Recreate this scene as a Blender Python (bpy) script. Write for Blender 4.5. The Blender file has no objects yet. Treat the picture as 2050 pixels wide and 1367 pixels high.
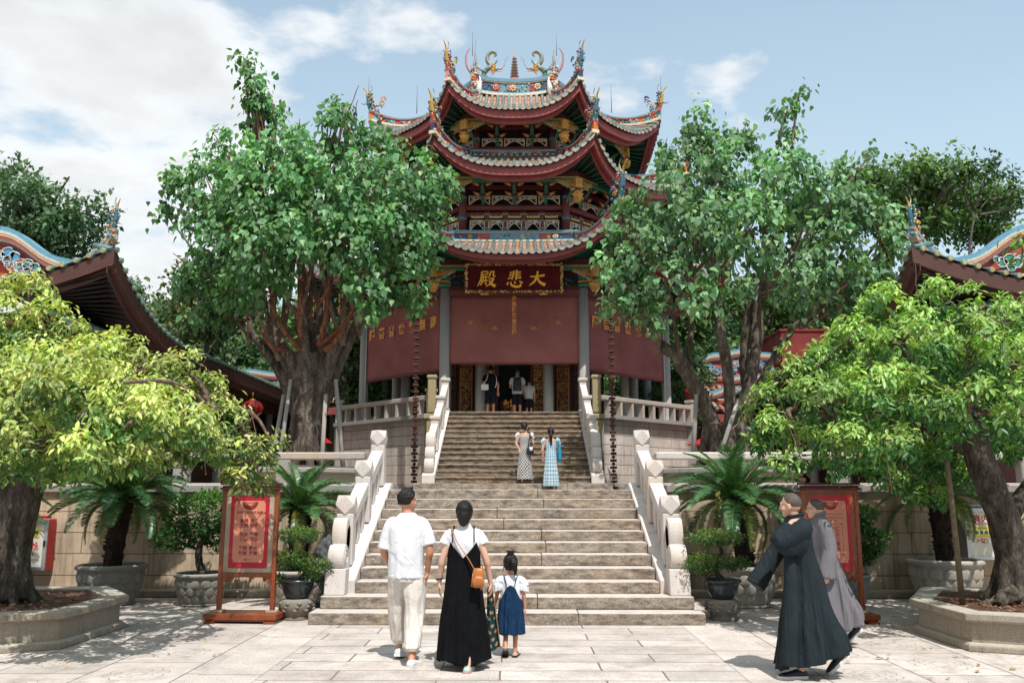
import bpy, math, random
import numpy as np
from mathutils import Vector, Matrix, noise
R = math.radians
PI = math.pi
S = bpy.context.scene
COL = S.collection
rnd = random.Random(7)

# ------------------------------------------------------------------ camera numbers (used once, to read positions off a survey)
FPX, CXP, CYP, PIT, YAW, CAM = 1700., 1025., 683.5, R(10.0), R(0.5), (0.17, 0.0, 1.70)
def at(px, py, Y):
    x = (px-CXP)/FPX; y = -(py-CYP)/FPX
    cp, sp = math.cos(PIT), math.sin(PIT)
    d0, d1, d2 = x, cp-y*sp, sp+y*cp
    c, s = math.cos(YAW), math.sin(YAW)
    e = (d0*c-d1*s, d0*s+d1*c, d2)
    t = Y/e[1]
    return Vector((CAM[0]+t*e[0], CAM[1]+t*e[1], CAM[2]+t*e[2]))

# ------------------------------------------------------------------ mesh builder
class MB:
    def __init__(s):
        s.v = []; s.f = []; s.c = []; s.s = []; s.col = (1, 1, 1)
    def add(s, vs, fs, smooth=False, col=None):
        o = len(s.v); s.v.extend(tuple(v) for v in vs)
        c = col or s.col
        for f in fs:
            s.f.append(tuple(i+o for i in f)); s.c.append(c); s.s.append(smooth)
        return s
    def merge(s, mb, M=None, col=None):
        o = len(s.v)
        if M is None: s.v.extend(mb.v)
        else: s.v.extend(tuple(M @ Vector(v)) for v in mb.v)
        s.f.extend(tuple(i+o for i in f) for f in mb.f)
        s.c.extend([col]*len(mb.f) if col else mb.c); s.s.extend(mb.s)
        return s
    def box(s, c, d, rz=0, col=None, M=None):
        x, y, z = d[0]/2, d[1]/2, d[2]/2
        vs = [(-x,-y,-z),(x,-y,-z),(x,y,-z),(-x,y,-z),(-x,-y,z),(x,-y,z),(x,y,z),(-x,y,z)]
        if M is None:
            M = Matrix.Translation(c) @ Matrix.Rotation(rz, 4, 'Z')
        return s.add([M @ Vector(v) for v in vs], [(0,3,2,1),(4,5,6,7),(0,1,5,4),(1,2,6,5),(2,3,7,6),(3,0,4,7)], col=col)
    def prism(s, poly, a, b, M=None, col=None, smooth=False):
        # poly in XY extruded from z=a to z=b
        n = len(poly)
        vs = [Vector((p[0], p[1], a)) for p in poly]+[Vector((p[0], p[1], b)) for p in poly]
        if M is not None: vs = [M @ v for v in vs]
        fs = [tuple(range(n-1, -1, -1)), tuple(range(n, 2*n))]
        s.add(vs, fs, col=col)
        o = len(s.v)-2*n
        for i in range(n):
            j = (i+1) % n
            s.f.append((o+i, o+j, o+n+j, o+n+i)); s.c.append(col or s.col); s.s.append(smooth)
        return s
    def loft(s, rings, cap=True, closed=True, smooth=True, col=None):
        n = len(rings[0]); vs = [p for r in rings for p in r]; fs = []
        m = n if closed else n-1
        for i in range(len(rings)-1):
            for j in range(m):
                k = (j+1) % n
                fs.append((i*n+j, i*n+k, (i+1)*n+k, (i+1)*n+j))
        if cap and closed:
            fs.append(tuple(range(n-1, -1, -1))); fs.append(tuple(range((len(rings)-1)*n, len(rings)*n)))
        return s.add(vs, fs, smooth, col)
    def tube(s, pts, rad, n=8, cap=True, col=None, flat=1.0, up=None, smooth=True):
        pts = [Vector(p) for p in pts]; m = len(pts)
        if not hasattr(rad, '__len__'): rad = [rad]*m
        t0 = (pts[1]-pts[0]).normalized()
        u = Vector(up) if up is not None else (Vector((0,0,1)) if abs(t0.z) < .9 else Vector((1,0,0)))
        rings = []
        for i in range(m):
            t = (pts[min(i+1, m-1)]-pts[max(i-1, 0)])
            if t.length < 1e-9: t = t0.copy()
            t.normalize()
            b = t.cross(u)
            if b.length < 1e-6: b = t.orthogonal()
            b.normalize(); u = b.cross(t).normalized()
            r = rad[i]
            rings.append([pts[i]+b*(r*math.cos(2*PI*k/n))+u*(r*flat*math.sin(2*PI*k/n)) for k in range(n)])
        return s.loft(rings, cap, True, smooth, col)
    def lathe(s, prof, n=32, c=(0,0,0), col=None, smooth=True, cap=True):
        c = Vector(c)
        rings = [[c+Vector((r*math.cos(2*PI*k/n), r*math.sin(2*PI*k/n), z)) for k in range(n)] for r, z in prof]
        return s.loft(rings, cap, True, smooth, col)
    def ball(s, c, r, nu=12, nv=8, M=None, col=None):
        if not hasattr(r, '__len__'): r = (r, r, r)
        c = Vector(c); rings = []
        for i in range(nv+1):
            a = -PI/2+PI*i/nv; a = max(-PI/2+.02, min(PI/2-.02, a))
            ring = [Vector((r[0]*math.cos(a)*math.cos(2*PI*k/nu), r[1]*math.cos(a)*math.sin(2*PI*k/nu), r[2]*math.sin(a))) for k in range(nu)]
            if M is not None: ring = [M @ p for p in ring]
            rings.append([c+p for p in ring])
        return s.loft(rings, True, True, True, col)
    def grid(s, fn, nu, nv, smooth=True, col=None, flip=False):
        vs = [fn(i/nu, j/nv) for j in range(nv+1) for i in range(nu+1)]
        w = nu+1; fs = []
        for j in range(nv):
            for i in range(nu):
                f = (j*w+i, j*w+i+1, (j+1)*w+i+1, (j+1)*w+i)
                fs.append(f[::-1] if flip else f)
        return s.add(vs, fs, smooth, col)

def spline(pts, n=6):
    """Catmull-Rom through points (any dimension)."""
    P = [np.array(p, float) for p in pts]; out = []
    for i in range(len(P)-1):
        p0 = P[max(i-1, 0)]; p1 = P[i]; p2 = P[i+1]; p3 = P[min(i+2, len(P)-1)]
        for k in range(n):
            t = k/n
            out.append(.5*((2*p1)+(-p0+p2)*t+(2*p0-5*p1+4*p2-p3)*t*t+(-p0+3*p1-3*p2+p3)*t**3))
    out.append(P[-1])
    return [tuple(float(x) for x in q) for q in out]

def wmat(o):
    M = o.matrix_basis.copy()
    while o.parent: o = o.parent; M = o.matrix_basis @ M
    return M

def mesh_from(name, mb):
    me = bpy.data.meshes.new(name)
    me.from_pydata(mb.v, [], mb.f)
    me.polygons.foreach_set('use_smooth', mb.s)
    a = me.attributes.new('col', 'FLOAT_COLOR', 'FACE')
    a.data.foreach_set('color', [x for c in mb.c for x in (c[0], c[1], c[2], 1.0)])
    me.update()
    return me

def make(name, mb, mat, parent=None, world=False, bevel=0, seg=1, label=None, solid=0):
    me = mesh_from(name, mb)
    if parent is not None and world: me.transform(wmat(parent).inverted())
    return link(name, me, mat, parent, bevel, seg, label, solid)

def link(name, me, mat, parent=None, bevel=0, seg=1, label=None, solid=0):
    o = bpy.data.objects.new(name, me); COL.objects.link(o)
    if parent is not None: o.parent = parent
    if mat is not None and not me.materials:
        me.materials.append(mat)
    if solid:
        m = o.modifiers.new('Solidify', 'SOLIDIFY'); m.thickness = solid
    if bevel:
        m = o.modifiers.new('Bevel', 'BEVEL'); m.width = bevel; m.segments = seg; m.limit_method = 'ANGLE'; m.angle_limit = R(35)
    if label: o['label'] = label
    return o

def tag(o, label=None, cat=None, group=None, kind=None):
    if label: o['label'] = label
    if cat: o['category'] = cat
    if group: o['group'] = group
    if kind: o['kind'] = kind
    return o

def thing(name, label, cat, loc=(0,0,0), rz=0, group=None):
    o = bpy.data.objects.new(name, None); COL.objects.link(o)
    o.empty_display_size = .2
    o.location = loc; o.rotation_euler = (0, 0, rz)
    return tag(o, label, cat, group)

def struct(name, mb, mat):
    return tag(make(name, mb, mat), kind='structure')

def copy_tree(o, parent=None):
    kids = [c for c in COL.objects if c.parent == o]
    c = o.copy(); COL.objects.link(c); c.parent = parent
    for k in kids: copy_tree(k, c)
    return c

def fuse(mb, voxel, smooth=2, wrinkle=0, wscale=(9, 9, 4), seed=0, fac=.5):
    """union of overlapping closed shells -> one continuous smooth surface"""
    me = mesh_from('tmp', mb)
    o = bpy.data.objects.new('tmp', me); COL.objects.link(o)
    m = o.modifiers.new('r', 'REMESH'); m.mode = 'VOXEL'; m.voxel_size = voxel; m.use_smooth_shade = True
    if smooth:
        m2 = o.modifiers.new('s', 'SMOOTH'); m2.iterations = smooth; m2.factor = fac
    dg = bpy.context.evaluated_depsgraph_get()
    out = bpy.data.meshes.new_from_object(o.evaluated_get(dg))
    bpy.data.objects.remove(o); bpy.data.meshes.remove(me)
    if wrinkle:
        n = len(out.vertices)
        co = np.empty(n*3); out.vertices.foreach_get('co', co); co = co.reshape(-1, 3)
        no = np.empty(n*3); out.vertices.foreach_get('normal', no); no = no.reshape(-1, 3)
        off = Vector((seed*3.7, seed*1.3, seed*9.1))
        d = np.array([noise.noise(Vector((p[0]*wscale[0], p[1]*wscale[1], p[2]*wscale[2]))+off) +
                      .5*noise.noise(Vector((p[0]*wscale[0]*2.2+p[2]*3, p[1]*wscale[1]*2.2, p[2]*wscale[2]*2.2))+off) for p in co])
        co += no*(d*wrinkle)[:, None]
        out.vertices.foreach_set('co', co.ravel()); out.update()
    return out

# ------------------------------------------------------------------ materials
def _new(name):
    m = bpy.data.materials.new(name); m.use_nodes = True
    nt = m.node_tree; return m, nt, nt.nodes['Principled BSDF']
def nd(nt, typ, **kw):
    n = nt.nodes.new(typ)
    for k, v in kw.items():
        if k.startswith('i_'):
            key = k[2:]; key = int(key) if key.isdigit() else key.replace('_', ' ')
            n.inputs[key].default_value = v
        else: setattr(n, k, v)
    return n
def lk(nt, a, b): nt.links.new(a, b)
def rgb(c): return (c[0], c[1], c[2], 1)
def hexc(h):
    f = lambda x: ((x/255+.055)/1.055)**2.4 if x > 10.3 else x/255/12.92
    return tuple(f(int(h[i:i+2], 16)) for i in (0, 2, 4))
def pos(nt, scale=(1,1,1), obj=False):
    if obj: src = nd(nt, 'ShaderNodeTexCoord').outputs['Object']
    else: src = nd(nt, 'ShaderNodeNewGeometry').outputs['Position']
    mp = nd(nt, 'ShaderNodeMapping'); mp.inputs['Scale'].default_value = scale
    lk(nt, src, mp.inputs['Vector']); return mp.outputs['Vector']
def ramp(nt, fac, stops):
    r = nd(nt, 'ShaderNodeValToRGB'); e = r.color_ramp.elements
    while len(e) < len(stops): e.new(.5)
    for el, (p, c) in zip(e, stops): el.position = p; el.color = rgb(c) if hasattr(c, '__len__') else (c, c, c, 1)
    lk(nt, fac, r.inputs['Fac']); return r.outputs['Color']
def noi(nt, vec, scale, detail=4, rough=.55):
    n = nd(nt, 'ShaderNodeTexNoise'); n.inputs['Scale'].default_value = scale; n.inputs['Detail'].default_value = detail; n.inputs['Roughness'].default_value = rough
    lk(nt, vec, n.inputs['Vector']); return n.outputs['Fac']
def mix(nt, a, b, fac, mode='MIX'):
    n = nd(nt, 'ShaderNodeMix', data_type='RGBA', blend_type=mode)
    for sock, val in ((n.inputs[0], fac), (n.inputs[6], a), (n.inputs[7], b)):
        if hasattr(val, 'links') or hasattr(val, 'is_linked'): lk(nt, val, sock)
        elif hasattr(val, '__len__'): sock.default_value = rgb(val)
        else: sock.default_value = val
    return n.outputs[2]
def math_(nt, op, a, b=None, c=None):
    n = nd(nt, 'ShaderNodeMath', operation=op)
    for i, x in enumerate((a, b, c)):
        if x is None: continue
        if hasattr(x, 'is_linked'): lk(nt, x, n.inputs[i])
        else: n.inputs[i].default_value = x
    return n.outputs[0]
def bump(nt, b, h, strength=.3, dist=.02):
    n = nd(nt, 'ShaderNodeBump'); n.inputs['Strength'].default_value = strength; n.inputs['Distance'].default_value = dist
    lk(nt, h, n.inputs['Height']); lk(nt, n.outputs['Normal'], b.inputs['Normal'])

def M(name, base=None, rough=.6, var=.25, scale=6, bmp=.15, bscale=40, metal=0, attr=False, spec=.4, obj=False, dirt=0, stretch=(1,1,1), bdist=.01, folds=None):
    """general paint/cloth/metal: base colour (or face colours) broken up by two noises, fine bump"""
    m, nt, b = _new(name)
    v = pos(nt, stretch, obj)
    n1 = noi(nt, v, scale, 5)
    if attr:
        a = nd(nt, 'ShaderNodeAttribute', attribute_name='col').outputs['Color']
        if base is not None: a = mix(nt, a, base, 1.0, 'MULTIPLY')
    else:
        a = nd(nt, 'ShaderNodeRGB'); a.outputs[0].default_value = rgb(base); a = a.outputs[0]
    k = ramp(nt, n1, [(.25, 1-var), (.75, 1+var*.4)])
    c = mix(nt, a, k, 1.0, 'MULTIPLY')
    if dirt:
        n2 = noi(nt, v, scale*.35, 6, .7)
        d = ramp(nt, n2, [(.45, 0.), (.7, dirt)])
        c = mix(nt, c, (.03, .025, .02), d)
    lk(nt, c, b.inputs['Base Color'])
    r = ramp(nt, n1, [(.2, min(1, rough*1.15)), (.8, rough*.85)])
    lk(nt, r, b.inputs['Roughness'])
    b.inputs['Metallic'].default_value = metal; b.inputs['Specular IOR Level'].default_value = spec
    if folds:                                   # soft creases of hanging cloth
        vf = pos(nt, folds[:3], obj)
        dn = nd(nt, 'ShaderNodeTexNoise'); dn.inputs['Scale'].default_value = 1.0; dn.inputs['Detail'].default_value = 3; dn.inputs['Distortion'].default_value = 1.2
        lk(nt, vf, dn.inputs['Vector'])
        rd = math_(nt, 'SUBTRACT', 1.0, math_(nt, 'ABSOLUTE', math_(nt, 'MULTIPLY_ADD', dn.outputs['Fac'], 4.0, -2.0)))
        bb = nd(nt, 'ShaderNodeBump'); bb.inputs['Strength'].default_value = folds[3]; bb.inputs['Distance'].default_value = .03
        lk(nt, rd, bb.inputs['Height'])
        b2 = nd(nt, 'ShaderNodeBump'); b2.inputs['Strength'].default_value = bmp; b2.inputs['Distance'].default_value = bdist
        lk(nt, noi(nt, v, bscale, 3), b2.inputs['Height']); lk(nt, bb.outputs['Normal'], b2.inputs['Normal']); lk(nt, b2.outputs['Normal'], b.inputs['Normal'])
    elif bmp: bump(nt, b, noi(nt, v, bscale, 3), bmp, bdist)
    return m

def stone(name, base, dark, rough=.85, speck=160, stain=.5, streak=True, top=None, bmp=.35):
    """granite: grain speckle + weather stains running down, upper faces mixed to a paler tone"""
    m, nt, b = _new(name)
    v = pos(nt)
    sp = noi(nt, v, speck, 2, .7)
    big = noi(nt, v, 1.6, 6, .65)
    c = mix(nt, base, tuple(x*.62 for x in base), ramp(nt, sp, [(.38, 0.), (.56, 1.)]))
    c = mix(nt, c, tuple(min(1, x*1.25) for x in base), ramp(nt, noi(nt, v, speck*.7, 1), [(.6, 0.), (.72, .6)]))
    c = mix(nt, c, (base[0]*.95, base[1]*.80, base[2]*.62), ramp(nt, noi(nt, v, .9, 4), [(.45, 0.), (.7, .55)]))
    vs = pos(nt, (7, 7, .55)) if streak else v
    st = noi(nt, vs if streak else pos(nt, (1.8, 1.8, 5.0)), 1.0 if streak else 2.6, 9, .78)
    f = mix(nt, ramp(nt, st, [(.48, 0.), (.7, 1.)]), ramp(nt, big, [(.38, 0.), (.62, 1.)]), 1.0, 'MULTIPLY') if streak else ramp(nt, st, [(.39, 0.), (.63, 1.)])
    f = mix(nt, f, (stain, stain, stain), 1.0, 'MULTIPLY')
    c = mix(nt, c, dark, f)
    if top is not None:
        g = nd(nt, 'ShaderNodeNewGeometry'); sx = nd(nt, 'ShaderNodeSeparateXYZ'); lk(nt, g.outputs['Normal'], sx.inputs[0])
        t = ramp(nt, sx.outputs['Z'], [(.55, 0.), (.9, .85)])  # upward-facing sides take the top colour
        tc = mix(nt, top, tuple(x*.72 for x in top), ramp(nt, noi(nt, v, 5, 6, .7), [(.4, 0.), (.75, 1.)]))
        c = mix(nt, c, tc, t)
    lk(nt, c, b.inputs['Base Color'])
    b.inputs['Roughness'].default_value = rough; b.inputs['Specular IOR Level'].default_value = .25
    h = mix(nt, sp, big, .35)
    bump(nt, b, h, bmp, .012)
    return m

def coursed(name, c1, c2, mortar, bw, rh, dark, axis='XZ', msize=.012, stain=.6, off=.5, bmp=.5, speck=150):
    """stone courses from a brick texture laid in world metres"""
    m, nt, b = _new(name)
    g = nd(nt, 'ShaderNodeNewGeometry'); sx = nd(nt, 'ShaderNodeSeparateXYZ'); lk(nt, g.outputs['Position'], sx.inputs[0])
    cb = nd(nt, 'ShaderNodeCombineXYZ')
    if axis == 'XZ':
        lk(nt, math_(nt, 'ADD', sx.outputs['X'], math_(nt, 'MULTIPLY', sx.outputs['Y'], .73)), cb.inputs[0]); lk(nt, sx.outputs['Z'], cb.inputs[1])
    elif axis == 'XY': lk(nt, sx.outputs['X'], cb.inputs[0]); lk(nt, sx.outputs['Y'], cb.inputs[1])
    else: lk(nt, sx.outputs['Y'], cb.inputs[0]); lk(nt, sx.outputs['X'], cb.inputs[1])
    # wobble the joints a little so that no line is ruled
    wob = nd(nt, 'ShaderNodeTexNoise'); wob.inputs['Scale'].default_value = 2.2; lk(nt, g.outputs['Position'], wob.inputs['Vector'])
    wv = nd(nt, 'ShaderNodeVectorMath', operation='MULTIPLY_ADD'); lk(nt, wob.outputs['Color'], wv.inputs[0]); wv.inputs[1].default_value = (.03, .022, 0); lk(nt, cb.outputs[0], wv.inputs[2])
    br = nd(nt, 'ShaderNodeTexBrick', offset=off, offset_frequency=2)
    br.inputs['Color1'].default_value = rgb(c1); br.inputs['Color2'].default_value = rgb(c2); br.inputs['Mortar'].default_value = rgb(mortar)
    br.inputs['Scale'].default_value = 1; br.inputs['Mortar Size'].default_value = msize; br.inputs['Mortar Smooth'].default_value = .25
    br.inputs['Brick Width'].default_value = bw; br.inputs['Row Height'].default_value = rh
    lk(nt, wv.outputs[0], br.inputs['Vector'])
    v = g.outputs['Position']
    sp = noi(nt, v, speck, 2, .7); big = noi(nt, v, 1.1, 6, .65)
    c = mix(nt, br.outputs['Color'], ramp(nt, sp, [(.38, .62), (.6, 1.1)]), 1.0, 'MULTIPLY')
    c = mix(nt, c, ramp(nt, big, [(.3, .72), (.7, 1.12)]), 1.0, 'MULTIPLY')
    if axis == 'XZ': st = noi(nt, pos(nt, (5, 5, .45)), 1, 6, .7)
    else: st = noi(nt, v, 2.3, 7, .7)
    f = mix(nt, ramp(nt, st, [(.47, 0.), (.72, 1.)]), (stain,)*3, 1.0, 'MULTIPLY')
    c = mix(nt, c, dark, f)
    lk(nt, c, b.inputs['Base Color']); b.inputs['Roughness'].default_value = .85; b.inputs['Specular IOR Level'].default_value = .25
    h = mix(nt, math_(nt, 'SUBTRACT', 1.0, br.outputs['Fac']), mix(nt, sp, big, .4), .25)
    bump(nt, b, h, bmp, .015)
    return m

def leafmat(name, tint=(1,1,1), trans=.35, rough=.42, spec=.5):
    m, nt, b = _new(name)
    a = nd(nt, 'ShaderNodeAttribute', attribute_name='col').outputs['Color']
    c = mix(nt, a, tint, 1.0, 'MULTIPLY')
    lk(nt, c, b.inputs['Base Color']); b.inputs['Roughness'].default_value = rough; b.inputs['Specular IOR Level'].default_value = spec
    t = nd(nt, 'ShaderNodeBsdfTranslucent'); c2 = mix(nt, c, (1.25, 1.35, .55), 1.0, 'MULTIPLY'); lk(nt, c2, t.inputs['Color'])
    ms = nd(nt, 'ShaderNodeMixShader'); ms.inputs[0].default_value = trans
    lk(nt, b.outputs[0], ms.inputs[1]); lk(nt, t.outputs[0], ms.inputs[2])
    lk(nt, ms.outputs[0], nt.nodes['Material Output'].inputs['Surface'])
    return m

def barkmat(name, c1, c2, sc=6, rough=.9):
    m, nt, b = _new(name)
    v = pos(nt, (1, 1, .35))
    n1 = noi(nt, v, sc, 8, .7); n2 = noi(nt, v, sc*5, 4)
    c = ramp(nt, n1, [(.3, tuple(x*.35 for x in c1)), (.5, c1), (.72, c2)])
    c = mix(nt, c, ramp(nt, n2, [(.35, .55), (.65, 1.15)]), 1.0, 'MULTIPLY')
    lk(nt, c, b.inputs['Base Color']); b.inputs['Roughness'].default_value = rough; b.inputs['Specular IOR Level'].default_value = .2
    bump(nt, b, mix(nt, n1, n2, .4), .9, .05)
    return m

MT = {}
MT['granite'] = stone('pale_granite', (.68, .62, .58), (.13, .105, .085), stain=.28, top=(.68, .63, .59), bmp=.2)
MT['granite_grey'] = stone('grey_granite', (.36, .345, .325), (.07, .06, .05), stain=.5, top=(.50, .47, .43))
MT['step'] = stone('stair_granite', (.46, .385, .315), (.075, .060, .048), stain=.95, streak=False, top=(.63, .57, .515), bmp=.6, speck=60)
MT['planter'] = stone('planter_stone', (.38, .33, .265), (.06, .055, .04), stain=.8, top=(.50, .45, .38), speck=100)
MT['pot'] = stone('carved_pot_stone', (.25, .245, .225), (.05, .045, .04), stain=.5, top=(.38, .37, .34), speck=120)
MT['pot_pale'] = stone('pale_carved_pot_stone', (.40, .375, .33), (.06, .05, .045), stain=.45, top=(.48, .45, .40), speck=120)
MT['ashlar'] = coursed('retaining_wall_stone', (.64, .49, .345), (.54, .425, .305), (.17, .13, .095), 2.3, .345, (.055, .042, .032), stain=.85, msize=.008)
MT['ashlar_pink'] = coursed('terrace_wall_stone', (.70, .60, .525), (.62, .53, .46), (.22, .175, .145), 1.9, .32, (.10, .08, .065), stain=.45)
MT['path'] = coursed('path_slabs', (.70, .625, .57), (.55, .485, .44), (.20, .165, .14), 1.55, .43, (.27, .22, .18), 'XY', .011, .75, .37, .3, 120)
MT['band'] = coursed('border_slabs', (.68, .60, .545), (.62, .55, .495), (.18, .15, .13), 2.1, 20, (.28, .24, .20), 'YX', .010, .45, .4, .3, 120)
MT['terrace'] = coursed('terrace_slabs', (.48, .43, .38), (.44, .39, .34), (.16, .14, .12), 1.2, .6, (.2, .17, .14), 'XY', .01, .5)
# ------------------------------------------------------------------ courtyard paving
def paving_mat():
    m, nt, b = _new('courtyard_slabs')
    g = nd(nt, 'ShaderNodeNewGeometry'); sx = nd(nt, 'ShaderNodeSeparateXYZ'); lk(nt, g.outputs['Position'], sx.inputs[0])
    X = math_(nt, 'ABSOLUTE', sx.outputs['X']); Y = sx.outputs['Y']
    u = math_(nt, 'DIVIDE', math_(nt, 'SUBTRACT', X, 3.0), .92)
    col = math_(nt, 'FLOOR', u)
    odd = math_(nt, 'MODULO', math_(nt, 'ADD', col, 100.), 2.)
    v = math_(nt, 'ADD', math_(nt, 'DIVIDE', math_(nt, 'SUBTRACT', Y, 7.9), 1.08), math_(nt, 'MULTIPLY', odd, .5))
    fu = math_(nt, 'FRACT', u); fv = math_(nt, 'FRACT', v)
    eu = math_(nt, 'MINIMUM', fu, math_(nt, 'SUBTRACT', 1., fu)); ev = math_(nt, 'MINIMUM', fv, math_(nt, 'SUBTRACT', 1., fv))
    e = math_(nt, 'MINIMUM', math_(nt, 'MULTIPLY', eu, .92), math_(nt, 'MULTIPLY', ev, 1.08))
    joint = ramp(nt, e, [(.0, 1.), (.006, .9), (.010, 0.)])
    # lotus outline cut into each slab
    dx = math_(nt, 'MULTIPLY', math_(nt, 'SUBTRACT', fu, .5), .92); dy = math_(nt, 'MULTIPLY', math_(nt, 'SUBTRACT', fv, .5), 1.08)
    r = math_(nt, 'SQRT', math_(nt, 'ADD', math_(nt, 'MULTIPLY', dx, dx), math_(nt, 'MULTIPLY', dy, dy)))
    th = math_(nt, 'ARCTAN2', dy, dx)
    def ring(r0, amp, k, w):
        pr = math_(nt, 'ADD', r0, math_(nt, 'MULTIPLY', amp, math_(nt, 'ABSOLUTE', math_(nt, 'SINE', math_(nt, 'MULTIPLY', th, k)))))
        d = math_(nt, 'ABSOLUTE', math_(nt, 'SUBTRACT', r, pr))
        return ramp(nt, d, [(.0, 1.), (w, .7), (w*1.8, 0.)])
    lotus = math_(nt, 'MAXIMUM', math_(nt, 'MAXIMUM', ring(.245, .05, 4., .0045), ring(.13, .06, 4., .004)), ring(.07, .02, 3., .004))
    P = g.outputs['Position']
    sp = noi(nt, P, 120, 2, .7); big = noi(nt, P, .9, 6, .65); md = noi(nt, P, 4, 6, .7)
    cid = nd(nt, 'ShaderNodeCombineXYZ'); lk(nt, col, cid.inputs[0]); lk(nt, math_(nt, 'FLOOR', v), cid.inputs[1]); lk(nt, math_(nt, 'SIGN', sx.outputs['X']), cid.inputs[2])
    wn = nd(nt, 'ShaderNodeTexWhiteNoise'); lk(nt, cid.outputs[0], wn.inputs['Vector'])
    c = mix(nt, (.70, .62, .565), (.55, .485, .44), wn.outputs['Value'])
    c = mix(nt, c, ramp(nt, sp, [(.38, .72), (.6, 1.08)]), 1.0, 'MULTIPLY')
    c = mix(nt, c, ramp(nt, big, [(.3, .78), (.7, 1.1)]), 1.0, 'MULTIPLY')
    c = mix(nt, c, (.22, .18, .15), ramp(nt, md, [(.46, 0.), (.74, .75)]))
    c = mix(nt, c, (.10, .08, .07), math_(nt, 'MULTIPLY', joint, .85))
    c = mix(nt, c, (.20, .17, .145), math_(nt, 'MULTIPLY', lotus, .85))
    lk(nt, c, b.inputs['Base Color']); b.inputs['Roughness'].default_value = .8; b.inputs['Specular IOR Level'].default_value = .3
    h = math_(nt, 'SUBTRACT', math_(nt, 'MULTIPLY', mix(nt, sp, md, .4), .25), math_(nt, 'MAXIMUM', joint, math_(nt, 'MULTIPLY', lotus, .7)))
    bump(nt, b, h, .35, .012)
    return m
MT['paving'] = paving_mat()

def sheet(x0, y0, x1, y1, z):
    return MB().add([(x0, y0, z), (x1, y0, z), (x1, y1, z), (x0, y1, z)], [(0, 1, 2, 3)])
struct('ground', sheet(-400, -120, 400, 500, 0.0), MT['paving'])
struct('path', sheet(-2.25, -30, 2.25, 11.45, .004), MT['path'])
struct('path_border', sheet(-2.85, -30, -2.256, 11.45, .004).merge(sheet(2.256, -30, 2.85, 11.45, .004)), MT['band'])
struct('terrace_floor', sheet(-60, 14.9, -2.62, 44, 1.73).merge(sheet(-2.62, 15.35, 2.62, 44, 1.73)).merge(sheet(2.62, 14.9, 60, 44, 1.73)), MT['terrace'])

# ------------------------------------------------------------------ retaining walls either side of the stair
for sgn, lab in ((-1, 'long sunlit granite retaining wall left of the staircase'), (1, 'long shaded granite retaining wall right of the staircase')):
    t = thing('retaining_wall', lab, 'wall', (sgn*8, 14.6, 0), group='retaining walls of the terrace')
    cx = sgn*(2.62+14)/2+sgn*.0; w = 14-2.62
    cx = sgn*(2.62+w/2)
    make('wall_face', MB().box((cx, 14.73, .84), (w, .5, 1.68)), MT['ashlar'], t, True)
    make('coping', MB().box((cx, 14.71, 1.745), (w, .62, .13)), MT['granite_grey'], t, True, .015)
    make('plinth', MB().box((cx, 14.36, .06), (w, .24, .12)), MT['planter'], t, True, .02)

# ------------------------------------------------------------------ staircases
def blocks(mb, x0, x1, y0, y1, z0, z1, n, rr):
    """one step = n long stones laid end to end with hairline joints"""
    cuts = [x0]+sorted(x0+(x1-x0)*((i+1)/n+rr.uniform(-.16, .16)) for i in range(n-1))+[x1]
    for a, b in zip(cuts, cuts[1:]):
        dz = rr.uniform(-.006, .004); dy = rr.uniform(-.008, .008)
        mb.box(((a+b)/2, (y0+dy+y1)/2, (z0+z1+dz)/2), (b-a-.005, y1-y0-dy, z1-z0+dz))
rr = random.Random(3)
LR, LT, LY = 1.73/11, .352, 11.40
lower = thing('stone_staircase', 'wide worn granite staircase of eleven steps in the foreground', 'staircase', (0, 11.4, 0))
for k in range(11):
    y0 = LY+k*LT; hw = 2.57 if k == 0 else (2.50 if k == 1 else 2.10)
    mb = MB(); blocks(mb, -hw, hw, y0, y0+LT+.10, k*LR if k else .0, (k+1)*LR, 3 if k < 2 else 2, rr)
    make('step', mb, MT['step'], lower, True, .016, 2)
for sgn in (-1, 1):
    # sloping stringer beside the steps
    poly = [(LY+LT, .0), (LY+LT*1.9, .32), (LY+LT*1.0+3.7, 1.80), (15.5, 1.80), (15.5, .0)]
    poly = [(LY+2*LT+.02, .0), (LY+2*LT+.02, .50), (LY+2*LT+.2, .58), (15.3, 1.845), (15.5, 1.845), (15.5, 0)]
    Mx = Matrix(((0, 0, 1, 0), (1, 0, 0, 0), (0, 1, 0, 0), (0, 0, 0, 1)))
    a, b = sorted((sgn*2.105, sgn*2.50))
    make('stringer', MB().prism(poly, a, b, Mx), MT['granite'], lower, True, .015)
UR, UY, UT = .172, 22.3, .338
upper = thing('stone_staircase', 'narrower upper stone staircase with dark stained risers leading to the hall doors', 'staircase', (0, 22, 1.73))
mb = MB(); blocks(mb, -2.55, 2.55, 21.95, 22.42, 1.73, 1.73+.17, 3, rr); make('step', mb, MT['step'], upper, True, .014, 2)
MT['step_dark'] = stone('dark_stair_granite', (.34, .265, .195), (.03, .022, .016), stain=1.0, streak=False, top=(.62, .54, .46), bmp=.5, speck=110)
for k in range(13):
    y0 = UY+k*UT; z0 = 1.90+k*UR
    mb = MB(); blocks(mb, -2.02, 2.02, y0+.035, y0+UT+.08, z0, z0+UR-.05, 1, rr)
    blocks(mb, -2.02, 2.02, y0, y0+UT+.08, z0+UR-.049, z0+UR+.002, 2, rr)     # rounded projecting nosing
    make('step', mb, MT['step_dark'], upper, True, .014, 2)
UTOP = 1.90+13*UR
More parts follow.
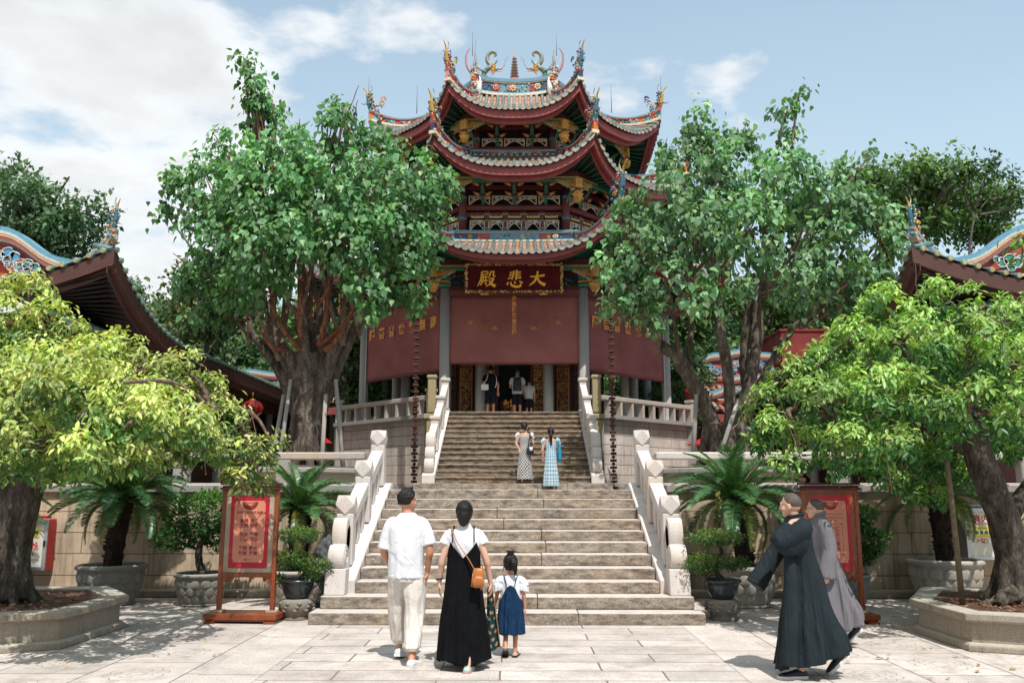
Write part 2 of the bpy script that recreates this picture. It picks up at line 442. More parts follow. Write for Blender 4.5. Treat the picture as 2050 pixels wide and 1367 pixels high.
for sgn in (-1, 1):
    Mx = Matrix(((0, 0, 1, 0), (1, 0, 0, 0), (0, 1, 0, 0), (0, 0, 0, 1)))
    poly = [(22.16, 1.9), (22.16, 2.12), (22.4, 2.19), (26.75, UTOP+.07), (27.18, UTOP+.07), (27.18, 1.9)]
    a, b = sorted((sgn*2.025, sgn*2.36))
    make('stringer', MB().prism(poly, a, b, Mx), MT['granite'], upper, True, .015)

# ------------------------------------------------------------------ balustrades of the staircases
def chamfer_cube(c, h):
    """cube with its corners cut back until each face is a diamond"""
    q = h*.98; vs = []; idx = {}
    P = []
    for ax in range(3):
        for s1 in (-1, 1):
            for s2 in (-1, 1):
                v = [0, 0, 0]; o = [i for i in range(3) if i != ax]
                v[o[0]] = s1*q; v[o[1]] = s2*q; P.append(Vector(v)+Vector(c))
    mb = MB(); me = bpy.data.meshes.new('t')
    import bmesh
    bm = bmesh.new()
    for p in P: bm.verts.new(p)
    bmesh.ops.convex_hull(bm, input=bm.verts); bmesh.ops.dissolve_limit(bm, angle_limit=R(3), verts=bm.verts, edges=bm.edges)
    bm.verts.index_update()
    mb.add([v.co.copy() for v in bm.verts], [[v.index for v in f.verts] for f in bm.faces]); bm.free()
    return mb
def zl(y): return .58+(y-(LY+2*LT+.2))*(1.845-.58)/(15.3-(LY+2*LT+.2))       # top of the lower stringer
MYZ = Matrix(((0, 0, 1, 0), (1, 0, 0, 0), (0, 1, 0, 0), (0, 0, 0, 1)))
def volute(x, w, cy, cz, r, spiral=True):
    mb = MB(); n = 28
    poly = [(cy+r*math.cos(2*PI*i/n), cz+r*math.sin(2*PI*i/n)) for i in range(n)]
    mb.prism(poly, x-w/2, x+w/2, MYZ, smooth=True)
    for s in (-1, 1):
        for rad in (.72, .40):
            mb.tube([(x+s*w/2, cy+r*rad*math.cos(2*PI*i/20), cz+r*rad*math.sin(2*PI*i/20)) for i in range(21)], .012, 5)
    return mb
for sgn in (-1, 1):
    x = sgn*2.34
    side = 'left' if sgn < 0 else 'right'
    t = thing('stair_balustrade', 'pale granite balustrade with three faceted cube finials %s of the lower staircase' % side, 'balustrade', (x, 13, 0), group='balustrades of the lower staircase')
    ys = (12.55, 13.85, 15.22)
    for i, y in enumerate(ys):
        zb = zl(y); top = zb+.70
        p = make('post', MB().box((x, y, (zb-.02+top)/2), (.24, .24, top-zb+.02)), MT['granite'], t, True, .012)
        fin = chamfer_cube((x, y, top+.125), .138)
        make('finial', fin, MT['granite'], p, True, .006)
    for y0, y1 in ((12.68, 13.72), (13.98, 15.09)):
        zt0, zt1 = zl(y0)+.66, zl(y1)+.66
        make('handrail', MB().prism([(y0, zt0-.20), (y1, zt1-.20), (y1, zt1), (y0, zt0)], x-.105, x+.105, MYZ), MT['granite'], t, True, .02, 2)
        n = 3
        for k in range(n):
            yy = y0+(y1-y0)*(k+.5)/n
            z0 = zl(yy)-.03; z1 = zl(yy)+.50
            make('baluster', MB().prism([(yy-.09, z0), (yy+.09, z0), (yy+.09, z1), (yy-.09, z1)], x-.07, x+.07, MYZ), MT['granite'], t, True, .01)
    # scrolled drum-stone at the foot
    mb = MB().prism([(12.02, .56), (12.42, .62), (12.42, 1.18), (12.28, 1.26), (12.14, 1.18), (12.06, .9)], x-.10, x+.10, MYZ)
    make('scroll_panel', mb, MT['granite'], t, True, .02)
    vb = volute(x, .22, 12.07, .80, .175); make('volute', vb, MT['granite'], t, True, .012)
    mb = MB(); mb.prism([(12.22+.155*math.cos(a), 1.10+.235*math.sin(a)) for a in [2*PI*i/26 for i in range(26)]], x-.10, x+.10, MYZ, smooth=True)
    make('volute', mb, MT['granite'], t, True, .012)
    make('foot_block', MB().prism([(11.86, .317), (12.20, .317), (12.18, .66), (11.92, .66)], x-.14, x+.14, MYZ), MT['granite'], t, True, .012)
def zu(y): return 2.19+(y-22.4)*(UTOP+.07-2.19)/(26.75-22.4)
for sgn in (-1, 1):
    x = sgn*2.19
    side = 'left' if sgn < 0 else 'right'
    t = thing('stair_balustrade', 'white granite balustrade with stacked scrolls and square caps %s of the upper staircase' % side, 'balustrade', (x, 24.5, 1.9), group='balustrades of the upper staircase')
    for y in (23.75, 25.35, 26.95):
        zb = zu(y); top = zb+.86
        p = make('post', MB().box((x, y, (zb-.02+top)/2), (.22, .24, top-zb+.02)), MT['granite'], t, True, .012)
        make('post_cap', MB().box((x, y, top+.05), (.30, .32, .10)), MT['granite'], p, True, .025, 2)
    for y0, y1 in ((22.95, 23.63), (23.87, 25.23), (25.47, 26.83)):
        a, b_ = zu(y0)+.80, zu(y1)+.80
        make('handrail', MB().prism([(y0, a-.22), (y1, b_-.22), (y1, b_), (y0, a)], x-.10, x+.10, MYZ), MT['granite'], t, True, .02, 2)
        n = max(2, int((y1-y0)/.42))
        for k in range(n):
            yy = y0+(y1-y0)*(k+.5)/n
            make('baluster', MB().prism([(yy-.10, zu(yy)-.04), (yy+.10, zu(yy)-.04), (yy+.10, zu(yy)+.62), (yy-.10, zu(yy)+.62)], x-.06, x+.06, MYZ), MT['granite'], t, True, .01)
    for cy, cz, r in ((22.42, 2.36, .19), (22.58, 2.66, .20), (22.82, 2.98, .28)):
        make('volute', volute(x, .24, cy, cz, r), MT['granite'], t, True, .012)

# ------------------------------------------------------------------ octagonal terrace under the hall
OCX, OCY = 0.0, 33.6
T8 = math.tan(PI/8)
def oct_(a, k, s=0.0, z=0.0, out=0.0):
    ph = -PI/2+k*PI/4
    n = (math.cos(ph), math.sin(ph)); t = (-math.sin(ph), math.cos(ph))
    return Vector((OCX+n[0]*(a+out)+t[0]*s*a*T8, OCY+n[1]*(a+out)+t[1]*s*a*T8, z))
def oct_ring(a, z): return [oct_(a, k, -1, z) for k in range(8)]
PZ = UTOP
plat = thing('octagonal_terrace', 'octagonal stone terrace carrying the hall, faced with pinkish granite courses', 'terrace', (OCX, OCY, 1.73))
make('terrace_wall', MB().loft([oct_ring(6.35, 1.70), oct_ring(6.35, PZ-.14)], smooth=False), MT['ashlar_pink'], plat, True)
make('ledge', MB().loft([oct_ring(6.55, PZ-.145), oct_ring(6.60, PZ-.12), oct_ring(6.60, PZ)], smooth=False), MT['granite_grey'], plat, True)
make('plinth', MB().loft([oct_ring(6.47, 1.72), oct_ring(6.47, 1.87)], smooth=False), MT['granite_grey'], plat, True)
for k in range(8):
    c = oct_(6.37, k, -1, 0)
    make('corner_pier', MB().box((c.x, c.y, (1.74+PZ-.15)/2), (.34, .34, PZ-.15-1.74), rz=k*PI/4-PI/8), MT['granite_grey'], plat, True, .01)
MT['rail_stone'] = stone('rail_stone', (.50, .44, .39), (.10, .085, .07), stain=.5, top=(.52, .47, .43))
MT['mossy'] = stone('mossy_post_stone', (.42, .36, .22), (.10, .10, .04), stain=.6, top=(.34, .35, .16))
nm = {1: 'right of the stairs', 7: 'left of the stairs', 2: 'on the right flank', 6: 'on the left flank', 3: 'at the back right', 5: 'at the back left', 4: 'at the back'}
for k in (1, 2, 3, 4, 5, 6, 7):
    t = thing('stone_railing', 'grey stone terrace railing with slab balusters %s' % nm[k], 'railing', tuple(oct_(6.4, k, 0, PZ)), k*PI/4, group='railings around the octagonal terrace')
    L = 6.4*T8*2
    make('top_rail', MB().box((0, 0, .54), (L-.3, .26, .15)), MT['rail_stone'], t, False, .02)
    n = 8
    for i in range(n):
        make('baluster', MB().box(((i+.5)/n*(L-.5)-(L-.5)/2, 0, .232), (.11, .22, .464)), MT['rail_stone'], t, False, .01)
    if k != 7 or True:
        mb = MB().box((L/2-.02, 0, .36), (.24, .26, .72)).box((L/2-.02, 0, .77), (.30, .32, .10))
        make('end_post', mb, MT['rail_stone'], t, False, .02)
for sgn in (-1, 1):
    x = sgn*2.62
    t = thing('mossy_post', 'squat yellowish mossy stone post at the top of the stairs on the %s' % ('left' if sgn < 0 else 'right'), 'post', (x, 27.0, PZ), group='mossy posts at the head of the stairs')
    make('shaft', MB().box((0, 0, .56), (.27, .27, 1.10)), MT['mossy'], t, False, .04, 2)
    make('cap', MB().box((0, 0, 1.17), (.33, .33, .12)), MT['mossy'], t, False, .04, 2)
    make('base_block', MB().box((0, .0, -.10), (.50, .40, .16)), MT['mossy'], t, False, .02)
    make('pier', MB().box((0, 0, -1.30), (.30, .30, 2.22)), MT['mossy'], t, False, .02)

# ------------------------------------------------------------------ terrace-edge rails above the retaining walls
for sgn in (-1, 1):
    t = thing('terrace_rail', 'weathered concrete rail on square posts along the terrace edge, %s' % ('left of the staircase' if sgn < 0 else 'right of the staircase'), 'railing', (sgn*6, 15.4, 1.73), group='rails along the terrace edge')
    xs = [2.62, 4.05, 5.9, 7.4, 9.2, 11.0]
    make('rail_bar', MB().box((sgn*6.85, 15.40, 2.325), (8.5, .24, .13)), MT['granite'] if sgn > 0 else MT['rail_stone'], t, True, .02)
    for x in xs[1:]:
        make('post', MB().box((sgn*x, 15.40, 1.995), (.26, .22, .525)), MT['granite_grey'], t, True, .015)
    make('kerb', MB().box((sgn*6.85, 15.40, 1.79), (8.4, .26, .11)), MT['rail_stone'], t, True, .015)
for sgn in (-1, 1):
    t = thing('tree_bed', 'octagonal stone tree bed on the terrace around the tall fig tree on the %s' % ('left' if sgn < 0 else 'right'), 'planter', (sgn*5.4, 21.6, 1.73), R(22.5), group='stone tree beds on the terrace')
    make('bed_wall', MB().lathe([(1.75, .0), (1.75, .40)], 8, smooth=False), MT['planter'], t)
    make('bed_coping', MB().lathe([(1.92, .401), (1.92, .52)], 8, smooth=False), MT['granite_grey'], t, False, .02)
    make('soil', MB().lathe([(1.6, .521), (1.5, .56), (.3, .62)], 24), M('tree_bed_soil_%d' % sgn, (.10, .07, .05), .95, .5, 12, .8, 60), t)
# ------------------------------------------------------------------ the octagonal hall
MT['red'] = M('dark_red_paint', (.175, .040, .038), .55, .3, 3, .1, 30, dirt=.25)
MT['fascia'] = M('red_fascia_paint', (.31, .075, .070), .5, .3, 2.5, .08, 25, dirt=.2)
MT['darkred'] = M('deep_red_lacquer', (.075, .016, .016), .5, .3, 3, .1, 30)  # darker red for inner walls and beams
MT['dark'] = M('dark_interior_timber', (.018, .012, .011), .7, .3, 3, .1, 30)
MT['green'] = M('green_painted_timber', (.030, .125, .085), .55, .35, 5, .1, 40, dirt=.2)
MT['tile'] = M('glazed_tiles', None, .45, .4, 14, .25, 60, attr=True, dirt=.45)
MT['mosaic'] = M('cut_porcelain_mosaic', None, .35, .35, 30, .5, 90, attr=True, spec=.6, dirt=.25)
MT['carve'] = M('painted_carving', None, .5, .3, 18, .3, 70, attr=True)
MT['gold'] = M('gilded_carving', (.62, .30, .06), .38, .6, 22, .8, 55, metal=.35, spec=.6)
MT['colstone'] = stone('grey_column_stone', (.46, .46, .455), (.12, .12, .12), stain=.3, bmp=.15)
MT['white_metal'] = M('white_guide_rail', (.62, .63, .64), .4, .15, 5, 0)

PAL = dict(blue=(.03, .17, .36), sky=(.16, .42, .52), orange=(.72, .17, .03), yellow=(.70, .40, .05), pink=(.62, .28, .24), cream=(.76, .66, .48),
           green=(.05, .22, .13), red=(.42, .05, .04), teal=(.04, .26, .26), navy=(.03, .05, .12), grey=(.30, .31, .29), white=(.82, .78, .72), black=(.03, .03, .035))
def pick(rg, names): return PAL[rg.choice(names)]

class Roof:
    def __init__(s, ae, ze, lift, ac, zc, kick=.03):
        s.ae, s.ze, s.lift, s.ac, s.zc, s.kick = ae, ze, lift, ac, zc, kick
    def p(s, k, l, t, dz=0.0, da=0.0):
        a = s.ae+(s.ac-s.ae)*t+da
        c = abs(l)**3.0
        a *= 1+s.kick*c*(1-t)**2
        z = s.ze+(s.zc-s.ze)*(.55*t+.45*t*t)+s.lift*c*(1-t)**1.5+dz
        return oct_(a, k, l, z)
hall = thing('temple_hall', 'octagonal three-tiered temple hall with upswept tiled eaves and red fascias', 'temple', (OCX, OCY, PZ))

def hip_line(r, k, n=14):
    return [r.p(k, -1, t) for t in [i/n for i in range(n+1)]]

def finial(rg, base, out, h, style=0):
    """upswept tail of cut porcelain at an eave corner. base: Vector, out: outward unit XY vector"""
    mb = MB(); side = Vector((-out.y, out.x, 0)); up = Vector((0, 0, 1))
    def P(o, u, s=0): return base+out*(o*h)+up*(u*h)+side*(s*h)
    core = spline([P(-.30, -.05), P(-.05, .10), P(.10, .36), P(.16, .62), P(.20, .82)], 5)
    n = len(core); rad = [h*(.085-.055*i/(n-1)) for i in range(n)]
    c1 = (.55, .12, .03) if style % 2 == 0 else (.05, .20, .19)
    mb.tube(core[:n*6//10], rad[:n*6//10], 7, col=c1, flat=1.5)
    mb.tube(core[n*6//10-1:], rad[n*6//10-1:], 7, col=(.50, .30, .05) if style % 2 == 0 else (.05, .16, .22), flat=1.5)
    # overlapping scales
    for i in range(2, n*6//10):
        p = Vector(core[i])
        for s in (-1, 0, 1):
            mb.ball(p+out*rad[i]*.7*(1-abs(s)*.4)+side*rad[i]*s*1.0, (rad[i]*.5, rad[i]*.5, rad[i]*.32), 6, 4, col=tuple(x*rg.uniform(.7, 1.25) for x in c1))
    # whip ends
    def whip(a, b, c, d, r, col): mb.tube(spline([P(*a), P(*b), P(*c), P(*d)], 5), [r*h*(1-.75*i/15) for i in range(16)], 5, col=col)
    whip((.18, .78), (.24, .95), (.32, 1.02), (.40, 1.10), .04, PAL['yellow'])
    whip((.18, .80), (.06, .98), (.02, 1.12), (.10, 1.22), .034, PAL['grey'])
    whip((.10, .40), (.24, .44), (.34, .40), (.42, .46), .026, PAL['navy'])
    whip((.08, .30), (-.1, .36), (-.2, .5), (-.28, .46), .024, PAL['yellow'])
    # flowers and figures banked against the inner side
    for i in range(110):
        t = rg.random()**.8; q = Vector(core[int(t*(n-1))])-out*h*rg.uniform(.02, .30)*(1-.5*t)+side*h*rg.uniform(-.13, .13)+up*h*rg.uniform(-.06, .12)
        mb.ball(q, h*rg.uniform(.016, .045), 6, 4, col=pick(rg, ['blue', 'navy', 'pink', 'orange', 'yellow', 'teal', 'cream', 'green', 'red', 'blue', 'grey', 'cream']))
    for i in range(9):
        a = P(-.10-.03*i, .12+.085*i, rg.uniform(-.09, .09)); d = rg.uniform(.10, .22)*h
        mb.tube(spline([a, a-out*d*.6+up*d*.4, a-out*d+up*d*.2, a-out*d*.8-up*d*.1], 4), [h*.022]*13, 5, col=pick(rg, ['navy', 'pink', 'blue', 'yellow']))
    return mb

def build_roof(r, name, aw, zw, ring_a, ring_z, hip_h, fin_h, collar_h, seed, rollw, fas):
    rg = random.Random(seed)
    # --- tile surface and rolls
    mb = MB(); drips = []
    for k in range(8):
        drip = MB(); drips.append(drip)
        mb.grid(lambda u, v, k=k: r.p(k, 2*u-1, v), 24, 7, True, flip=False, col=(.40, .19, .13))
        # under-tile back face so that the sheet has thickness
        mb.grid(lambda u, v, k=k: r.p(k, 2*u-1, v, -.07), 24, 3, True, flip=True, col=(.2, .1, .08))
        W = r.ae*T8; n = int(W/rollw)
        for i in range(-n, n+1):
            x = i*rollw
            te = 1.0
            for q in range(40):
                t = q/39
                if abs(x) > (r.ae+(r.ac-r.ae)*t)*T8*.985: te = t; break
            if te < .06: continue
            pts = []
            for q in range(6):
                t = te*q/5; a = r.ae+(r.ac-r.ae)*t
                pts.append(r.p(k, x/(a*T8), t, .035, 0))
            g = rg.uniform(.75, 1.15); base = rg.choice([(.24, .27, .25), (.21, .26, .245), (.28, .26, .225), (.18, .24, .225), (.30, .27, .235)])
            mb.tube(pts, .066, 7, True, col=tuple(c*g for c in base))
            # pan tiles between rolls, broken in colour course by course
            for q in range(5):
                t0, t1 = te*q/5, te*(q+.93)/5
                l = []
                for (xx, tt) in ((x+.06, t0), (x+rollw-.06, t0), (x+rollw-.06, t1), (x+.06, t1)):
                    a = r.ae+(r.ac-r.ae)*tt; l.append(r.p(k, max(-1, min(1, xx/(a*T8))), tt, .012))
                mb.add(l, [(0, 1, 2, 3)], col=rg.choice([(.56, .20, .09), (.50, .25, .17), (.60, .30, .20), (.48, .33, .27), (.58, .22, .08), (.44, .38, .33)]))
            # end disc of the roll and hanging drip tile
            e0 = r.p(k, x/(r.ae*T8), 0); ph = -PI/2+k*PI/4; nn = Vector((math.cos(ph), math.sin(ph), 0)); tt = Vector((-nn.y, nn.x, 0))
            ring = [e0+nn*.035+tt*(.078*math.cos(2*PI*j/10))+Vector((0, 0, .03+.078*math.sin(2*PI*j/10))) for j in range(10)]
            ring2 = [p-nn*.05 for p in ring]
            drip.loft([ring2, ring], True, True, False, col=rg.choice([(.26, .27, .24), (.31, .29, .25), (.21, .26, .245)]))
            if i < n:
                xm = x+rollw/2; e1 = r.p(k, xm/(r.ae*T8), 0); e2 = r.p(k, (xm+.05)/(r.ae*T8), 0); e3 = r.p(k, (xm-.05)/(r.ae*T8), 0)
                sl = (e2.z-e3.z)/.1
                poly = []
                for j in range(9):
                    an = PI+PI*j/8
                    dx = .125*math.cos(an); poly.append(e1+tt*dx+Vector((0, 0, sl*dx+.012+.115*math.sin(an)))+nn*.03)
                pb = [p-nn*.03 for p in poly]
                g = rg.uniform(.8, 1.12)
                drip.loft([pb, poly], True, True, False, col=tuple(c*g for c in (.40, .375, .32)))
    root = make(name, mb, MT['tile'], hall, True)
    for drip in drips: make('drip_tiles', drip, MT['tile'], root, True)
    # --- fascia boards
    mb = MB()
    for k in range(8):
        prof = [(-.10, -.075), (-.10, -.075-fas), (-.17, -.085-fas), (-.34, -.075-fas*.8), (-.34, -.075-fas*1.45), (-.42, -.075-fas*1.45), (-.42, -.1)]
        nl = 30
        vs = []; fs = []
        for j in range(nl+1):
            l = -1+2*j/nl
            for da, dz in prof:
                p = r.p(k, l, 0, dz, da); vs.append(p)
        m = len(prof)
        for j in range(nl):
            for q in range(m-1):
                fs.append((j*m+q, j*m+q+1, (j+1)*m+q+1, (j+1)*m+q))
        mb.add(vs, fs, False)
    o = make('fascia', mb, MT['fascia'], root, True)
    # --- soffit with green rafters
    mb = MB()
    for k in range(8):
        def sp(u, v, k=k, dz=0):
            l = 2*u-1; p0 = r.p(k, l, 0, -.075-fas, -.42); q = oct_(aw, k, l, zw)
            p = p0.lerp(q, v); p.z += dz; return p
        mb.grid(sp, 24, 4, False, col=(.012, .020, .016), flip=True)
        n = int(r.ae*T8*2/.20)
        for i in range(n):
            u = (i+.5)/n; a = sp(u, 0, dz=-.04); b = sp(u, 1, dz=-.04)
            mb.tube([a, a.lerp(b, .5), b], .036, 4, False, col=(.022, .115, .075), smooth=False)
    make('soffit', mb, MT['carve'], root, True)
    # --- ring beam that carries the hanging posts
    mb = MB()
    for k in range(8):
        for (a, z0, z1, c) in ((ring_a, ring_z-.13, ring_z-.02, PAL['green']), (ring_a+.012, ring_z-.02, ring_z+.025, (.55, .30, .06)), (ring_a-.01, ring_z+.025, ring_z+.22, (.10, .02, .02))):
            A = [oct_(a, k, -1, z0), oct_(a, k, 1, z0), oct_(a, k, 1, z1), oct_(a, k, -1, z1)]
            B = [oct_(a-.14, k, -1, z0), oct_(a-.14, k, 1, z0), oct_(a-.14, k, 1, z1), oct_(a-.14, k, -1, z1)]
            mb.add(A+B, [(0, 1, 2, 3), (7, 6, 5, 4), (0, 4, 5, 1), (3, 2, 6, 7)], col=c)
    make('ring_beam', mb, MT['carve'], root, True)
    # --- hip ridges with their finials
    for k in range(8):
        mb = MB(); ph = -PI/2+k*PI/4-PI/8; out = Vector((math.cos(ph), math.sin(ph), 0)); side = Vector((-out.y, out.x, 0))
        L = hip_line(r, k, 16)[::-1]          # from the collar down to the corner
        n = len(L)
        def band(z0, z1, w, col=None, cols=None):
            for i in range(n-1):
                f0 = 1+.45*(i/(n-1))**3; f1 = 1+.45*((i+1)/(n-1))**3
                A, B = L[i], L[i+1]
                vs = [A-side*w+Vector((0, 0, z0*f0)), A+side*w+Vector((0, 0, z0*f0)), A+side*w+Vector((0, 0, z1*f0)), A-side*w+Vector((0, 0, z1*f0)),
                      B-side*w+Vector((0, 0, z0*f1)), B+side*w+Vector((0, 0, z0*f1)), B+side*w+Vector((0, 0, z1*f1)), B-side*w+Vector((0, 0, z1*f1))]
                mb.add(vs, [(0, 4, 7, 3), (1, 2, 6, 5), (3, 7, 6, 2), (0, 1, 5, 4), (4, 5, 6, 7), (0, 3, 2, 1)], col=(rg.choice(cols) if cols else col))
        band(.0, hip_h*.22, .13, PAL['cream'])
        band(hip_h*.22, hip_h*.72, .07, None, [PAL['pink'], PAL['red'], PAL['sky'], PAL['navy'], PAL['orange'], PAL['teal'], PAL['red']])
        band(hip_h*.72, hip_h*.86, .10, PAL['red'])
        band(hip_h*.86, hip_h*1.0, .085, PAL['sky'])
        for i in range(46):                  # relief flowers on both faces
            q = rg.uniform(1, n-1.01); a = L[int(q)].lerp(L[int(q)+1], q % 1)
            s = rg.choice((-1, 1)); mb.ball(a+side*s*.085+Vector((0, 0, hip_h*rg.uniform(.28, .66))), rg.uniform(.022, .05), 6, 4, col=pick(rg, ['orange', 'pink', 'yellow', 'cream', 'blue', 'sky', 'red', 'green', 'white']))
        o = make('hip_ridge', mb, MT['mosaic'], root, True)
        b = L[-1]+Vector((0, 0, hip_h*.7))-out*.12
        make('corner_finial', finial(rg, b, out, fin_h, k), MT['mosaic'], root, True)
    # --- collar round the foot of the storey above
    mb = MB(); a0 = r.ac; z0 = r.zc; sag = .16 if collar_h > .5 else .03
    def oc(a, k, l, z): return oct_(a, k, l, z+sag*l*l)
    for k in range(8):
        nseg = 10
        for i in range(nseg):
            l0, l1 = -1+2*i/nseg, -1+2*(i+1)/nseg
            mid = abs(i-(nseg-1)/2)
            col = PAL['navy'] if mid > 2.6 else ((.13, .30, .38) if mid < 2 else PAL['red'])
            if k % 2: col = (.30, .055, .03)
            for da, za, zb, c in ((.06, 0, collar_h*.14, PAL['cream']), (.04, collar_h*.14, collar_h*.2, PAL['sky']), (0, collar_h*.2, collar_h*.74, col), (.035, collar_h*.74, collar_h*.80, PAL['cream']), (.06, collar_h*.80, collar_h, (.14, .27, .36))):
                A = [oc(a0+da, k, l0, z0+za), oc(a0+da, k, l1, z0+za), oc(a0+da, k, l1, z0+zb), oc(a0+da, k, l0, z0+zb)]
                mb.add(A, [(0, 1, 2, 3)], col=c)
                if da: 
                    B = [oc(a0, k, l0, z0+za), oc(a0, k, l1, z0+za), oc(a0, k, l1, z0+zb), oc(a0, k, l0, z0+zb)]
                    mb.add(A+B, [(0, 4, 5, 1), (3, 2, 6, 7)], col=c)
        for i in range(5):
            cx = rg.uniform(-.85, .85); cc = oc(a0+.02, k, cx, z0+collar_h*.47); ph = -PI/2+k*PI/4; t = Vector((-math.sin(ph), math.cos(ph), 0)); nn = Vector((math.cos(ph), math.sin(ph), 0))
            fc = pick(rg, ['orange', 'pink', 'cream', 'white', 'yellow']); rr_ = collar_h*.13
            for j in range(7):
                an = 2*PI*j/7; mb.ball(cc+t*rr_*math.cos(an)+Vector((0, 0, rr_*math.sin(an))), rr_*.55, 6, 4, col=fc)
            mb.ball(cc+nn*.02, rr_*.6, 6, 4, col=PAL['yellow'])
        for i in range(44):
            cc = oc(a0+.01, k, rg.uniform(-.96, .96), z0+collar_h*rg.uniform(.26, .70))
            mb.ball(cc, rg.uniform(.015, .045), 6, 4, col=pick(rg, ['orange', 'pink', 'cream', 'sky', 'green', 'yellow', 'blue', 'red']))
    # close the collar's top
    mb.add(oct_ring(a0, z0+collar_h), [tuple(range(8))], col=PAL['cream'])
    mb.add(oct_ring(a0-.3, z0+collar_h-.4), [tuple(range(8))], col=PAL['cream'])
    make('ridge_collar', mb, MT['mosaic'], root, True)
    return root

r1 = Roof(7.85, 9.12, 1.15, 5.15, 10.22, .04)
r2 = Roof(6.40, 12.58, 1.0, 3.95, 13.86, .04)
r3 = Roof(5.50, 15.05, .92, 3.35, 16.50, .04)
roof1 = build_roof(r1, 'lower_roof', 5.45, 9.35, 6.45, 9.02, .40, 1.2, .40, 11, .235, .16)
roof2 = build_roof(r2, 'middle_roof', 4.50, 12.75, 5.36, 12.50, .36, 1.12, .22, 12, .22, .28)
roof3 = build_roof(r3, 'top_roof', 3.50, 15.30, 4.40, 15.10, .34, 1.05, .70, 13, .21, .28)

# ---- crown of the top roof: cap, little pagoda, two dragons, corner posts
cap = MB()
for k in range(8):
    A = [oct_(3.30, k, -1, 17.0), oct_(3.30, k, 1, 17.0), oct_(.25, k, 1, 17.55), oct_(.25, k, -1, 17.55)]
    cap.add(A, [(0, 1, 2, 3)], col=(.42, .22, .16))
make('roof_cap', cap, MT['tile'], roof3, True)
mb = MB(); py = OCY-3.25; z = 17.16
mb.lathe([(.17, 0), (.17, .10), (.13, .12)], 8, (0, py, z), col=PAL['pink'], smooth=False); z += .11
for i in range(7):
    w = .135-.010*i
    mb.lathe([(w*.72, 0), (w*.72, .085)], 8, (0, py, z), col=(.45, .16, .12), smooth=False)
    mb.lathe([(w*1.28, .083), (w*1.34, .095), (w*.8, .125)], 8, (0, py, z), col=PAL['grey'], smooth=False)
    z += .122
mb.lathe([(.07, 0), (.05, .05), (.055, .09), (.012, .20), (.006, .34)], 8, (0, py, z), col=PAL['pink'])
make('miniature_pagoda', mb, MT['mosaic'], roof3, True)
def dragon(sg):
    rg = random.Random(5)
    mb = MB(); base = Vector((sg*1.02, OCY-3.22, 17.22))
    def P(x, z, y=0): return base+Vector((-sg*x, y, z))      # +x points to the pagoda
    g = (.20, .25, .21)
    body = spline([P(.55, -.02), P(.30, -.02, -.05), P(.05, .06, .05), P(-.16, .20), P(-.10, .42), P(.06, .50, -.04), P(.10, .62), P(-.02, .80), P(-.02, 1.02), P(.10, 1.18), P(.25, 1.18), P(.31, 1.06), P(.24, 1.00)], 5)
    n = len(body); rad = [.05+.05*math.sin(PI*min(1, i/(n*.55)))*(1 if i < n*.55 else .3)+.03*(1-i/n) for i in range(n)]
    rad = [max(.022, .095*(1-(abs(i/n-.38)/.75)**1.5)) for i in range(n)]
    mb.tube(body, rad, 8, col=g)
    for i in range(3, n-1, 1):               # spines
        p = Vector(body[i]); d = (Vector(body[min(i+1, n-1)])-Vector(body[i-1])).normalized(); nn = Vector((d.z, 0, -d.x))*(-sg if sg < 0 else 1)
        nn = Vector((-d.z, 0, d.x))*(1 if sg > 0 else -1)
        mb.tube([p+nn*rad[i]*.8, p+nn*(rad[i]+.05)], [.016, .003], 4, col=PAL['cream'])
    hd = P(.34, .44, -.06)
    mb.ball(hd, (.11, .085, .085), 10, 7, col=PAL['sky'])
    mb.tube([hd, hd+Vector((-sg*.12, 0, .01)), hd+Vector((-sg*.22, 0, .03))], [.075, .055, .035], 8, col=PAL['pink'])
    mb.tube([hd+Vector((0, 0, -.04)), hd+Vector((-sg*.10, 0, -.08)), hd+Vector((-sg*.18, 0, -.10))], [.05, .035, .02], 7, col=PAL['cream'])
    mb.ball(hd+Vector((-sg*.06, -.06, .06)), .028, 7, 5, col=PAL['white'])
    for i in range(26):                      # flaming mane
        an = rg.uniform(-1.5, 1.5); L = rg.uniform(.12, .24)
        a = hd+Vector((sg*.04, -.05*math.cos(an), .07*math.sin(an))); b = a+Vector((sg*L*math.cos(an*.7), rg.uniform(-.08, .02), L*math.sin(an)))
        mb.tube([a, a.lerp(b, .5)+Vector((0, 0, .02)), b], [.026, .02, .004], 5, col=rg.choice([PAL['orange'], PAL['yellow'], (.8, .3, .04)]))
    for (x, z, dx, dz) in ((-.05, .32, -.30, .16), (.06, .52, .26, .20), (.12, .02, .26, -.06), (-.14, .14, -.28, .06)):
        a = P(x, z, -.06); b = P(x+dx*.6, z+dz*.3, -.1); c = P(x+dx, z+dz, -.1)
        mb.tube(spline([a, b, c], 4), [.045]*5+[.03]*4, 6, col=PAL['green'])
        for j in (-1, 0, 1): mb.tube([c, c+Vector((-sg*dx*.25, .0, .07*j+dz*.3))], [.018, .004], 4, col=PAL['teal'])
    for j in (0, 1): mb.tube(spline([hd+Vector((-sg*.2, 0, .04)), hd+Vector((-sg*.3, 0, .12+.1*j)), hd+Vector((-sg*.32, 0, .30+.12*j)), hd+Vector((-sg*.46, 0, .44+.1*j))], 4), [.007]*13, 4, col=PAL['grey'])
    return mb
for sg in (-1, 1):
    make('dragon', dragon(sg), MT['mosaic'], roof3, True, label='cut porcelain dragon with curled tail and orange mane facing the little pagoda')
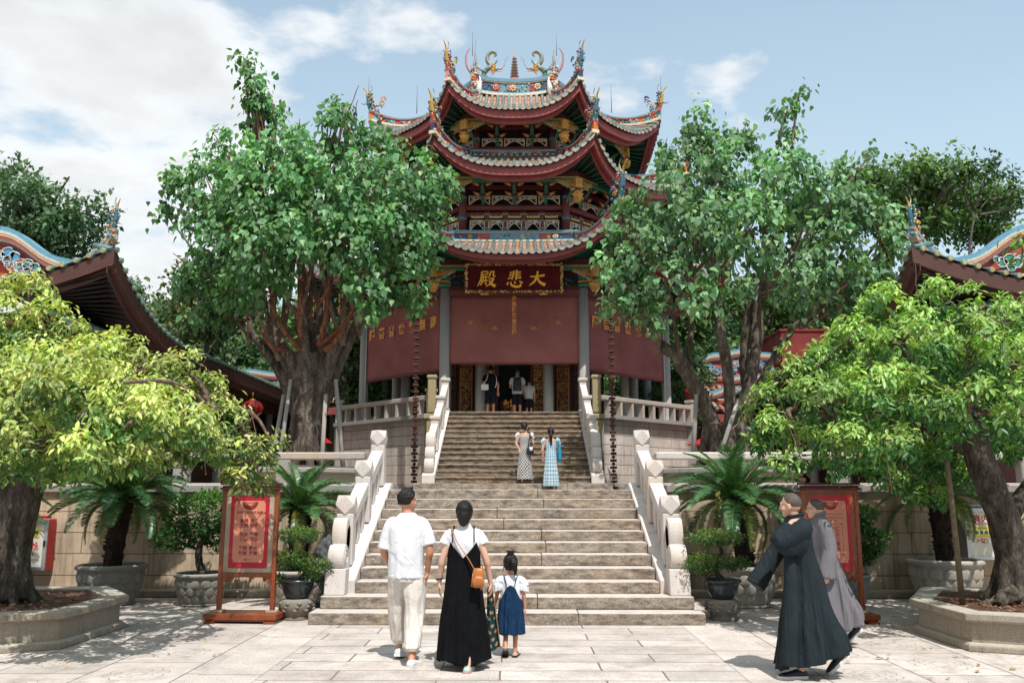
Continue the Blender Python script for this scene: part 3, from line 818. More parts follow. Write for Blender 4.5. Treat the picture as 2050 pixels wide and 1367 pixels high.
for sg in (-1, 1):
    rg = random.Random(21)
    mb = MB(); x = sg*1.50; y = OCY-3.36
    mb.box((x, y, 16.72), (.24, .2, .5), col=PAL['pink'])
    mb.box((x, y, 17.02), (.30, .26, .12), col=PAL['cream']); mb.box((x, y, 17.2), (.2, .2, .28), col=PAL['red'])
    mb.box((x, y, 17.38), (.34, .3, .06), col=PAL['grey'])
    for i in range(60):
        mb.ball((x+rg.uniform(-.15, .15), y-.1+rg.uniform(-.08, .05), 16.55+rg.random()*1.15), rg.uniform(.025, .055), 6, 4, col=pick(rg, ['pink', 'orange', 'cream', 'grey', 'yellow', 'white', 'sky']))
    mb.tube(spline([(x, y, 17.4), (x+sg*.02, y, 17.8), (x-sg*.0, y, 18.15), (x+sg*.03, y, 18.45)], 4), [.10-.007*i for i in range(13)], 6, col=PAL['grey'])
    mb.tube(spline([(x+sg*.1, y, 17.4), (x+sg*.32, y, 17.75), (x+sg*.36, y, 18.2), (x+sg*.22, y, 18.5)], 5), [.07-.0035*i for i in range(16)], 6, col=(.45, .20, .20))
    for i in range(8):
        an = i*.8; mb.tube([(x, y, 17.45+.05*i), (x+.2*math.cos(an), y+.2*math.sin(an), 17.5+.06*i)], [.025, .005], 4, col=pick(rg, ['teal', 'pink', 'grey']))
    # white crane standing in front
    mb.tube(spline([(x-sg*.17, y-.14, 16.45), (x-sg*.16, y-.16, 16.75), (x-sg*.2, y-.16, 17.05), (x-sg*.17, y-.16, 17.25)], 4), [.03, .05, .08, .10, .11, .10, .085, .07, .05, .04, .035, .03, .02], 7, col=PAL['white'])
    make('ridge_post', mb, MT['mosaic'], roof3, True)
for x, y, z, h in ((-1.62, OCY-3.3, 18.2, 1.0), (-1.50, OCY-3.3, 17.4, 1.5), (1.62, OCY-3.3, 18.2, .9), (-3.35, OCY-6.2, 14.5, 1.0), (3.35, OCY-6.2, 14.5, 1.0), (5.75, OCY-2.4, 16.9, .9), (-5.75, OCY-2.4, 16.9, .9)):
    make('lightning_rod', MB().tube([(x, y, z), (x, y, z+h)], [.014, .006], 5), M('rod_metal_%d' % int(x*100), (.12, .12, .13), .4), hall, True)

# ---- storeys between the roofs
def carved_panel(w, h, seed):
    """pierced white-painted panel with an arched foot"""
    rg = random.Random(seed); mb = MB()
    n = 14; pts = [(-w/2, 0)]
    top = [(-w/2, h), (w/2, h)]
    arch = []
    for i in range(n+1):
        u = -1+2*i/n
        zz = h*.62*(1-abs(u)**1.6)*(1+.0*u); arch.append((u*w*.44, zz))
    # frame strips
    for (a, b) in zip([(-w/2, 0)]+arch+[(w/2, 0)], (arch+[(w/2, 0)])):
        dz = .035
        mb.add([(a[0], 0, a[1]), (b[0], 0, b[1]), (b[0], 0, b[1]+dz), (a[0], 0, a[1]+dz)], [(0, 1, 2, 3)], col=PAL['white'])
    mb.box((0, 0, h-.015), (w, .05, .03), col=PAL['cream'])
    for s in (-1, 1): mb.box((s*w/2, 0, h/2), (.03, .05, h), col=PAL['cream'])
    # scrollwork
    for i in range(26):
        u = rg.uniform(-1, 1); lo = h*.62*(1-abs(u)**1.6)+.05
        if lo > h-.06: continue
        z = rg.uniform(lo, h-.04); r = rg.uniform(.03, .055); c = (u*w*.46, -.01, z)
        mb.tube([(c[0]+r*math.cos(a), c[1], c[2]+r*math.sin(a)) for a in [j*.75+i for j in range(7)]], .013, 4, col=rg.choice([PAL['white'], PAL['cream'], PAL['white'], PAL['sky'], PAL['yellow'], PAL['pink']]))
    mb.add([(-w/2, .03, h), (w/2, .03, h), (w/2, .03, h*.66), (-w/2, .03, h*.66)], [(0, 3, 2, 1)], col=(.06, .07, .06))
    return mb
def panel_mesh(name, w, h, seed): return mesh_from(name, carved_panel(w, h, seed))
def bracket_mesh():
    mb = MB()
    mb.tube([(0, .02, 0), (0, -.25, .30), (0, -.62, .62)], [.055, .06, .055], 4, col=(.05, .20, .13), smooth=False)
    for (y, z, sc) in ((-.30, .30, 1.0), (-.55, .58, 1.15)):
        mb.box((0, y, z), (.62*sc, .09, .09), col=(.09, .02, .02)); mb.box((0, y, z+.07), (.16, .14, .06), col=(.05, .20, .13))
        for s in (-1, 1):
            mb.tube(spline([(s*.12, y-.02, z-.02), (s*.24*sc, y-.03, z+.03), (s*.34*sc, y-.04, z+.10)], 4), [.05, .06, .065, .06, .055, .045, .035, .02, .01], 6, col=(.60, .26, .07))
            mb.ball((s*.26*sc, y-.06, z+.05), (.07, .03, .04), 7, 5, col=(.55, .10, .06))
            mb.ball((s*.15*sc, y-.06, z+.01), (.05, .03, .035), 7, 5, col=PAL['teal'])
    return mesh_from('bracket', mb)
BR = bracket_mesh()
def pendant_mesh():
    mb = MB(); rg = random.Random(2)
    mb.box((0, 0, -.17), (.26, .26, .36), col=(.62, .32, .06))
    for i in range(40):
        a = rg.choice([0, 1, 2, 3])*PI/2; u = rg.uniform(-.1, .1); z = rg.uniform(-.33, -.02)
        mb.ball((.13*math.cos(a)-u*math.sin(a), .13*math.sin(a)+u*math.cos(a), z), rg.uniform(.02, .035), 6, 4, col=rg.choice([(.70, .40, .08), (.58, .26, .04), (.75, .45, .12)]))
    mb.lathe([(.10, -.47), (.10, -.34)], 10, col=(.16, .05, .02))
    mb.lathe([(.03, -.82), (.09, -.78), (.12, -.70), (.15, -.68), (.17, -.60), (.16, -.54), (.12, -.50), (.14, -.47), (.10, -.44)], 12, col=(.68, .36, .07))
    for i in range(12):
        an = 2*PI*i/12
        for zz, rr_ in ((-.57, .165), (-.70, .13), (-.78, .08)): mb.ball((rr_*math.cos(an), rr_*math.sin(an), zz), (.04, .04, .05), 6, 4, col=rg.choice([(.74, .42, .10), (.60, .28, .05)]))
    return mesh_from('pendant', mb)
PD = pendant_mesh()
def wing_mesh():
    """gilded fretwork bracket that runs along the ring beam from a hanging post"""
    mb = MB(); rg = random.Random(9)
    for i in range(70):
        u = rg.random(); z = -rg.uniform(.02, .34*(1-u)**.8+.05); r = rg.uniform(.02, .045)
        mb.tube([(.13+u*.62+r*math.cos(a), rg.uniform(-.02, .02), z+r*math.sin(a)) for a in [j*.9+i for j in range(7)]], .013, 4, col=rg.choice([(.62, .34, .07), (.70, .42, .10), (.50, .22, .04)]))
    mb.tube(spline([(.13, -.01, -.36), (.26, -.01, -.31), (.4, -.01, -.22), (.58, -.01, -.12), (.76, -.01, -.05)], 4), .02, 4, col=PAL['sky'])
    mb.add([(.13, .03, 0), (.76, .03, 0), (.76, .03, -.05), (.48, .03, -.17), (.13, .03, -.33)], [(0, 4, 3, 2, 1)], col=(.09, .025, .02))
    return mesh_from('wing', mb)
WG = wing_mesh()
def place(name, me, mat, parent, p, rz):
    o = bpy.data.objects.new(name, me); COL.objects.link(o)
    if not me.materials: me.materials.append(mat)
    o.parent = parent
    o.matrix_basis = wmat(parent).inverted() @ Matrix.Translation(p) @ Matrix.Rotation(rz, 4, 'Z')
    return o

def storey(name, aw, z0, z1, zbeam, beam_h, upper_n, upper_h, low, ring_a, ring_z, nbr):
    mb = MB().loft([oct_ring(aw-.42, z0-.8), oct_ring(aw-.42, z1+.4)], smooth=False)
    root = make(name, mb, MT['dark'], hall, True)
    for k in range(8):
        c = oct_(aw, k, -1); 
        col = MB().lathe([(.135, 0), (.135, z1-z0)], 16, (c.x, c.y, z0))
        o = make('column', col, MT['red'], root, True)
        mb = MB()
        for zz in (zbeam-.05-beam_h*.5-.32, zbeam+beam_h*.5+.22): mb.lathe([(.145, 0), (.15, .03), (.145, .11)], 14, (c.x, c.y, zz), col=(.08, .22, .36))
        make('column_band', mb, MT['carve'], root, True)
    mb = MB()
    for k in range(8):
        a = aw-.02
        pts = [oct_(a, k, -1+2*i/4, zbeam) for i in range(5)]
        mb.tube([pts[0], pts[1], pts[2], pts[3], pts[4]], beam_h*.55, 10, True, flat=1.0)
        for zz, hh in ((zbeam-beam_h*.5-.13, .16), (z1-.05, .16), (z0+.03, .12)):
            A = [oct_(aw-.08, k, -1, zz-hh/2), oct_(aw-.08, k, 1, zz-hh/2), oct_(aw-.08, k, 1, zz+hh/2), oct_(aw-.08, k, -1, zz+hh/2)]
            B = [oct_(aw-.22, k, -1, zz-hh/2), oct_(aw-.22, k, 1, zz-hh/2), oct_(aw-.22, k, 1, zz+hh/2), oct_(aw-.22, k, -1, zz+hh/2)]
            mb.add(A+B, [(0, 1, 2, 3), (0, 4, 5, 1), (3, 2, 6, 7)])
    make('tie_beams', mb, MT['red'], root, True)
    w = aw*T8*2-.34
    pu = panel_mesh('pierced_panel', w/upper_n-.10, upper_h, 31)
    for k in range(8):
        if k in (3, 4, 5): continue
        for i in range(upper_n):
            l = (-w/2+w*(i+.5)/upper_n)/(aw*T8)
            place('pierced_panel', pu, MT['carve'], root, oct_(aw-.02, k, l, zbeam+beam_h*.55+.02), k*PI/4)
    if low:
        pl = panel_mesh('arched_panel', .50, .36, 44); pm = MB(); pm.box((0, 0, 0), (.40, .08, .07), col=(.62, .46, .22))
        for s in (-1, 1): pm.ball((s*.19, -.02, .01), (.06, .05, .06), 7, 5, col=(.66, .42, .14))
        pm.box((0, 0, .09), (.16, .12, .09), col=(.20, .05, .045))
        pm = mesh_from('cushion_block', pm)
        n = 5
        for k in range(8):
            if k in (3, 4, 5): continue
            for i in range(n):
                l = (-w/2+w*(i+.5)/n)/(aw*T8)
                place('arched_panel', pl, MT['carve'], root, oct_(aw-.05, k, l, z0+.09), k*PI/4)
                place('cushion_block', pm, MT['carve'], root, oct_(aw-.05, k, l, z0+.56), k*PI/4)
            for i in range(n-1):
                st = MB()
                l = (-w/2+w*(i+1)/n)/(aw*T8); c = oct_(aw-.12, k, l, z0+.40)
                st.box((c.x, c.y, c.z), (.17, .14, .74), rz=k*PI/4, col=(.17, .04, .038))
                for zz in (z0+.14, z0+.42, z0+.66): st.box((c.x, c.y, zz), (.24, .22, .05), rz=k*PI/4, col=(.25, .25, .21))
                make('strut_block', st, MT['carve'], root, True)
    for k in range(8):
        if k in (3, 4, 5): continue
        for i in range(nbr):
            l = ((i+.5)/nbr*2-1)*.92
            place('bracket_set', BR, MT['carve'], root, oct_(aw-.02, k, l, zbeam+beam_h*.5), k*PI/4)
    for k in range(8):
        if k in (4, 5): continue
        c = oct_(ring_a-.02, k, -1, ring_z-.06)
        place('gilded_pendant', PD, MT['mosaic'], root, c, k*PI/4-PI/8)
        # corner strut from the column to the pendant
        a = oct_(aw, k, -1, zbeam+.1); mbs = MB().tube([a, a.lerp(c, .5)+Vector((0, 0, .05)), Vector((c.x, c.y, ring_z-.1))], .06, 4, col=(.07, .22, .15), smooth=False)
        make('corner_strut', mbs, MT['carve'], root, True)
    for k in range(8):
        if k in (3, 4, 5): continue
        W = ring_a*T8
        place('gilded_fretwork', WG, MT['carve'], root, oct_(ring_a+.02, k, -1, ring_z-.10), k*PI/4)
        o = place('gilded_fretwork', WG, MT['carve'], root, oct_(ring_a+.02, k, 1, ring_z-.10), k*PI/4)
        o.matrix_basis = o.matrix_basis @ Matrix.Scale(-1, 4, (1, 0, 0))
    return root
storey('middle_storey', 4.46, 10.80, 12.55, 11.70, .20, 4, .32, True, 5.36, 12.50, 3)
storey('top_storey', 3.46, 14.05, 15.30, 14.34, .18, 3, .30, False, 4.40, 15.10, 2)

# ---- ground storey
CA = 5.61
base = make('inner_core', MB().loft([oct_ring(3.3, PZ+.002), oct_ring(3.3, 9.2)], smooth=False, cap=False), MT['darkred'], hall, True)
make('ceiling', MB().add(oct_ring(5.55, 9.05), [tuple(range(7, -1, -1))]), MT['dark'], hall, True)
for k in range(8):
    c = oct_(CA, k, -1)
    o = make('stone_column', MB().lathe([(.24, 0), (.24, .10), (.19, .22), (.165, .30), (.165, 4.3)], 20, (c.x, c.y, PZ+.001)), MT['colstone'], hall, True)
    c = oct_(4.45, k, -.62) if k % 2 == 0 else oct_(4.45, k, -1)
for k in (0, 1, 7, 2, 6):
    for l in (-.62, .62):
        c = oct_(4.55, k, l); make('inner_column', MB().lathe([(.22, 0), (.22, .12), (.175, .24), (.175, 4.6)], 18, (c.x, c.y, PZ+.001)), MT['colstone'], hall, True)
# beams above the columns, painted brackets between
mb = MB()
for k in range(8):
    for (zz, hh, a) in ((8.38, .30, CA), (9.0, .2, CA)):
        A = [oct_(a+.10, k, -1, zz-hh/2), oct_(a+.10, k, 1, zz-hh/2), oct_(a+.10, k, 1, zz+hh/2), oct_(a+.10, k, -1, zz+hh/2)]
        B = [oct_(a-.10, k, -1, zz-hh/2), oct_(a-.10, k, 1, zz-hh/2), oct_(a-.10, k, 1, zz+hh/2), oct_(a-.10, k, -1, zz+hh/2)]
        mb.add(A+B, [(0, 1, 2, 3), (7, 6, 5, 4), (0, 4, 5, 1), (3, 2, 6, 7)])
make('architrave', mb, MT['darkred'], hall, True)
mb = MB()
for k in range(8):
    A = [oct_(CA+.0, k, -1, 8.5), oct_(CA+.0, k, 1, 8.5), oct_(CA, k, 1, 9.2), oct_(CA, k, -1, 9.2)]
    mb.add(A, [(0, 1, 2, 3)], col=(.02, .03, .03))
    rg = random.Random(40+k)
    for i in range(60):
        l = rg.uniform(-.97, .97); z = rg.choice([8.60, 8.76, 8.92])+rg.uniform(-.03, .03); c = oct_(CA+.02, k, l, z); ph = k*PI/4
        r_ = rg.uniform(.05, .10)
        mb.tube([c+Vector((math.cos(ph)*r_*math.cos(a), math.sin(ph)*r_*math.cos(a), r_*.6*math.sin(a))) for a in [j*.8+i for j in range(6)]], .014, 4, col=pick(rg, ['teal', 'green', 'sky', 'teal', 'yellow', 'cream', 'red', 'teal']))
make('painted_frieze', mb, MT['carve'], hall, True)
# stacked drum capitals
mb = MB()
for k in range(8):
    c = oct_(CA+.12, k, -1)
    for i, (z, cc) in enumerate(((8.48, PAL['green']), (8.60, (.55, .28, .05)), (8.72, PAL['teal']), (8.86, (.5, .1, .05)))):
        mb.lathe([(.2, 0), (.24, .05), (.2, .10)], 14, (c.x, c.y, z), col=cc)
make('capitals', mb, MT['carve'], hall, True)
for k in (0, 1, 2, 6, 7, 3):
    c = oct_(6.43, k, -1, 8.98)
    place('gilded_pendant', PD, MT['mosaic'], hall, c, k*PI/4-PI/8)
for k in (0, 1, 2, 6, 7):
    place('gilded_fretwork', WG, MT['carve'], hall, oct_(6.47, k, -1, 8.9), k*PI/4)
    o = place('gilded_fretwork', WG, MT['carve'], hall, oct_(6.47, k, 1, 8.9), k*PI/4); o.matrix_basis = o.matrix_basis @ Matrix.Scale(-1, 4, (1, 0, 0))
# doors: a near-black slab painted as the unlit opening, gilded leaves, carved door panels
dy = OCY-3.3-.06
make('door_opening', MB().box((0, dy+.02, PZ+1.9), (1.15, .08, 3.8)), M('doorway_shade', (.006, .010, .016), .8, .2, 3, 0), hall, True)
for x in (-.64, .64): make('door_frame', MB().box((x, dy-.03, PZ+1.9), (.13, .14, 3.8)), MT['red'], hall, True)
def gilt_leaf(w, h, seed, bright):
    rg = random.Random(seed); mb = MB()
    mb.box((0, 0, h/2), (w, .07, h), col=(.10, .022, .018))
    zs = [(.05, .30), (.33, .50), (.53, .97)]
    for a, b in ((.04, .36), (.385, .50), (.525, .97)):
        za, zb = a*h, b*h
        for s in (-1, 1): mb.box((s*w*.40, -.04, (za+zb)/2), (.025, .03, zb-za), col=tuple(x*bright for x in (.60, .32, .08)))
        for z in (za, zb): mb.box((0, -.04, z), (w*.8+.03, .03, .025), col=tuple(x*bright for x in (.60, .32, .08)))
        for i in range(int(70*(zb-za)/1.2)):
            c = (rg.uniform(-w*.34, w*.34), -.04, rg.uniform(za+.05, zb-.05)); r_ = rg.uniform(.02, .045)
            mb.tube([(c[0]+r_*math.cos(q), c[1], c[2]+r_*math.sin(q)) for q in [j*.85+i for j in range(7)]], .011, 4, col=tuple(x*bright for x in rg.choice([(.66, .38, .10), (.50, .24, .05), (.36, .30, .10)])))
    return mb
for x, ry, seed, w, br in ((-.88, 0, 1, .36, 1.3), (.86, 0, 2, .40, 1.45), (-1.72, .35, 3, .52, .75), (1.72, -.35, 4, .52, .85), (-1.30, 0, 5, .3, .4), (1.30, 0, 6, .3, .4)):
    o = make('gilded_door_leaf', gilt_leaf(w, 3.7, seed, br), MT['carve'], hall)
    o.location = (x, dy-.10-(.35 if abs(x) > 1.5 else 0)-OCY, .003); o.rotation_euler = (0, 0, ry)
for k in (1, 7, 2, 6):
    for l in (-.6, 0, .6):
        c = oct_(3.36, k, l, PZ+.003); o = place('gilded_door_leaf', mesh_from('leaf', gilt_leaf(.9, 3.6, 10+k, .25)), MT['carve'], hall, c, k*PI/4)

# ---- things that hang on the hall
def strokes(mb, lines, x0, y0, s, slant=.18, wt=1.0):
    """brush strokes: each a polyline of (x, y, width); y up; laid in the XZ plane"""
    for ln in lines:
        pts = spline([(p[0], p[1], p[2]) for p in ln], 6) if len(ln) > 2 else [tuple(np.array(ln[0])+(np.array(ln[1])-np.array(ln[0]))*i/6) for i in range(7)]
        L = []; Rr = []
        for i, p in enumerate(pts):
            a = pts[max(i-1, 0)]; b = pts[min(i+1, len(pts)-1)]
            dx, dy_ = b[0]-a[0], b[1]-a[1]; d = math.hypot(dx, dy_) or 1
            w = p[2]*wt/2; nx, ny = -dy_/d*w, dx/d*w
            L.append((p[0]+nx, p[1]+ny)); Rr.append((p[0]-nx, p[1]-ny))
        f = lambda q: (x0+(q[0]+q[1]*slant)*s, 0, y0+q[1]*s)
        n = len(pts)
        a0 = pts[0]; 
        vs = [f(q) for q in L]+[f(q) for q in Rr]
        vb = [(v[0], .02, v[2]) for v in vs]
        mb.add(vs, [(i, i+1, n+i+1, n+i)[::-1] for i in range(n-1)])
DA = [[(.02, .62, .10), (.45, .63, .12), (.98, .72, .15)], [(.50, 1.0, .14), (.47, .62, .15), (.30, .28, .15), (-.02, .02, .05)], [(.50, .58, .10), (.68, .26, .17), (1.05, .05, .22)]]
BEI = [[(.40, 1.0, .11), (.38, .72, .12), (.30, .42, .06)], [(.16, .86, .10), (.34, .90, .08)], [(.13, .70, .10), (.32, .74, .08)], [(.06, .50, .10), (.30, .58, .07)],
       [(.58, 1.04, .14), (.57, .75, .13), (.56, .42, .10)], [(.64, .88, .09), (.84, .92, .11)], [(.64, .72, .09), (.84, .74, .11)], [(.64, .56, .09), (.88, .57, .12)],
       [(.10, .30, .06), (.02, .12, .14)], [(.24, .30, .08), (.32, .10, .12), (.60, .0, .15), (.86, .06, .13), (.84, .20, .05)], [(.46, .34, .06), (.54, .20, .13)], [(.76, .36, .06), (.98, .24, .14)]]
DIAN = [[(.10, .95, .09), (.48, .97, .10)], [(.48, .97, .10), (.47, .78, .09)], [(.12, .76, .07), (.48, .79, .08)], [(.10, .95, .12), (.10, .5, .12), (-.08, .02, .05)],
        [(.14, .58, .08), (.50, .62, .09)], [(.24, .70, .08), (.23, .34, .09)], [(.40, .70, .08), (.39, .34, .09)], [(.04, .34, .09), (.54, .38, .10)], [(.22, .28, .08), (.08, .10, .12)], [(.38, .28, .07), (.48, .12, .13)],
        [(.66, .96, .11), (.64, .74, .10), (.54, .58, .05)], [(.66, .96, .09), (.90, .97, .11)], [(.88, .97, .10), (.87, .70, .10), (1.0, .66, .09)], [(.58, .50, .08), (.92, .53, .11)], [(.92, .53, .12), (.76, .22, .12), (.48, .0, .05)], [(.62, .40, .08), (.82, .16, .15), (1.08, .02, .20)]]
plq = thing('name_board', 'dark red name board with gilt border and three large gold characters above the entrance', 'sign', (0, 26.78, 8.02))
plq.rotation_euler = (R(9), 0, 0)
make('board', MB().box((0, 0, .47), (3.0, .08, .82)), M('board_lacquer', (.085, .008, .010), .75, .3, 3, .05, 30, spec=.12), plq)
fr = MB(); rg = random.Random(4)
for (c, d) in (((0, -.02, .03), (3.18, .12, .10)), ((0, -.02, .91), (3.18, .12, .10)), ((-1.54, -.02, .47), (.10, .12, .78)), ((1.54, -.02, .47), (.10, .12, .78))): fr.box(c, d, col=(.10, .03, .01))
for i in range(260):
    if i % 3: x, z = rg.uniform(-1.57, 1.57), rg.choice([.03, .91])+rg.uniform(-.03, .03)
    else: x, z = rg.choice([-1.54, 1.54])+rg.uniform(-.03, .03), rg.uniform(0, .94)
    r_ = rg.uniform(.012, .028); fr.tube([(x+r_*math.cos(q), -.085, z+r_*math.sin(q)) for q in [j*.9+i for j in range(6)]], .010, 4, col=rg.choice([(.74, .44, .10), (.62, .30, .05), (.80, .55, .2)]))
make('gilt_border', fr, MT['carve'], plq)
MT['goldtext'] = M('gold_leaf_characters', (.95, .47, .05), .6, .2, 9, .1, 60, spec=.3)
tx = MB()
strokes(tx, DIAN, -1.14, .20, .50, .12); strokes(tx, BEI, -.24, .19, .52, .06); strokes(tx, DA, .50, .22, .48, .06)
for i in range(len(tx.v)): tx.v[i] = (tx.v[i][0], -.055+(.0006*(i % 7)), tx.v[i][2])
make('characters', tx, MT['goldtext'], plq)
for x in (-.95, .95): make('hanger', MB().box((x, -.06, -.05), (.26, .06, .05)), MT['gold'], plq)

def text_mesh(name, s, size, align='CENTER', bold=0.0, extrude=0.0):
    c = bpy.data.curves.new('t', 'FONT'); c.body = s; c.size = size; c.align_x = align; c.align_y = 'CENTER'; c.offset = bold; c.extrude = extrude
    o = bpy.data.objects.new('t', c); COL.objects.link(o)
    me = bpy.data.meshes.new_from_object(o.evaluated_get(bpy.context.evaluated_depsgraph_get()))
    bpy.data.objects.remove(o); bpy.data.curves.remove(c); me.name = name
    return me
def text_join(items, y=0.0):
    """items: (string, x, z, size, bold[, xscale]) -> one mesh standing in the XZ plane facing -Y"""
    mb = MB()
    for it in items:
        s, x, z, size, bold = it[:5]; xs = it[5] if len(it) > 5 else 1.0
        me = text_mesh('t', s, size, bold=bold)
        mb.add([(x+v.co.x*xs, y, z+v.co.y) for v in me.vertices], [tuple(p.vertices) for p in me.polygons])
        bpy.data.meshes.remove(me)
    return mb
MT['screen'] = M('dusty_maroon_screen_cloth', (.335, .128, .120), .9, .26, 1.1, .12, 220, spec=.08, folds=(1.6, 1.6, .5, .35), dirt=.12)
MT['screentext'] = M('orange_print', (.95, .43, .11), .7, .25, 6, 0)
MT['screenfaint'] = M('faint_orange_print', (.52, .21, .13), .8, .25, 6, 0)
def cloudlet(mb, x, z, s, fl):
    for (cx, cz, r_, a0, a1) in ((0, .05, .10, 0, 5.5), (-.13, -.02, .085, .6, 5.8), (.12, -.02, .08, -1.5, 4.0), (-.03, -.08, .07, 2.8, 7.5)):
        mb.tube([(x+fl*s*(cx+r_*(1-.10*j/3)*math.cos(a0+(a1-a0)*j/14)), 0, z+s*(cz+r_*(1-.06*j/3)*math.sin(a0+(a1-a0)*j/14))) for j in range(15)], .010*s*2.1, 4)
    mb.tube(spline([(x+fl*s*.16, 0, z-s*.10), (x+fl*s*.30, 0, z-s*.07), (x+fl*s*.48, 0, z-s*.04)], 4), [.014*s*1.3*(1-i/9) for i in range(9)], 4)
CH = '南無觀世音菩薩'
def screen(name, label, k, hw, ztop, zbot, chars, rot):
    c = oct_(CA+.03, k, 0, 0)
    t = thing('roller_screen', label, 'screen', (c.x, c.y, zbot), rot, group='maroon roller screens of the hall')
    H = ztop-zbot
    mb = MB().grid(lambda u, v: Vector(((2*u-1)*hw, .012*math.sin(u*9)*math.sin(PI*v)+.01*math.sin(u*3+1), v*H)), 30, 14, True)
    make('cloth', mb, MT['screen'], t, solid=.006)
    make('roller_box', MB().box((0, -.0, H+.10), (hw*2+.12, .16, .20)), MT['red'], t, False, .02)
    make('bottom_bar', MB().tube([(-hw, 0, .0), (0, 0, 0), (hw, 0, 0)], .022, 8), MT['red'], t)
    for s in (-1, 1): make('guide_rail', MB().tube([(s*(hw+.05), -.02, -(zbot-PZ)+.02), (s*(hw+.05), -.02, H)], .022, 8), MT['white_metal'], t)
    return t, H
t, H = screen('s', 'maroon roller screen over the entrance with a column of small orange characters between cloud motifs', 0, 2.17, 8.20, 5.87, None, 0)
make('characters', text_join([(ch, 0, H-.11-.1925*i, .185, .005, .9) for i, ch in enumerate(CH)], -.03), MT['screentext'], t)
mb = MB(); fa = MB()
for s in (-1, 1):
    x = s*1.03
    cloudlet(mb, x+s*.44, H-.93, .40, s); cloudlet(mb, x-s*.38, H-1.12, .40, s); cloudlet(fa, x+s*.34, H-.75, .28, s)
    # lotus seat and a robed standing outline, only just legible
    for z0, w in ((H-1.12, .24), (H-1.02, .25), (H-.93, .20)): fa.tube([(x+w*math.cos(q), 0, z0+.04*math.sin(q)) for q in [2*PI*j/24 for j in range(25)]], .007, 4)
    for j in range(-4, 5): fa.tube(spline([(x+j*.05, 0, H-1.13), (x+j*.055+.02, 0, H-1.06), (x+j*.05, 0, H-.97)], 3), .006, 4)
    for q in (-1, 1):
        fa.tube(spline([(x+q*.15, 0, H-.92), (x+q*.11, 0, H-.74), (x+q*.08, 0, H-.58), (x+q*.12, 0, H-.47), (x+q*.06, 0, H-.40)], 4), .007, 4)
        fa.tube(spline([(x+q*.06, 0, H-.9), (x+q*.04, 0, H-.7), (x+q*.06, 0, H-.55)], 4), .007, 4)
    fa.tube([(x+.14*math.cos(q), 0, H-.34+.14*math.sin(q)) for q in [2*PI*j/24 for j in range(20)]], .006, 4)
    fa.tube([(x+.06*math.cos(q), 0, H-.37+.075*math.sin(q)) for q in [2*PI*j/16 for j in range(17)]], .006, 4)
for m_ in (mb, fa):
    for i in range(len(m_.v)): m_.v[i] = (m_.v[i][0], -.03+m_.v[i][1]*.2, m_.v[i][2])
make('cloud_motifs', mb, MT['screentext'], t); make('faint_figures', fa, MT['screenfaint'], t)
for k, lab in ((7, 'maroon roller screen left of the entrance, slanting away, with a row of orange characters'), (1, 'maroon roller screen right of the entrance, slanting away, with a row of orange characters')):
    t, H = screen('s', lab, k, 2.10, 8.20, 5.66, CH, k*PI/4)
    row = CH[::-1]
    make('characters', text_join([(ch, -1.78+.593*i, H-.86, .43, .013, .85) for i, ch in enumerate(row)], -.035), MT['screentext'], t)
# rain chains at the eave corners
MT['rust'] = M('rusty_iron', (.095, .030, .022), .7, .5, 14, .5, 60)
link_me = None
for sgn, lab in ((-1, 'long rusty rain chain of square cups hanging left of the upper stairs'), (1, 'long rusty rain chain of square cups hanging right of the upper stairs')):
    mb = MB(); x, y = sgn*3.02, 26.0
    z = 9.55; i = 0
    mb.tube([(x, y, 9.75), (x, y, 1.76)], .018, 5)
    while z > 1.9:
        w = .17 if i % 2 == 0 else .10
        mb.box((x+rnd.uniform(-.008, .008), y, z), (w, w, .075), rz=rnd.uniform(-.25, .25)); z -= .105; i += 1
    mb.lathe([(.12, 0), (.10, .10)], 8, (x, y, 1.735), smooth=False)
    o = make('rain_chain', mb, MT['rust'], None, bevel=.006); tag(o, lab, 'rain chain', 'rain chains at the eave corners')
for sgn in (-1, 1):
    mb = MB(); x, y = sgn*(5.9), 17.6
    z = 3.4; i = 0
    mb.tube([(x, y, 3.5), (x, y, 1.76)], .018, 5)
    while z > 1.85:
        w = .17 if i % 2 == 0 else .10
        mb.box((x, y, z), (w, w, .075), rz=rnd.uniform(-.25, .25)); z -= .105; i += 1
    o = make('rain_chain', mb, MT['rust'], None, bevel=.006); tag(o, 'short rusty rain chain seen behind the sign stand on the %s' % ('left' if sgn < 0 else 'right'), 'rain chain', 'rain chains behind the sign stands')
# offering table in the doorway
t = thing('offering_table', 'low dark offering table with a gold character at the hall door', 'table', (0, 29.75, PZ))
make('table_box', MB().box((0, 0, .36), (1.0, .4, .70)), M('dark_cloth_red', (.05, .010, .012), .8), t, False, .02)
make('characters', text_join([('納', -.20, .50, .40, .012)], -.205), MT['goldtext'], t)
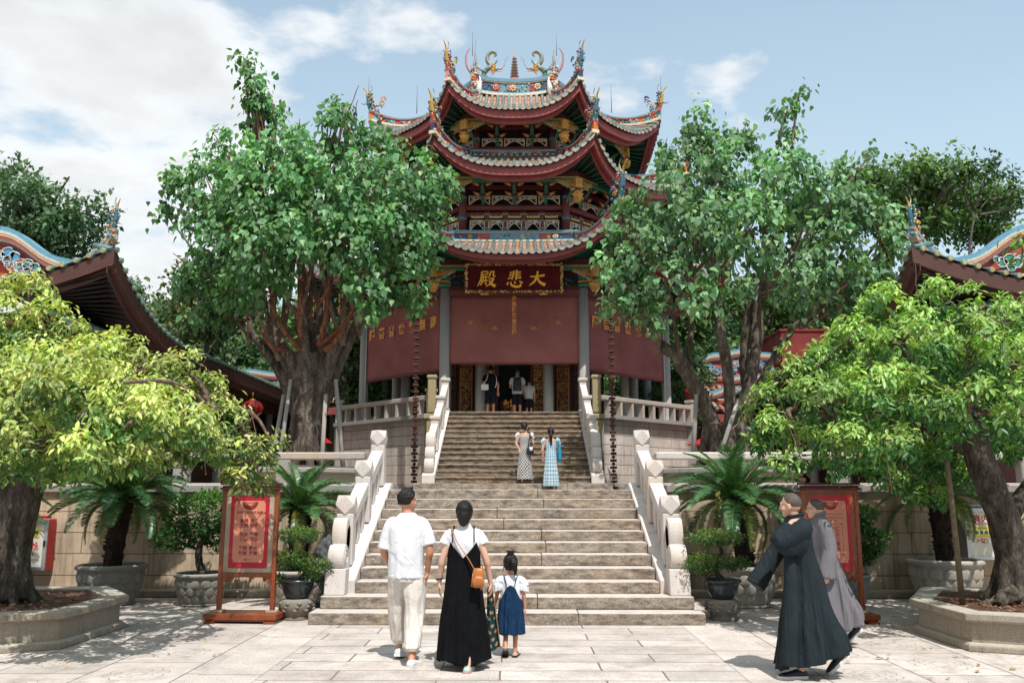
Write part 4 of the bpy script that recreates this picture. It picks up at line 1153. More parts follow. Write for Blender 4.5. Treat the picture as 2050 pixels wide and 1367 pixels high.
# ------------------------------------------------------------------ foliage
npr = np.random.default_rng(11)
def unit(v): return v/np.maximum(np.linalg.norm(v, axis=-1, keepdims=True), 1e-9)
HEART = (np.array([(0, 0, 0), (-.36, .10, .05), (-.46, .38, .08), (-.22, .76, .03), (0, 1.12, -.10), (.22, .76, .03), (.46, .38, .08), (.36, .10, .05), (0, .42, -.02)], float),
         [(0, 8, 2, 1), (8, 4, 3, 2), (0, 7, 6, 8), (8, 6, 5, 4)])
LANCE = (np.array([(0, 0, 0), (-.20, .35, .04), (-.16, .70, .0), (0, 1.0, -.14), (.16, .70, .0), (.20, .35, .04)], float), [(0, 5, 4, 3), (0, 3, 2, 1)])
OVAL = (np.array([(0, 0, 0), (-.28, .4, .03), (0, .95, -.03), (.28, .4, .03)], float), [(0, 3, 2, 1)])
def leaf_mesh(name, P, Y, Z, size, colr, shape):
    T, F = shape
    Y = unit(Y); X = unit(np.cross(Y, Z)); Z = np.cross(X, Y)
    n, m = len(P), len(T)
    V = P[:, None, :]+size[:, None, None]*(T[None, :, 0:1]*X[:, None, :]+T[None, :, 1:2]*Y[:, None, :]+T[None, :, 2:3]*Z[:, None, :])
    me = bpy.data.meshes.new(name)
    nf = len(F); lens = np.array([len(f) for f in F]); fl = np.concatenate([np.array(f) for f in F])
    loops = (fl[None, :]+(np.arange(n)*m)[:, None]).ravel()
    me.vertices.add(n*m); me.vertices.foreach_set('co', V.ravel())
    me.loops.add(len(loops)); me.loops.foreach_set('vertex_index', loops.astype(np.int32))
    tot = np.tile(lens, n); st = np.concatenate([[0], np.cumsum(tot)[:-1]])
    me.polygons.add(n*nf); me.polygons.foreach_set('loop_start', st.astype(np.int32)); me.polygons.foreach_set('loop_total', tot.astype(np.int32))
    me.update(calc_edges=True)
    a = me.attributes.new('col', 'FLOAT_COLOR', 'FACE')
    c = np.ones((n, nf, 4)); c[:, :, :3] = colr[:, None, :]
    a.data.foreach_set('color', c.ravel())
    return me
def rand_dir(n):
    v = npr.normal(size=(n, 3)); return unit(v)
def clump_sprays(clumps, per_area, inner=.45, pull=.42):
    """points and outward directions spread through ellipsoid clumps (c, r)"""
    Ps, Ds, Hs = [], [], []
    for c, r in clumps:
        c = np.array(c); r = np.array(r if hasattr(r, '__len__') else (r, r, r), float)
        n = int(per_area*(r[0]*r[2]+r[0]*r[1]+r[1]*r[2])*4.2)
        d = rand_dir(n); rad = npr.uniform(inner**2, 1.0, n)**.5
        rad *= 1+.18*np.sin(d[:, 0]*5+c[0]*3)*np.cos(d[:, 2]*4+c[2])
        q = c+d*r*rad[:, None]
        if n > 12:                       # gather the points into separate sprays with gaps between them
            m = max(3, n//8); sc_ = q[npr.choice(n, m, replace=False)]
            near = ((q[:, None, :]-sc_[None, :, :])**2).sum(2).argmin(1); q = q*(1-pull)+sc_[near]*pull
        Ps.append(q); Ds.append(d); Hs.append(np.full(n, npr.uniform(.8, 1.2)))
    return np.concatenate(Ps), np.concatenate(Ds), np.concatenate(Hs)
def colours(n, base, spread, hue=.12, alt=None, p=.0, shade=None):
    c = np.array(base)[None, :]*npr.uniform(1-spread, 1+spread, (n, 1))*npr.uniform(1-hue, 1+hue, (n, 3))
    if alt is not None:
        k = npr.random(n) < p; c[k] = np.array(alt)*npr.uniform(.75, 1.2, (k.sum(), 1))
    if shade is not None: c = c*shade[:, None]
    return np.clip(c, 0, 1)
MT['leaf_fig'] = leafmat('fig_leaf', trans=.34, rough=.42, spec=.36)
MT['leaf_soft'] = leafmat('soft_leaf', trans=.30, rough=.42)
MT['leaf_far'] = leafmat('distant_leaf', trans=.25, rough=.6, spec=.3)
MT['frond'] = leafmat('frond_leaf', trans=.18, rough=.38, spec=.55)
MT['bark_fig'] = barkmat('fig_bark', (.105, .082, .064), (.25, .215, .18), 6)
MT['bark_young'] = barkmat('young_fig_bark', (.19, .135, .10), (.30, .23, .18), 4)
MT['bark_red'] = barkmat('reddish_twig_bark', (.20, .075, .04), (.30, .13, .08), 6)
MT['bark_dark'] = barkmat('dark_rough_bark', (.075, .062, .050), (.19, .165, .135), 9)

def limb(mb, pts, r0, r1, n=9, wob=.0, col=(1,1,1), rg=rnd, gnarl=0):
    sp = spline([tuple(p) for p in pts], 6); m = len(sp)
    rad = [(r0+(r1-r0)*(i/(m-1))**.8)*(1+gnarl*rg.uniform(-1, 1)) for i in range(m)]
    q = [Vector(p)+Vector((rg.uniform(-wob, wob), rg.uniform(-wob, wob), 0)) for p in sp]
    mb.tube(q, rad, n, True)

# ---- the two tall fig trees with heart-shaped leaves
def fig_tree(name, label, base, trunk_parts, clumps, spray, lean, seed, tint):
    t = thing(name, label, 'tree', base, group='tall fig trees in front of the hall')
    tr, yb, rb = trunk_parts
    me = fuse(tr, .045, 3, .035, (5, 5, 1.1), seed); link('trunk', me, MT['bark_fig'], t); me.transform(wmat(t).inverted())
    make('limb', yb, MT['bark_young'], t, True); make('twig', rb, MT['bark_red'], t, True)
    P, D, H = clump_sprays([(c, tuple(x*rnd.uniform(.84, .97) for x in r)) for c, r in clumps], spray*1.2, .5, .56)
    # every spray point bears a short hanging twig of leaves
    k = 6; n = len(P)
    PP = np.repeat(P, k, 0)+npr.normal(scale=(.13, .13, .15), size=(n*k, 3)); DD = np.repeat(D, k, 0); HH = np.repeat(H, k, 0)
    Y = np.array([0, 0, -.95])+DD*.45+npr.normal(scale=.38, size=DD.shape)
    Z = DD*.9+np.array([0, -.25, .55])+npr.normal(scale=.45, size=DD.shape)
    size = npr.uniform(.095, .19, n*k)*np.repeat(npr.uniform(.85, 1.2, n), k)
    c = colours(n*k, tint, .42, .10, (tint[0]*2.0, tint[1]*1.55, tint[2]*1.5), .26, HH*np.repeat(npr.uniform(.72, 1.28, n), k)*(1+.32*DD[:, 2]))  # clump tops lightened, undersides darkened: light from above put into leaf colour
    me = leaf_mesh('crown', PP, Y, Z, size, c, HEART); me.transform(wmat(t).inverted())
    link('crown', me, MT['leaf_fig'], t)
    return t
def C(px, py, rp, Y, ry=None, sy=1.0):
    c = at(px, py, Y); r = rp*Y*.96/FPX
    return (tuple(c), (r, (ry if ry else r), r*sy))
# left tree
YL = 21.8
rg = random.Random(3)
trunk = MB(); yb = MB(); rb = MB()
B = Vector((-5.30, YL, 2.10))
def V(px, py, dy=0): return at(px, py, YL+dy)
flare = [(B.x-.05, YL, 2.02), (B.x, YL, 2.6), tuple(V(618, 820)), tuple(V(622, 740)), tuple(V(622, 690))]
limb(trunk, flare[:4], .36, .30, 14)
for a in range(9):                       # fluted buttress roots
    an = a*2*PI/9+.3; d = Vector((math.cos(an), math.sin(an), 0))
    limb(trunk, [B+d*.74+Vector((0, 0, -.05)), B+d*.50+Vector((0, 0, .35)), B+d*.32+Vector((0, 0, 1.3)), B+d*.32+Vector((.0, 0, 2.3)), B+d*.42+Vector((0, 0, 3.1))], .12, .13, 8)
heads = []
for (px, py, dy, r_) in ((540, 640, .3, .13), (560, 690, -.5, .16), (600, 610, -.6, .15), (650, 620, .2, .16), (685, 660, -.5, .15), (718, 640, .5, .14), (620, 650, .8, .17), (500, 660, .8, .11)):
    limb(trunk, [V(620+(px-622)*.18, 830), V(622+(px-622)*.5, 745, dy*.6), V(px, py, dy)], .22, r_, 9)
    heads.append((px, py, dy, r_))
clL = [C(512, 185, 36, YL-.2, .5, 1.3), C(492, 125, 22, YL, .3, 1.4), C(502, 155, 28, YL-.1, .4), C(525, 218, 46, YL, .6), C(535, 245, 52, YL+.3), C(590, 320, 75, YL-.6, 1.3), C(600, 275, 40, YL+.3), C(692, 215, 42, YL+.2), C(670, 265, 60, YL-.4), C(745, 285, 55, YL+.4), C(790, 310, 36, YL),
       C(480, 320, 80, YL-.8), C(420, 380, 85, YL-.3, 1.4), C(350, 370, 42, YL-.6), C(326, 420, 26, YL-.4, .3, 1.6), C(520, 400, 110, YL-1.4, 1.3), C(640, 390, 120, YL-1.6, 1.3), C(760, 380, 110, YL-1.0, 1.4),
       C(860, 350, 62, YL-.4), C(890, 365, 36, YL-.2), C(850, 430, 62, YL-.7), C(860, 515, 50, YL-.3), C(800, 480, 85, YL-1.2, 1.2), C(700, 480, 90, YL-2.0, 1.0), C(440, 480, 90, YL-1.2, 1.2), C(400, 560, 62, YL-.6),
       C(440, 610, 56, YL-.2), C(395, 640, 24, YL-.4), C(520, 500, 95, YL-2.2, 1.0), C(590, 470, 70, YL-2.4, .8), C(480, 570, 70, YL-1.4), C(760, 560, 75, YL-1.2), C(820, 590, 45, YL-.8), C(740, 625, 34, YL-1.4), C(700, 560, 48, YL-2.0),
       C(600, 400, 110, YL+1.6, 1.6), C(720, 420, 110, YL+1.8, 1.6), C(480, 430, 100, YL+1.6, 1.4), C(540, 560, 50, YL-1.9)]
for (px, py, dy, r_) in heads:
    tgt = sorted(clL, key=lambda c: abs(c[0][0]-V(px, py).x)*1.0+abs(c[0][1]-YL-dy)*.4+rg.random()*1.2)[:4]
    for c, r in tgt:
        e = Vector(c)
        m_ = V(px, py, dy).lerp(e, .5)+Vector((rg.uniform(-.2, .2), rg.uniform(-.2, .2), -.25))
        limb(yb, [V(px, py+30, dy), m_, e], r_*.50, .035, 7, .02, rg=rg)
for i in range(60):
    c, r = rg.choice(clL); e = Vector(c); px, py, dy, r_ = rg.choice(heads)
    s_ = V(px, py, dy).lerp(e, rg.uniform(.35, .8)); d = Vector((rg.uniform(-1, 1), rg.uniform(-1, .6), rg.uniform(.1, 1)))*r[0]*.9
    if (e-s_).length < 3.5: limb(rb, [s_, s_.lerp(e, .6)+d*.3, e+d], .035, .010, 5, .02, rg=rg)
for a, b_ in (((520, 660), (570, 700)), ((540, 600), (600, 700)), ((720, 600), (640, 690)), ((700, 630), (650, 700)), ((660, 560), (640, 690)), ((600, 560), (600, 680))):
    limb(rb, [V(*b_, -.9), V((a[0]+b_[0])/2, (a[1]+b_[1])/2+14, -1.2), V(a[0], a[1], -1.3)], .075, .04, 7, .02, rg=rg)
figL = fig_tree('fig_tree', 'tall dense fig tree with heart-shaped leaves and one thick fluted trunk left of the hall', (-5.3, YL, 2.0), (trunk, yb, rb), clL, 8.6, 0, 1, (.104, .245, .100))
# right tree: several slimmer stems
YR = 21.6
trunk = MB(); yb = MB(); rb = MB()
def V(px, py, dy=0): return at(px, py, YR+dy)
stems = [[(1440, 935, 0), (1425, 850, 0), (1400, 790, -.1), (1355, 715, -.1), (1320, 690, 0)], [(1450, 940, -.2), (1462, 840, -.3), (1455, 740, -.3), (1440, 640, -.2), (1430, 560, 0)], [(1470, 940, -.1), (1480, 850, -.2), (1500, 770, -.2), (1515, 680, 0), (1520, 580, .2)],
         [(1475, 935, .2), (1500, 820, .3), (1490, 720, .4), (1500, 600, .4)], [(1490, 840, 0), (1518, 780, 0), (1545, 720, .2), (1600, 640, .3)], [(1400, 790, 0), (1378, 720, .2), (1385, 650, .2), (1370, 560, .4)], [(1390, 780, 0), (1360, 700, -.3), (1345, 610, -.4)]]
rs = [(.26, .16), (.19, .12), (.23, .135), (.20, .11), (.16, .08), (.14, .075), (.11, .06)]
for s_, (r0, r1) in zip(stems, rs): limb(trunk, [V(*q) for q in s_], r0, r1, 10)
limb(trunk, [V(1455, 950, 0), V(1455, 900, 0), V(1450, 850, 0)], .50, .34, 12)
for a in range(8):
    an = a*2*PI/8; d = Vector((math.cos(an), math.sin(an), 0)); b_ = V(1455, 945)
    limb(trunk, [b_+d*.85, b_+d*.6+Vector((0, 0, .3)), b_+d*.42+Vector((0, 0, 1.2))], .12, .14, 7)
clR = [C(1600, 190, 22, YR, .25, 1.3), C(1570, 230, 34, YR, .4), C(1395, 250, 50, YR), C(1380, 300, 75, YR+.4), C(1470, 270, 62, YR-.2), C(1560, 300, 60, YR+.3), C(1450, 350, 100, YR-.9, 1.3), C(1560, 370, 100, YR-1.0, 1.3), C(1330, 330, 38, YR-.2),
       C(1340, 400, 85, YR-.7, 1.2), C(1260, 440, 62, YR-.6), C(1225, 470, 38, YR-.4), C(1215, 530, 34, YR-.6), C(1280, 510, 75, YR-1.2), C(1390, 460, 100, YR-1.7, 1.2), C(1500, 460, 110, YR-2.0, 1.2), C(1630, 400, 90, YR-.6, 1.2),
       C(1700, 350, 55, YR), C(1740, 310, 22, YR), C(1720, 420, 80, YR-.4), C(1790, 440, 45, YR-.2), C(1770, 500, 62, YR-.6), C(1650, 500, 90, YR-1.5, 1.2), C(1720, 560, 60, YR-.9), C(1600, 560, 75, YR-1.6), C(1680, 610, 36, YR-1.0), C(1790, 555, 36, YR-.5),
       C(1260, 580, 55, YR-1.0), C(1235, 620, 36, YR-1.0), C(1330, 560, 70, YR-1.7), C(1310, 640, 42, YR-1.4), C(1400, 580, 52, YR-2.2), C(1480, 560, 42, YR-2.4), C(1240, 560, 30, YR-1.4), C(1390, 620, 24, YR-2.2),
       C(1450, 440, 110, YR+1.6, 1.5), C(1600, 450, 110, YR+1.6, 1.5), C(1350, 470, 90, YR+1.3, 1.3), C(1530, 555, 50, YR+1.4)]
ends = [V(*s_[-1]) for s_ in stems]
for c, r in clR:
    e = Vector(c); h = min(ends, key=lambda q: (q-e).length+rg.random()*.8)
    limb(yb, [h+Vector((0, 0, -.2)), h.lerp(e, .5)+Vector((rg.uniform(-.2, .2), rg.uniform(-.2, .2), -.15)), e], .075, .025, 6, .02, rg=rg)
for i in range(45):
    c, r = rg.choice(clR); e = Vector(c); d = Vector((rg.uniform(-1, 1), rg.uniform(-1, .6), rg.uniform(.1, 1)))*r[0]*.9
    limb(rb, [e-d*.3, e+d*.3, e+d], .025, .008, 5, .02, rg=rg)
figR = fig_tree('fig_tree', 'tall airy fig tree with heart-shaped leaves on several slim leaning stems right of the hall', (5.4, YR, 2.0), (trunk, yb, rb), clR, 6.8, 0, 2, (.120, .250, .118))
def fig_props(pts, lab):
    for i, (a, b_) in enumerate(pts):
        o = make('support_pole', MB().tube([a, a.lerp(b_, .5), b_], [.06, .055, .05], 8), MT['granite_grey'], None)
        tag(o, lab[i], 'pole', 'poles propping the fig trees')
def V(px, py, dy=0): return at(px, py, YL+dy)
fig_props([(V(555, 950, -.9), V(582, 760, -.5)), (V(540, 950, -.5), V(568, 790, -.4)), (V(688, 950, -.6), V(672, 760, -.4)), (V(643, 950, -1.1), V(652, 790, -.8))],
          ['grey pole leaning against the left fig tree, second from the left', 'grey pole leaning against the left fig tree, leftmost', 'grey pole propping the left fig tree at its right side', 'grey upright pole in front of the left fig tree trunk'])
def V(px, py, dy=0): return at(px, py, YR+dy)
fig_props([(V(1388, 910, -.6), V(1394, 790, -.4)), (V(1440, 915, -1.0), V(1478, 800, -.5))], ['grey upright pole beside the right fig tree, nearer the hall', 'grey pole leaning across the stems of the right fig tree'])

# ---- the two spreading trees in the raised beds of the courtyard
def spreading_tree(label, base, trunk_pts, clumps, seed, colr, tip, density, dead):
    t = thing('spreading_tree', label, 'tree', base, group='spreading trees in the courtyard beds')
    rg = random.Random(seed)
    tr = MB(); br = MB()
    for pts, r0, r1 in trunk_pts: limb(tr, pts, r0, r1, 12)
    b_ = Vector(trunk_pts[0][0][0])
    for a in range(7):
        an = a*.9; d = Vector((math.cos(an), math.sin(an), 0))
        limb(tr, [b_+d*.36+Vector((0, 0, -.06)), b_+d*.22+Vector((0, 0, .10)), b_+d*.11+Vector((0, 0, .5))], .05, .075, 7)
    me = fuse(tr, .022, 2, .016, (9, 9, 2.5), seed); me.transform(wmat(t).inverted()); link('trunk', me, MT['bark_dark'], t)
    tops = [Vector(p[0][-1]) for p in trunk_pts]
    for c, r in clumps:
        e = Vector(c); h = min(tops, key=lambda q: (q-e).length)
        limb(br, [h, h.lerp(e, .5)+Vector((rg.uniform(-.15, .15), rg.uniform(-.15, .15), rg.uniform(.0, .3))), e], .055, .012, 6, .015, rg=rg)
    for i in range(dead):
        c, r = rg.choice(clumps); e = Vector(c)+Vector((rg.uniform(-.5, .5), rg.uniform(-.5, .3), r[2]*.7))
        d = Vector((rg.uniform(-.3, .5), rg.uniform(-.3, .3), rg.uniform(.25, .6))); limb(br, [e-d*.8, e, e+d*.7], .010, .003, 4, .01, rg=rg)
    make('branch', br, MT['bark_young'], t, True)
    # tufts: whorls of drooping leaflets at the twig tips
    P, D, H = clump_sprays(clumps, density, .62)
    D = unit(D+np.array([0, -.1, .35])); n = len(P); k = 9
    an = np.tile(np.arange(k)*2*PI/k, n)+np.repeat(npr.uniform(0, 6, n), k)
    D2 = np.repeat(D, k, 0); ref = np.tile(np.array([.31, .52, .79]), (n*k, 1)); A = unit(np.cross(D2, ref)); Bv = np.cross(D2, A)
    rad = A*np.cos(an)[:, None]+Bv*np.sin(an)[:, None]
    Y = rad*.85+D2*npr.uniform(-.1, .5, (n*k, 1))+np.array([0, 0, -.48])+npr.normal(scale=.2, size=rad.shape)
    Z = D2*.8+np.array([0, -.1, .6])+rad*.5+npr.normal(scale=.25, size=rad.shape)
    PP = np.repeat(P, k, 0)+rad*.02+npr.normal(scale=.035, size=rad.shape)
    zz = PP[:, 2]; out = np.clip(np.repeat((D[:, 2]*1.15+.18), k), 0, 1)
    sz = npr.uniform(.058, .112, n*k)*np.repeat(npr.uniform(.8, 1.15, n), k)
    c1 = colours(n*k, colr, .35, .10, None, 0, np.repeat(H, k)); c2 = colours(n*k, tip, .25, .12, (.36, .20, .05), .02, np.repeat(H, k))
    w = np.clip(out*1.2-.12+np.repeat(npr.normal(scale=.2, size=n), k)+npr.normal(scale=.12, size=n*k), 0, 1)[:, None]  # young tips on clump tops; undersides darkened in colour to deepen their shade
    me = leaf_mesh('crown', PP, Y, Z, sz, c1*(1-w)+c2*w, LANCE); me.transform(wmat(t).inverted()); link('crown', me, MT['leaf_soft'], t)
    return t
YP = 10.6
def V(px, py, dy=0): return at(px, py, YP+dy)
clA = [C(60, 590, 62, YP+.3), C(20, 650, 80, YP-.3), C(110, 650, 70, YP), C(10, 760, 90, YP-.6), C(110, 740, 80, YP-.8, .8), C(190, 720, 70, YP-.2), C(250, 700, 55, YP+.5), C(300, 740, 70, YP+.1), C(370, 745, 60, YP+.6), C(400, 790, 62, YP+.4),
       C(220, 800, 85, YP-.9, .7), C(320, 820, 80, YP-.6, .7), C(440, 845, 62, YP+.2), C(500, 890, 42, YP+.2), C(530, 900, 24, YP+.2), C(400, 880, 60, YP-.2), C(300, 890, 60, YP-.5), C(200, 880, 70, YP-1.0, .6), C(90, 860, 80, YP-1.2, .6), C(0, 850, 80, YP-1.0, .6),
       C(60, 920, 34, YP-.8), C(150, 935, 26, YP-.8), C(250, 930, 30, YP-.6), C(350, 925, 26, YP-.2), C(470, 930, 30, YP+.2), C(525, 965, 22, YP+.6, .2, 1.4), C(515, 925, 36, YP+.2), C(480, 955, 28, YP+.1), C(545, 885, 26, YP+.3), C(460, 800, 42, YP+.3), C(-70, 700, 90, YP), C(-90, 830, 80, YP-.4), C(150, 760, 100, YP+1.2, 1.0), C(300, 800, 90, YP+1.3, .9), C(20, 720, 90, YP+1.2),
       C(40, 800, 85, YP-2.0, .9), C(160, 780, 85, YP-2.2, .9), C(280, 830, 80, YP-2.0, .8), C(380, 860, 62, YP-1.3, .7), C(80, 890, 70, YP-2.3, .7), C(190, 905, 60, YP-2.3, .7), C(300, 915, 46, YP-1.9, .6), C(-60, 820, 90, YP-2.0, .9), C(440, 900, 40, YP-.8), C(20, 930, 40, YP-1.8), C(110, 940, 34, YP-1.9), C(-60, 900, 60, YP-1.6)]
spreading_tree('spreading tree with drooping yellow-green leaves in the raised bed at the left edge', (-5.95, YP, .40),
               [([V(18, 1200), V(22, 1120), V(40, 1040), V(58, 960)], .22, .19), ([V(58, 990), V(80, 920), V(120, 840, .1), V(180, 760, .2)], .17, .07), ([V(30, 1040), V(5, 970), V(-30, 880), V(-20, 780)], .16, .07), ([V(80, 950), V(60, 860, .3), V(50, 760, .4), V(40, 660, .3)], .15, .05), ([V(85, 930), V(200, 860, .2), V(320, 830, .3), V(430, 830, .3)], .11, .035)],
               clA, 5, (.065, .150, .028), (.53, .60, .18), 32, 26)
clB = [C(1770, 620, 70, YP+.2), C(1880, 590, 55, YP), C(1960, 620, 70, YP-.2), C(2040, 640, 70, YP-.2), C(1700, 690, 70, YP), C(1820, 690, 90, YP-.5, .8), C(1930, 700, 90, YP-.6, .8), C(2040, 730, 90, YP-.7, .8), C(1640, 740, 62, YP+.1), C(1580, 765, 60, YP), C(1540, 790, 42, YP), C(1605, 715, 42, YP), C(1660, 690, 45, YP+.2), C(1525, 840, 40, YP-.1),
       C(1640, 800, 75, YP-.5, .7), C(1740, 790, 85, YP-.9, .7), C(1850, 800, 80, YP-1.0, .7), C(1960, 810, 80, YP-1.0, .7), C(1560, 860, 52, YP-.2), C(1520, 880, 30, YP-.1), C(1600, 890, 55, YP-.6), C(1690, 890, 60, YP-.9, .6), C(1780, 890, 60, YP-1.0, .6), C(1580, 930, 26, YP-.6), C(1680, 935, 24, YP-.8), C(1760, 940, 26, YP-.8), C(1560, 915, 22, YP-.4),
       C(1830, 900, 42, YP+.5), C(1800, 960, 40, YP+.6), C(1930, 900, 50, YP+.9), C(2050, 840, 70, YP-.3), C(2120, 760, 90, YP), C(1780, 760, 100, YP+1.3, 1.0), C(1900, 780, 100, YP+1.3, 1.0), C(2040, 900, 30, YP+.4), C(1860, 980, 36, YP+1.0), C(1660, 850, 60, YP+.9, .8), C(1900, 950, 50, YP+1.2, .6), C(1800, 910, 60, YP+1.3, .6), C(1980, 880, 60, YP+1.3, .6), C(1720, 900, 60, YP+1.0, .6), C(1850, 870, 90, YP+.4, .8), C(1700, 760, 110, YP+2.4, .9), C(1850, 720, 120, YP+2.5, .9), C(1980, 760, 110, YP+2.5, .9), C(1780, 850, 90, YP+2.6, .9), C(1920, 860, 90, YP+2.6, .9), C(1660, 820, 70, YP+2.2, .8), C(2060, 820, 90, YP+2.4, .9)]
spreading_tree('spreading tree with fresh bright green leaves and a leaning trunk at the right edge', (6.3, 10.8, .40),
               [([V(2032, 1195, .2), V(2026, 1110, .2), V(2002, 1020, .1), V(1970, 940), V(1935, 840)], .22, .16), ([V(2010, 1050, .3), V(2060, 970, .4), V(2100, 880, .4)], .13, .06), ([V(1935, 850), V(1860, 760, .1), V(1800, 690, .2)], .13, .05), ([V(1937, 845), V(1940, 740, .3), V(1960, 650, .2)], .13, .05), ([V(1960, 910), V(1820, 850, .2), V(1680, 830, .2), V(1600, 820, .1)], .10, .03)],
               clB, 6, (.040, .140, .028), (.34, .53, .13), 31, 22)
# overhanging sprigs at the right picture edge belong to a branch of a tree beside the photographer
t = thing('overhanging_branch', 'leafy green branch tip reaching in at the right edge above the roof', 'branch', (6.9, 11, 4.6))
cl = [C(2045, 490, 22, 10.9), C(2075, 470, 40, 10.9)]
P, D, H = clump_sprays(cl, 22, .3); k = 8; n = len(P)
PP = np.repeat(P, k, 0)+npr.normal(scale=.07, size=(n*k, 3)); DD = np.repeat(D, k, 0)
me = leaf_mesh('foliage', PP, DD*.5+np.array([-.3, 0, -.6])+npr.normal(scale=.3, size=DD.shape), DD+np.array([0, -.3, .7])+npr.normal(scale=.3, size=DD.shape), npr.uniform(.09, .15, n*k), colours(n*k, (.13, .25, .03), .3), LANCE)
me.transform(wmat(t).inverted()); link('foliage', me, MT['leaf_soft'], t)
mb = MB(); limb(mb, [at(2045, 500, 10.9), at(2080, 470, 10.9), at(2150, 440, 10.9)], .008, .02, 5); make('twig', mb, MT['bark_young'], t, True)

# ---- sago palms and clipped bonsai in carved pots
def frond_mesh(L, droop, seed, col1, col2):
    rg = np.random.default_rng(seed); n = 58
    s = np.linspace(0, 1, n); x = L*(s-.12*droop*s**2.5); z = L*(.42*s-(.42+.55*droop)*s**2.2*.75)
    mb = MB(); pts = [(float(a), 0, float(b)) for a, b in zip(x, z)]
    mb.tube(pts[::5]+[pts[-1]], [.013*(1-.8*i/10) for i in range(len(pts[::5])+1)], 4, col=(.20, .22, .06))
    for i in range(3, n):
        p = Vector(pts[i]); d = (Vector(pts[min(i+1, n-1)])-Vector(pts[i-1])).normalized()
        ll = L*.19*(math.sin(PI*(s[i]*.86+.12)))**.6
        upv = Vector((-d.z, 0, d.x))
        for sd in (-1, 1):
            dirv = (d*.62+Vector((0, sd*1.0, 0))+upv*(.38+.1*rg.normal())).normalized()
            w = d*.0100; e = p+dirv*ll+Vector((0, 0, -ll*.10))
            g = rg.uniform(.7, 1.3); cc = tuple(q*g for q in (col1 if rg.random() > .1 else col2))
            m_ = p+dirv*ll*.5+upv*.01
            mb.add([p-w*.6, p+w*.6, m_+w, m_-w, e], [(0, 1, 2, 3), (3, 2, 4)], col=cc)
    return mesh_from('frond', mb)
FR = [frond_mesh(1.0, .32, 1, (.055, .160, .050), (.14, .24, .05)), frond_mesh(1.0, .60, 2, (.045, .135, .045), (.12, .21, .05)), frond_mesh(1.0, .15, 3, (.040, .110, .030), (.12, .18, .04)), frond_mesh(.8, 1.5, 4, (.10, .15, .035), (.36, .28, .04))]
def lotus_pot_mesh(r, h, rows, tall=False):
    mb = MB(); nu = 84
    def fn(u, v):
        th = u*2*PI; z = v*h
        q = v
        prof = r*(.70+.30*math.sin(min(1, q*1.25)*PI/2)) if not tall else r*(.66+.34*math.sin(min(1, q*1.15)*PI/2))
        b_ = 0
        if .10 < q < .82:
            qq = (q-.10)/.72*rows; row = int(qq); f = qq-row; np_ = 15
            ph = th*np_/(2*PI)+(.5 if row % 2 else 0); fx = (ph % 1)-.5
            e = 1-((fx/.48)**2+((f-.30)/.72)**2)
            b_ = .017*max(0, e)**.4-(.008 if e < .08 else 0)
        if q > .86: b_ = .05*math.sin((q-.86)/.14*PI)**.6
        if q < .07: b_ = .035*math.sin(q/.07*PI)**.5
        return Vector(((prof+b_)*math.cos(th), (prof+b_)*math.sin(th), z))
    mb.grid(fn, nu*2, 60, True)
    mb.lathe([(r*.97, h), (r*.86, h-.02), (r*.84, h-.09)], 40, cap=False)
    return mesh_from('lotus_pot', mb)
POT = lotus_pot_mesh(.47, .60, 3)
MT['soil'] = M('potting_soil', (.045, .032, .024), .95, .5, 25, .8, 70)
SOIL = mesh_from('soil', MB().lathe([(.405, 0), (.25, .03), (.02, .05)], 24, cap=True))
MT['sago'] = barkmat('sago_trunk_bark', (.035, .024, .018), (.075, .055, .04), 12)
def potted_sago(label, x, y, sc, th, rx, nfr, fl, seed, pale=False, potz=1.0):
    t = thing('potted_sago_palm', label, 'potted palm', (x, y, 0), group='sago palms in lotus pots')
    o = link('lotus_pot', POT, None, t); o.scale = (sc, sc, sc*potz)
    if not POT.materials: POT.materials.append(MT['pot'])
    if pale: 
        o.material_slots[0].link = 'OBJECT'; o.material_slots[0].material = MT['pot_pale']
    h = .60*sc*potz
    so = link('soil', SOIL, MT['soil'], t); so.location = (0, 0, h-.09*sc); so.scale = (sc, sc, sc)
    rg = random.Random(seed)
    mb = MB(); top = Vector((rx, 0, h+th))
    limb(mb, [(0, 0, h-.1), (rx*.4, 0, h+th*.5), tuple(top)], .125, .165, 14, 0, gnarl=.05, rg=rg)
    for i in range(150):
        f = rg.random(); an = rg.uniform(0, 2*PI); p = Vector((rx*f*f, 0, h+th*f)); rr_ = .125+.04*f
        d = Vector((math.cos(an), math.sin(an), .35)); mb.tube([p+d*rr_*.85, p+d*(rr_+.035)], [.022, .008], 4)
    make('trunk', mb, MT['sago'], t)
    for i in range(nfr):
        f = i/nfr; an = i*2.39996+rg.uniform(-.2, .2)
        o = link('frond', FR[0 if f < .35 else (1 if f < .75 else (2 if f > .9 else 0))] if f > .16 else FR[3 if i % 2 == 0 else 1], MT['frond'], t)
        el = -.30+1.62*f**1.05+rg.uniform(-.08, .08)
        o.location = (top.x+.06*math.cos(an), .06*math.sin(an), top.z-.03+.06*f)
        s_ = fl*rg.uniform(.88, 1.08)*(1-.12*f)
        o.scale = (s_, s_, s_); o.rotation_euler = (rg.uniform(-.25, .25), -el+.25, an)
    return t
potted_sago('sago palm on a tall dark trunk in a grey lotus pot at the left wall', -6.12, 13.45, 1.0, .98, .10, 58, 1.10, 1)
potted_sago('sago palm rising behind the bonsai just left of the staircase', -3.22, 13.35, .84, .92, .0, 36, .98, 2, True, 1.05)
potted_sago('sago palm with broad arching fronds and yellowing lower leaves right of the staircase', 3.60, 13.3, .90, .98, -.12, 46, 1.10, 3, True, 1.12)
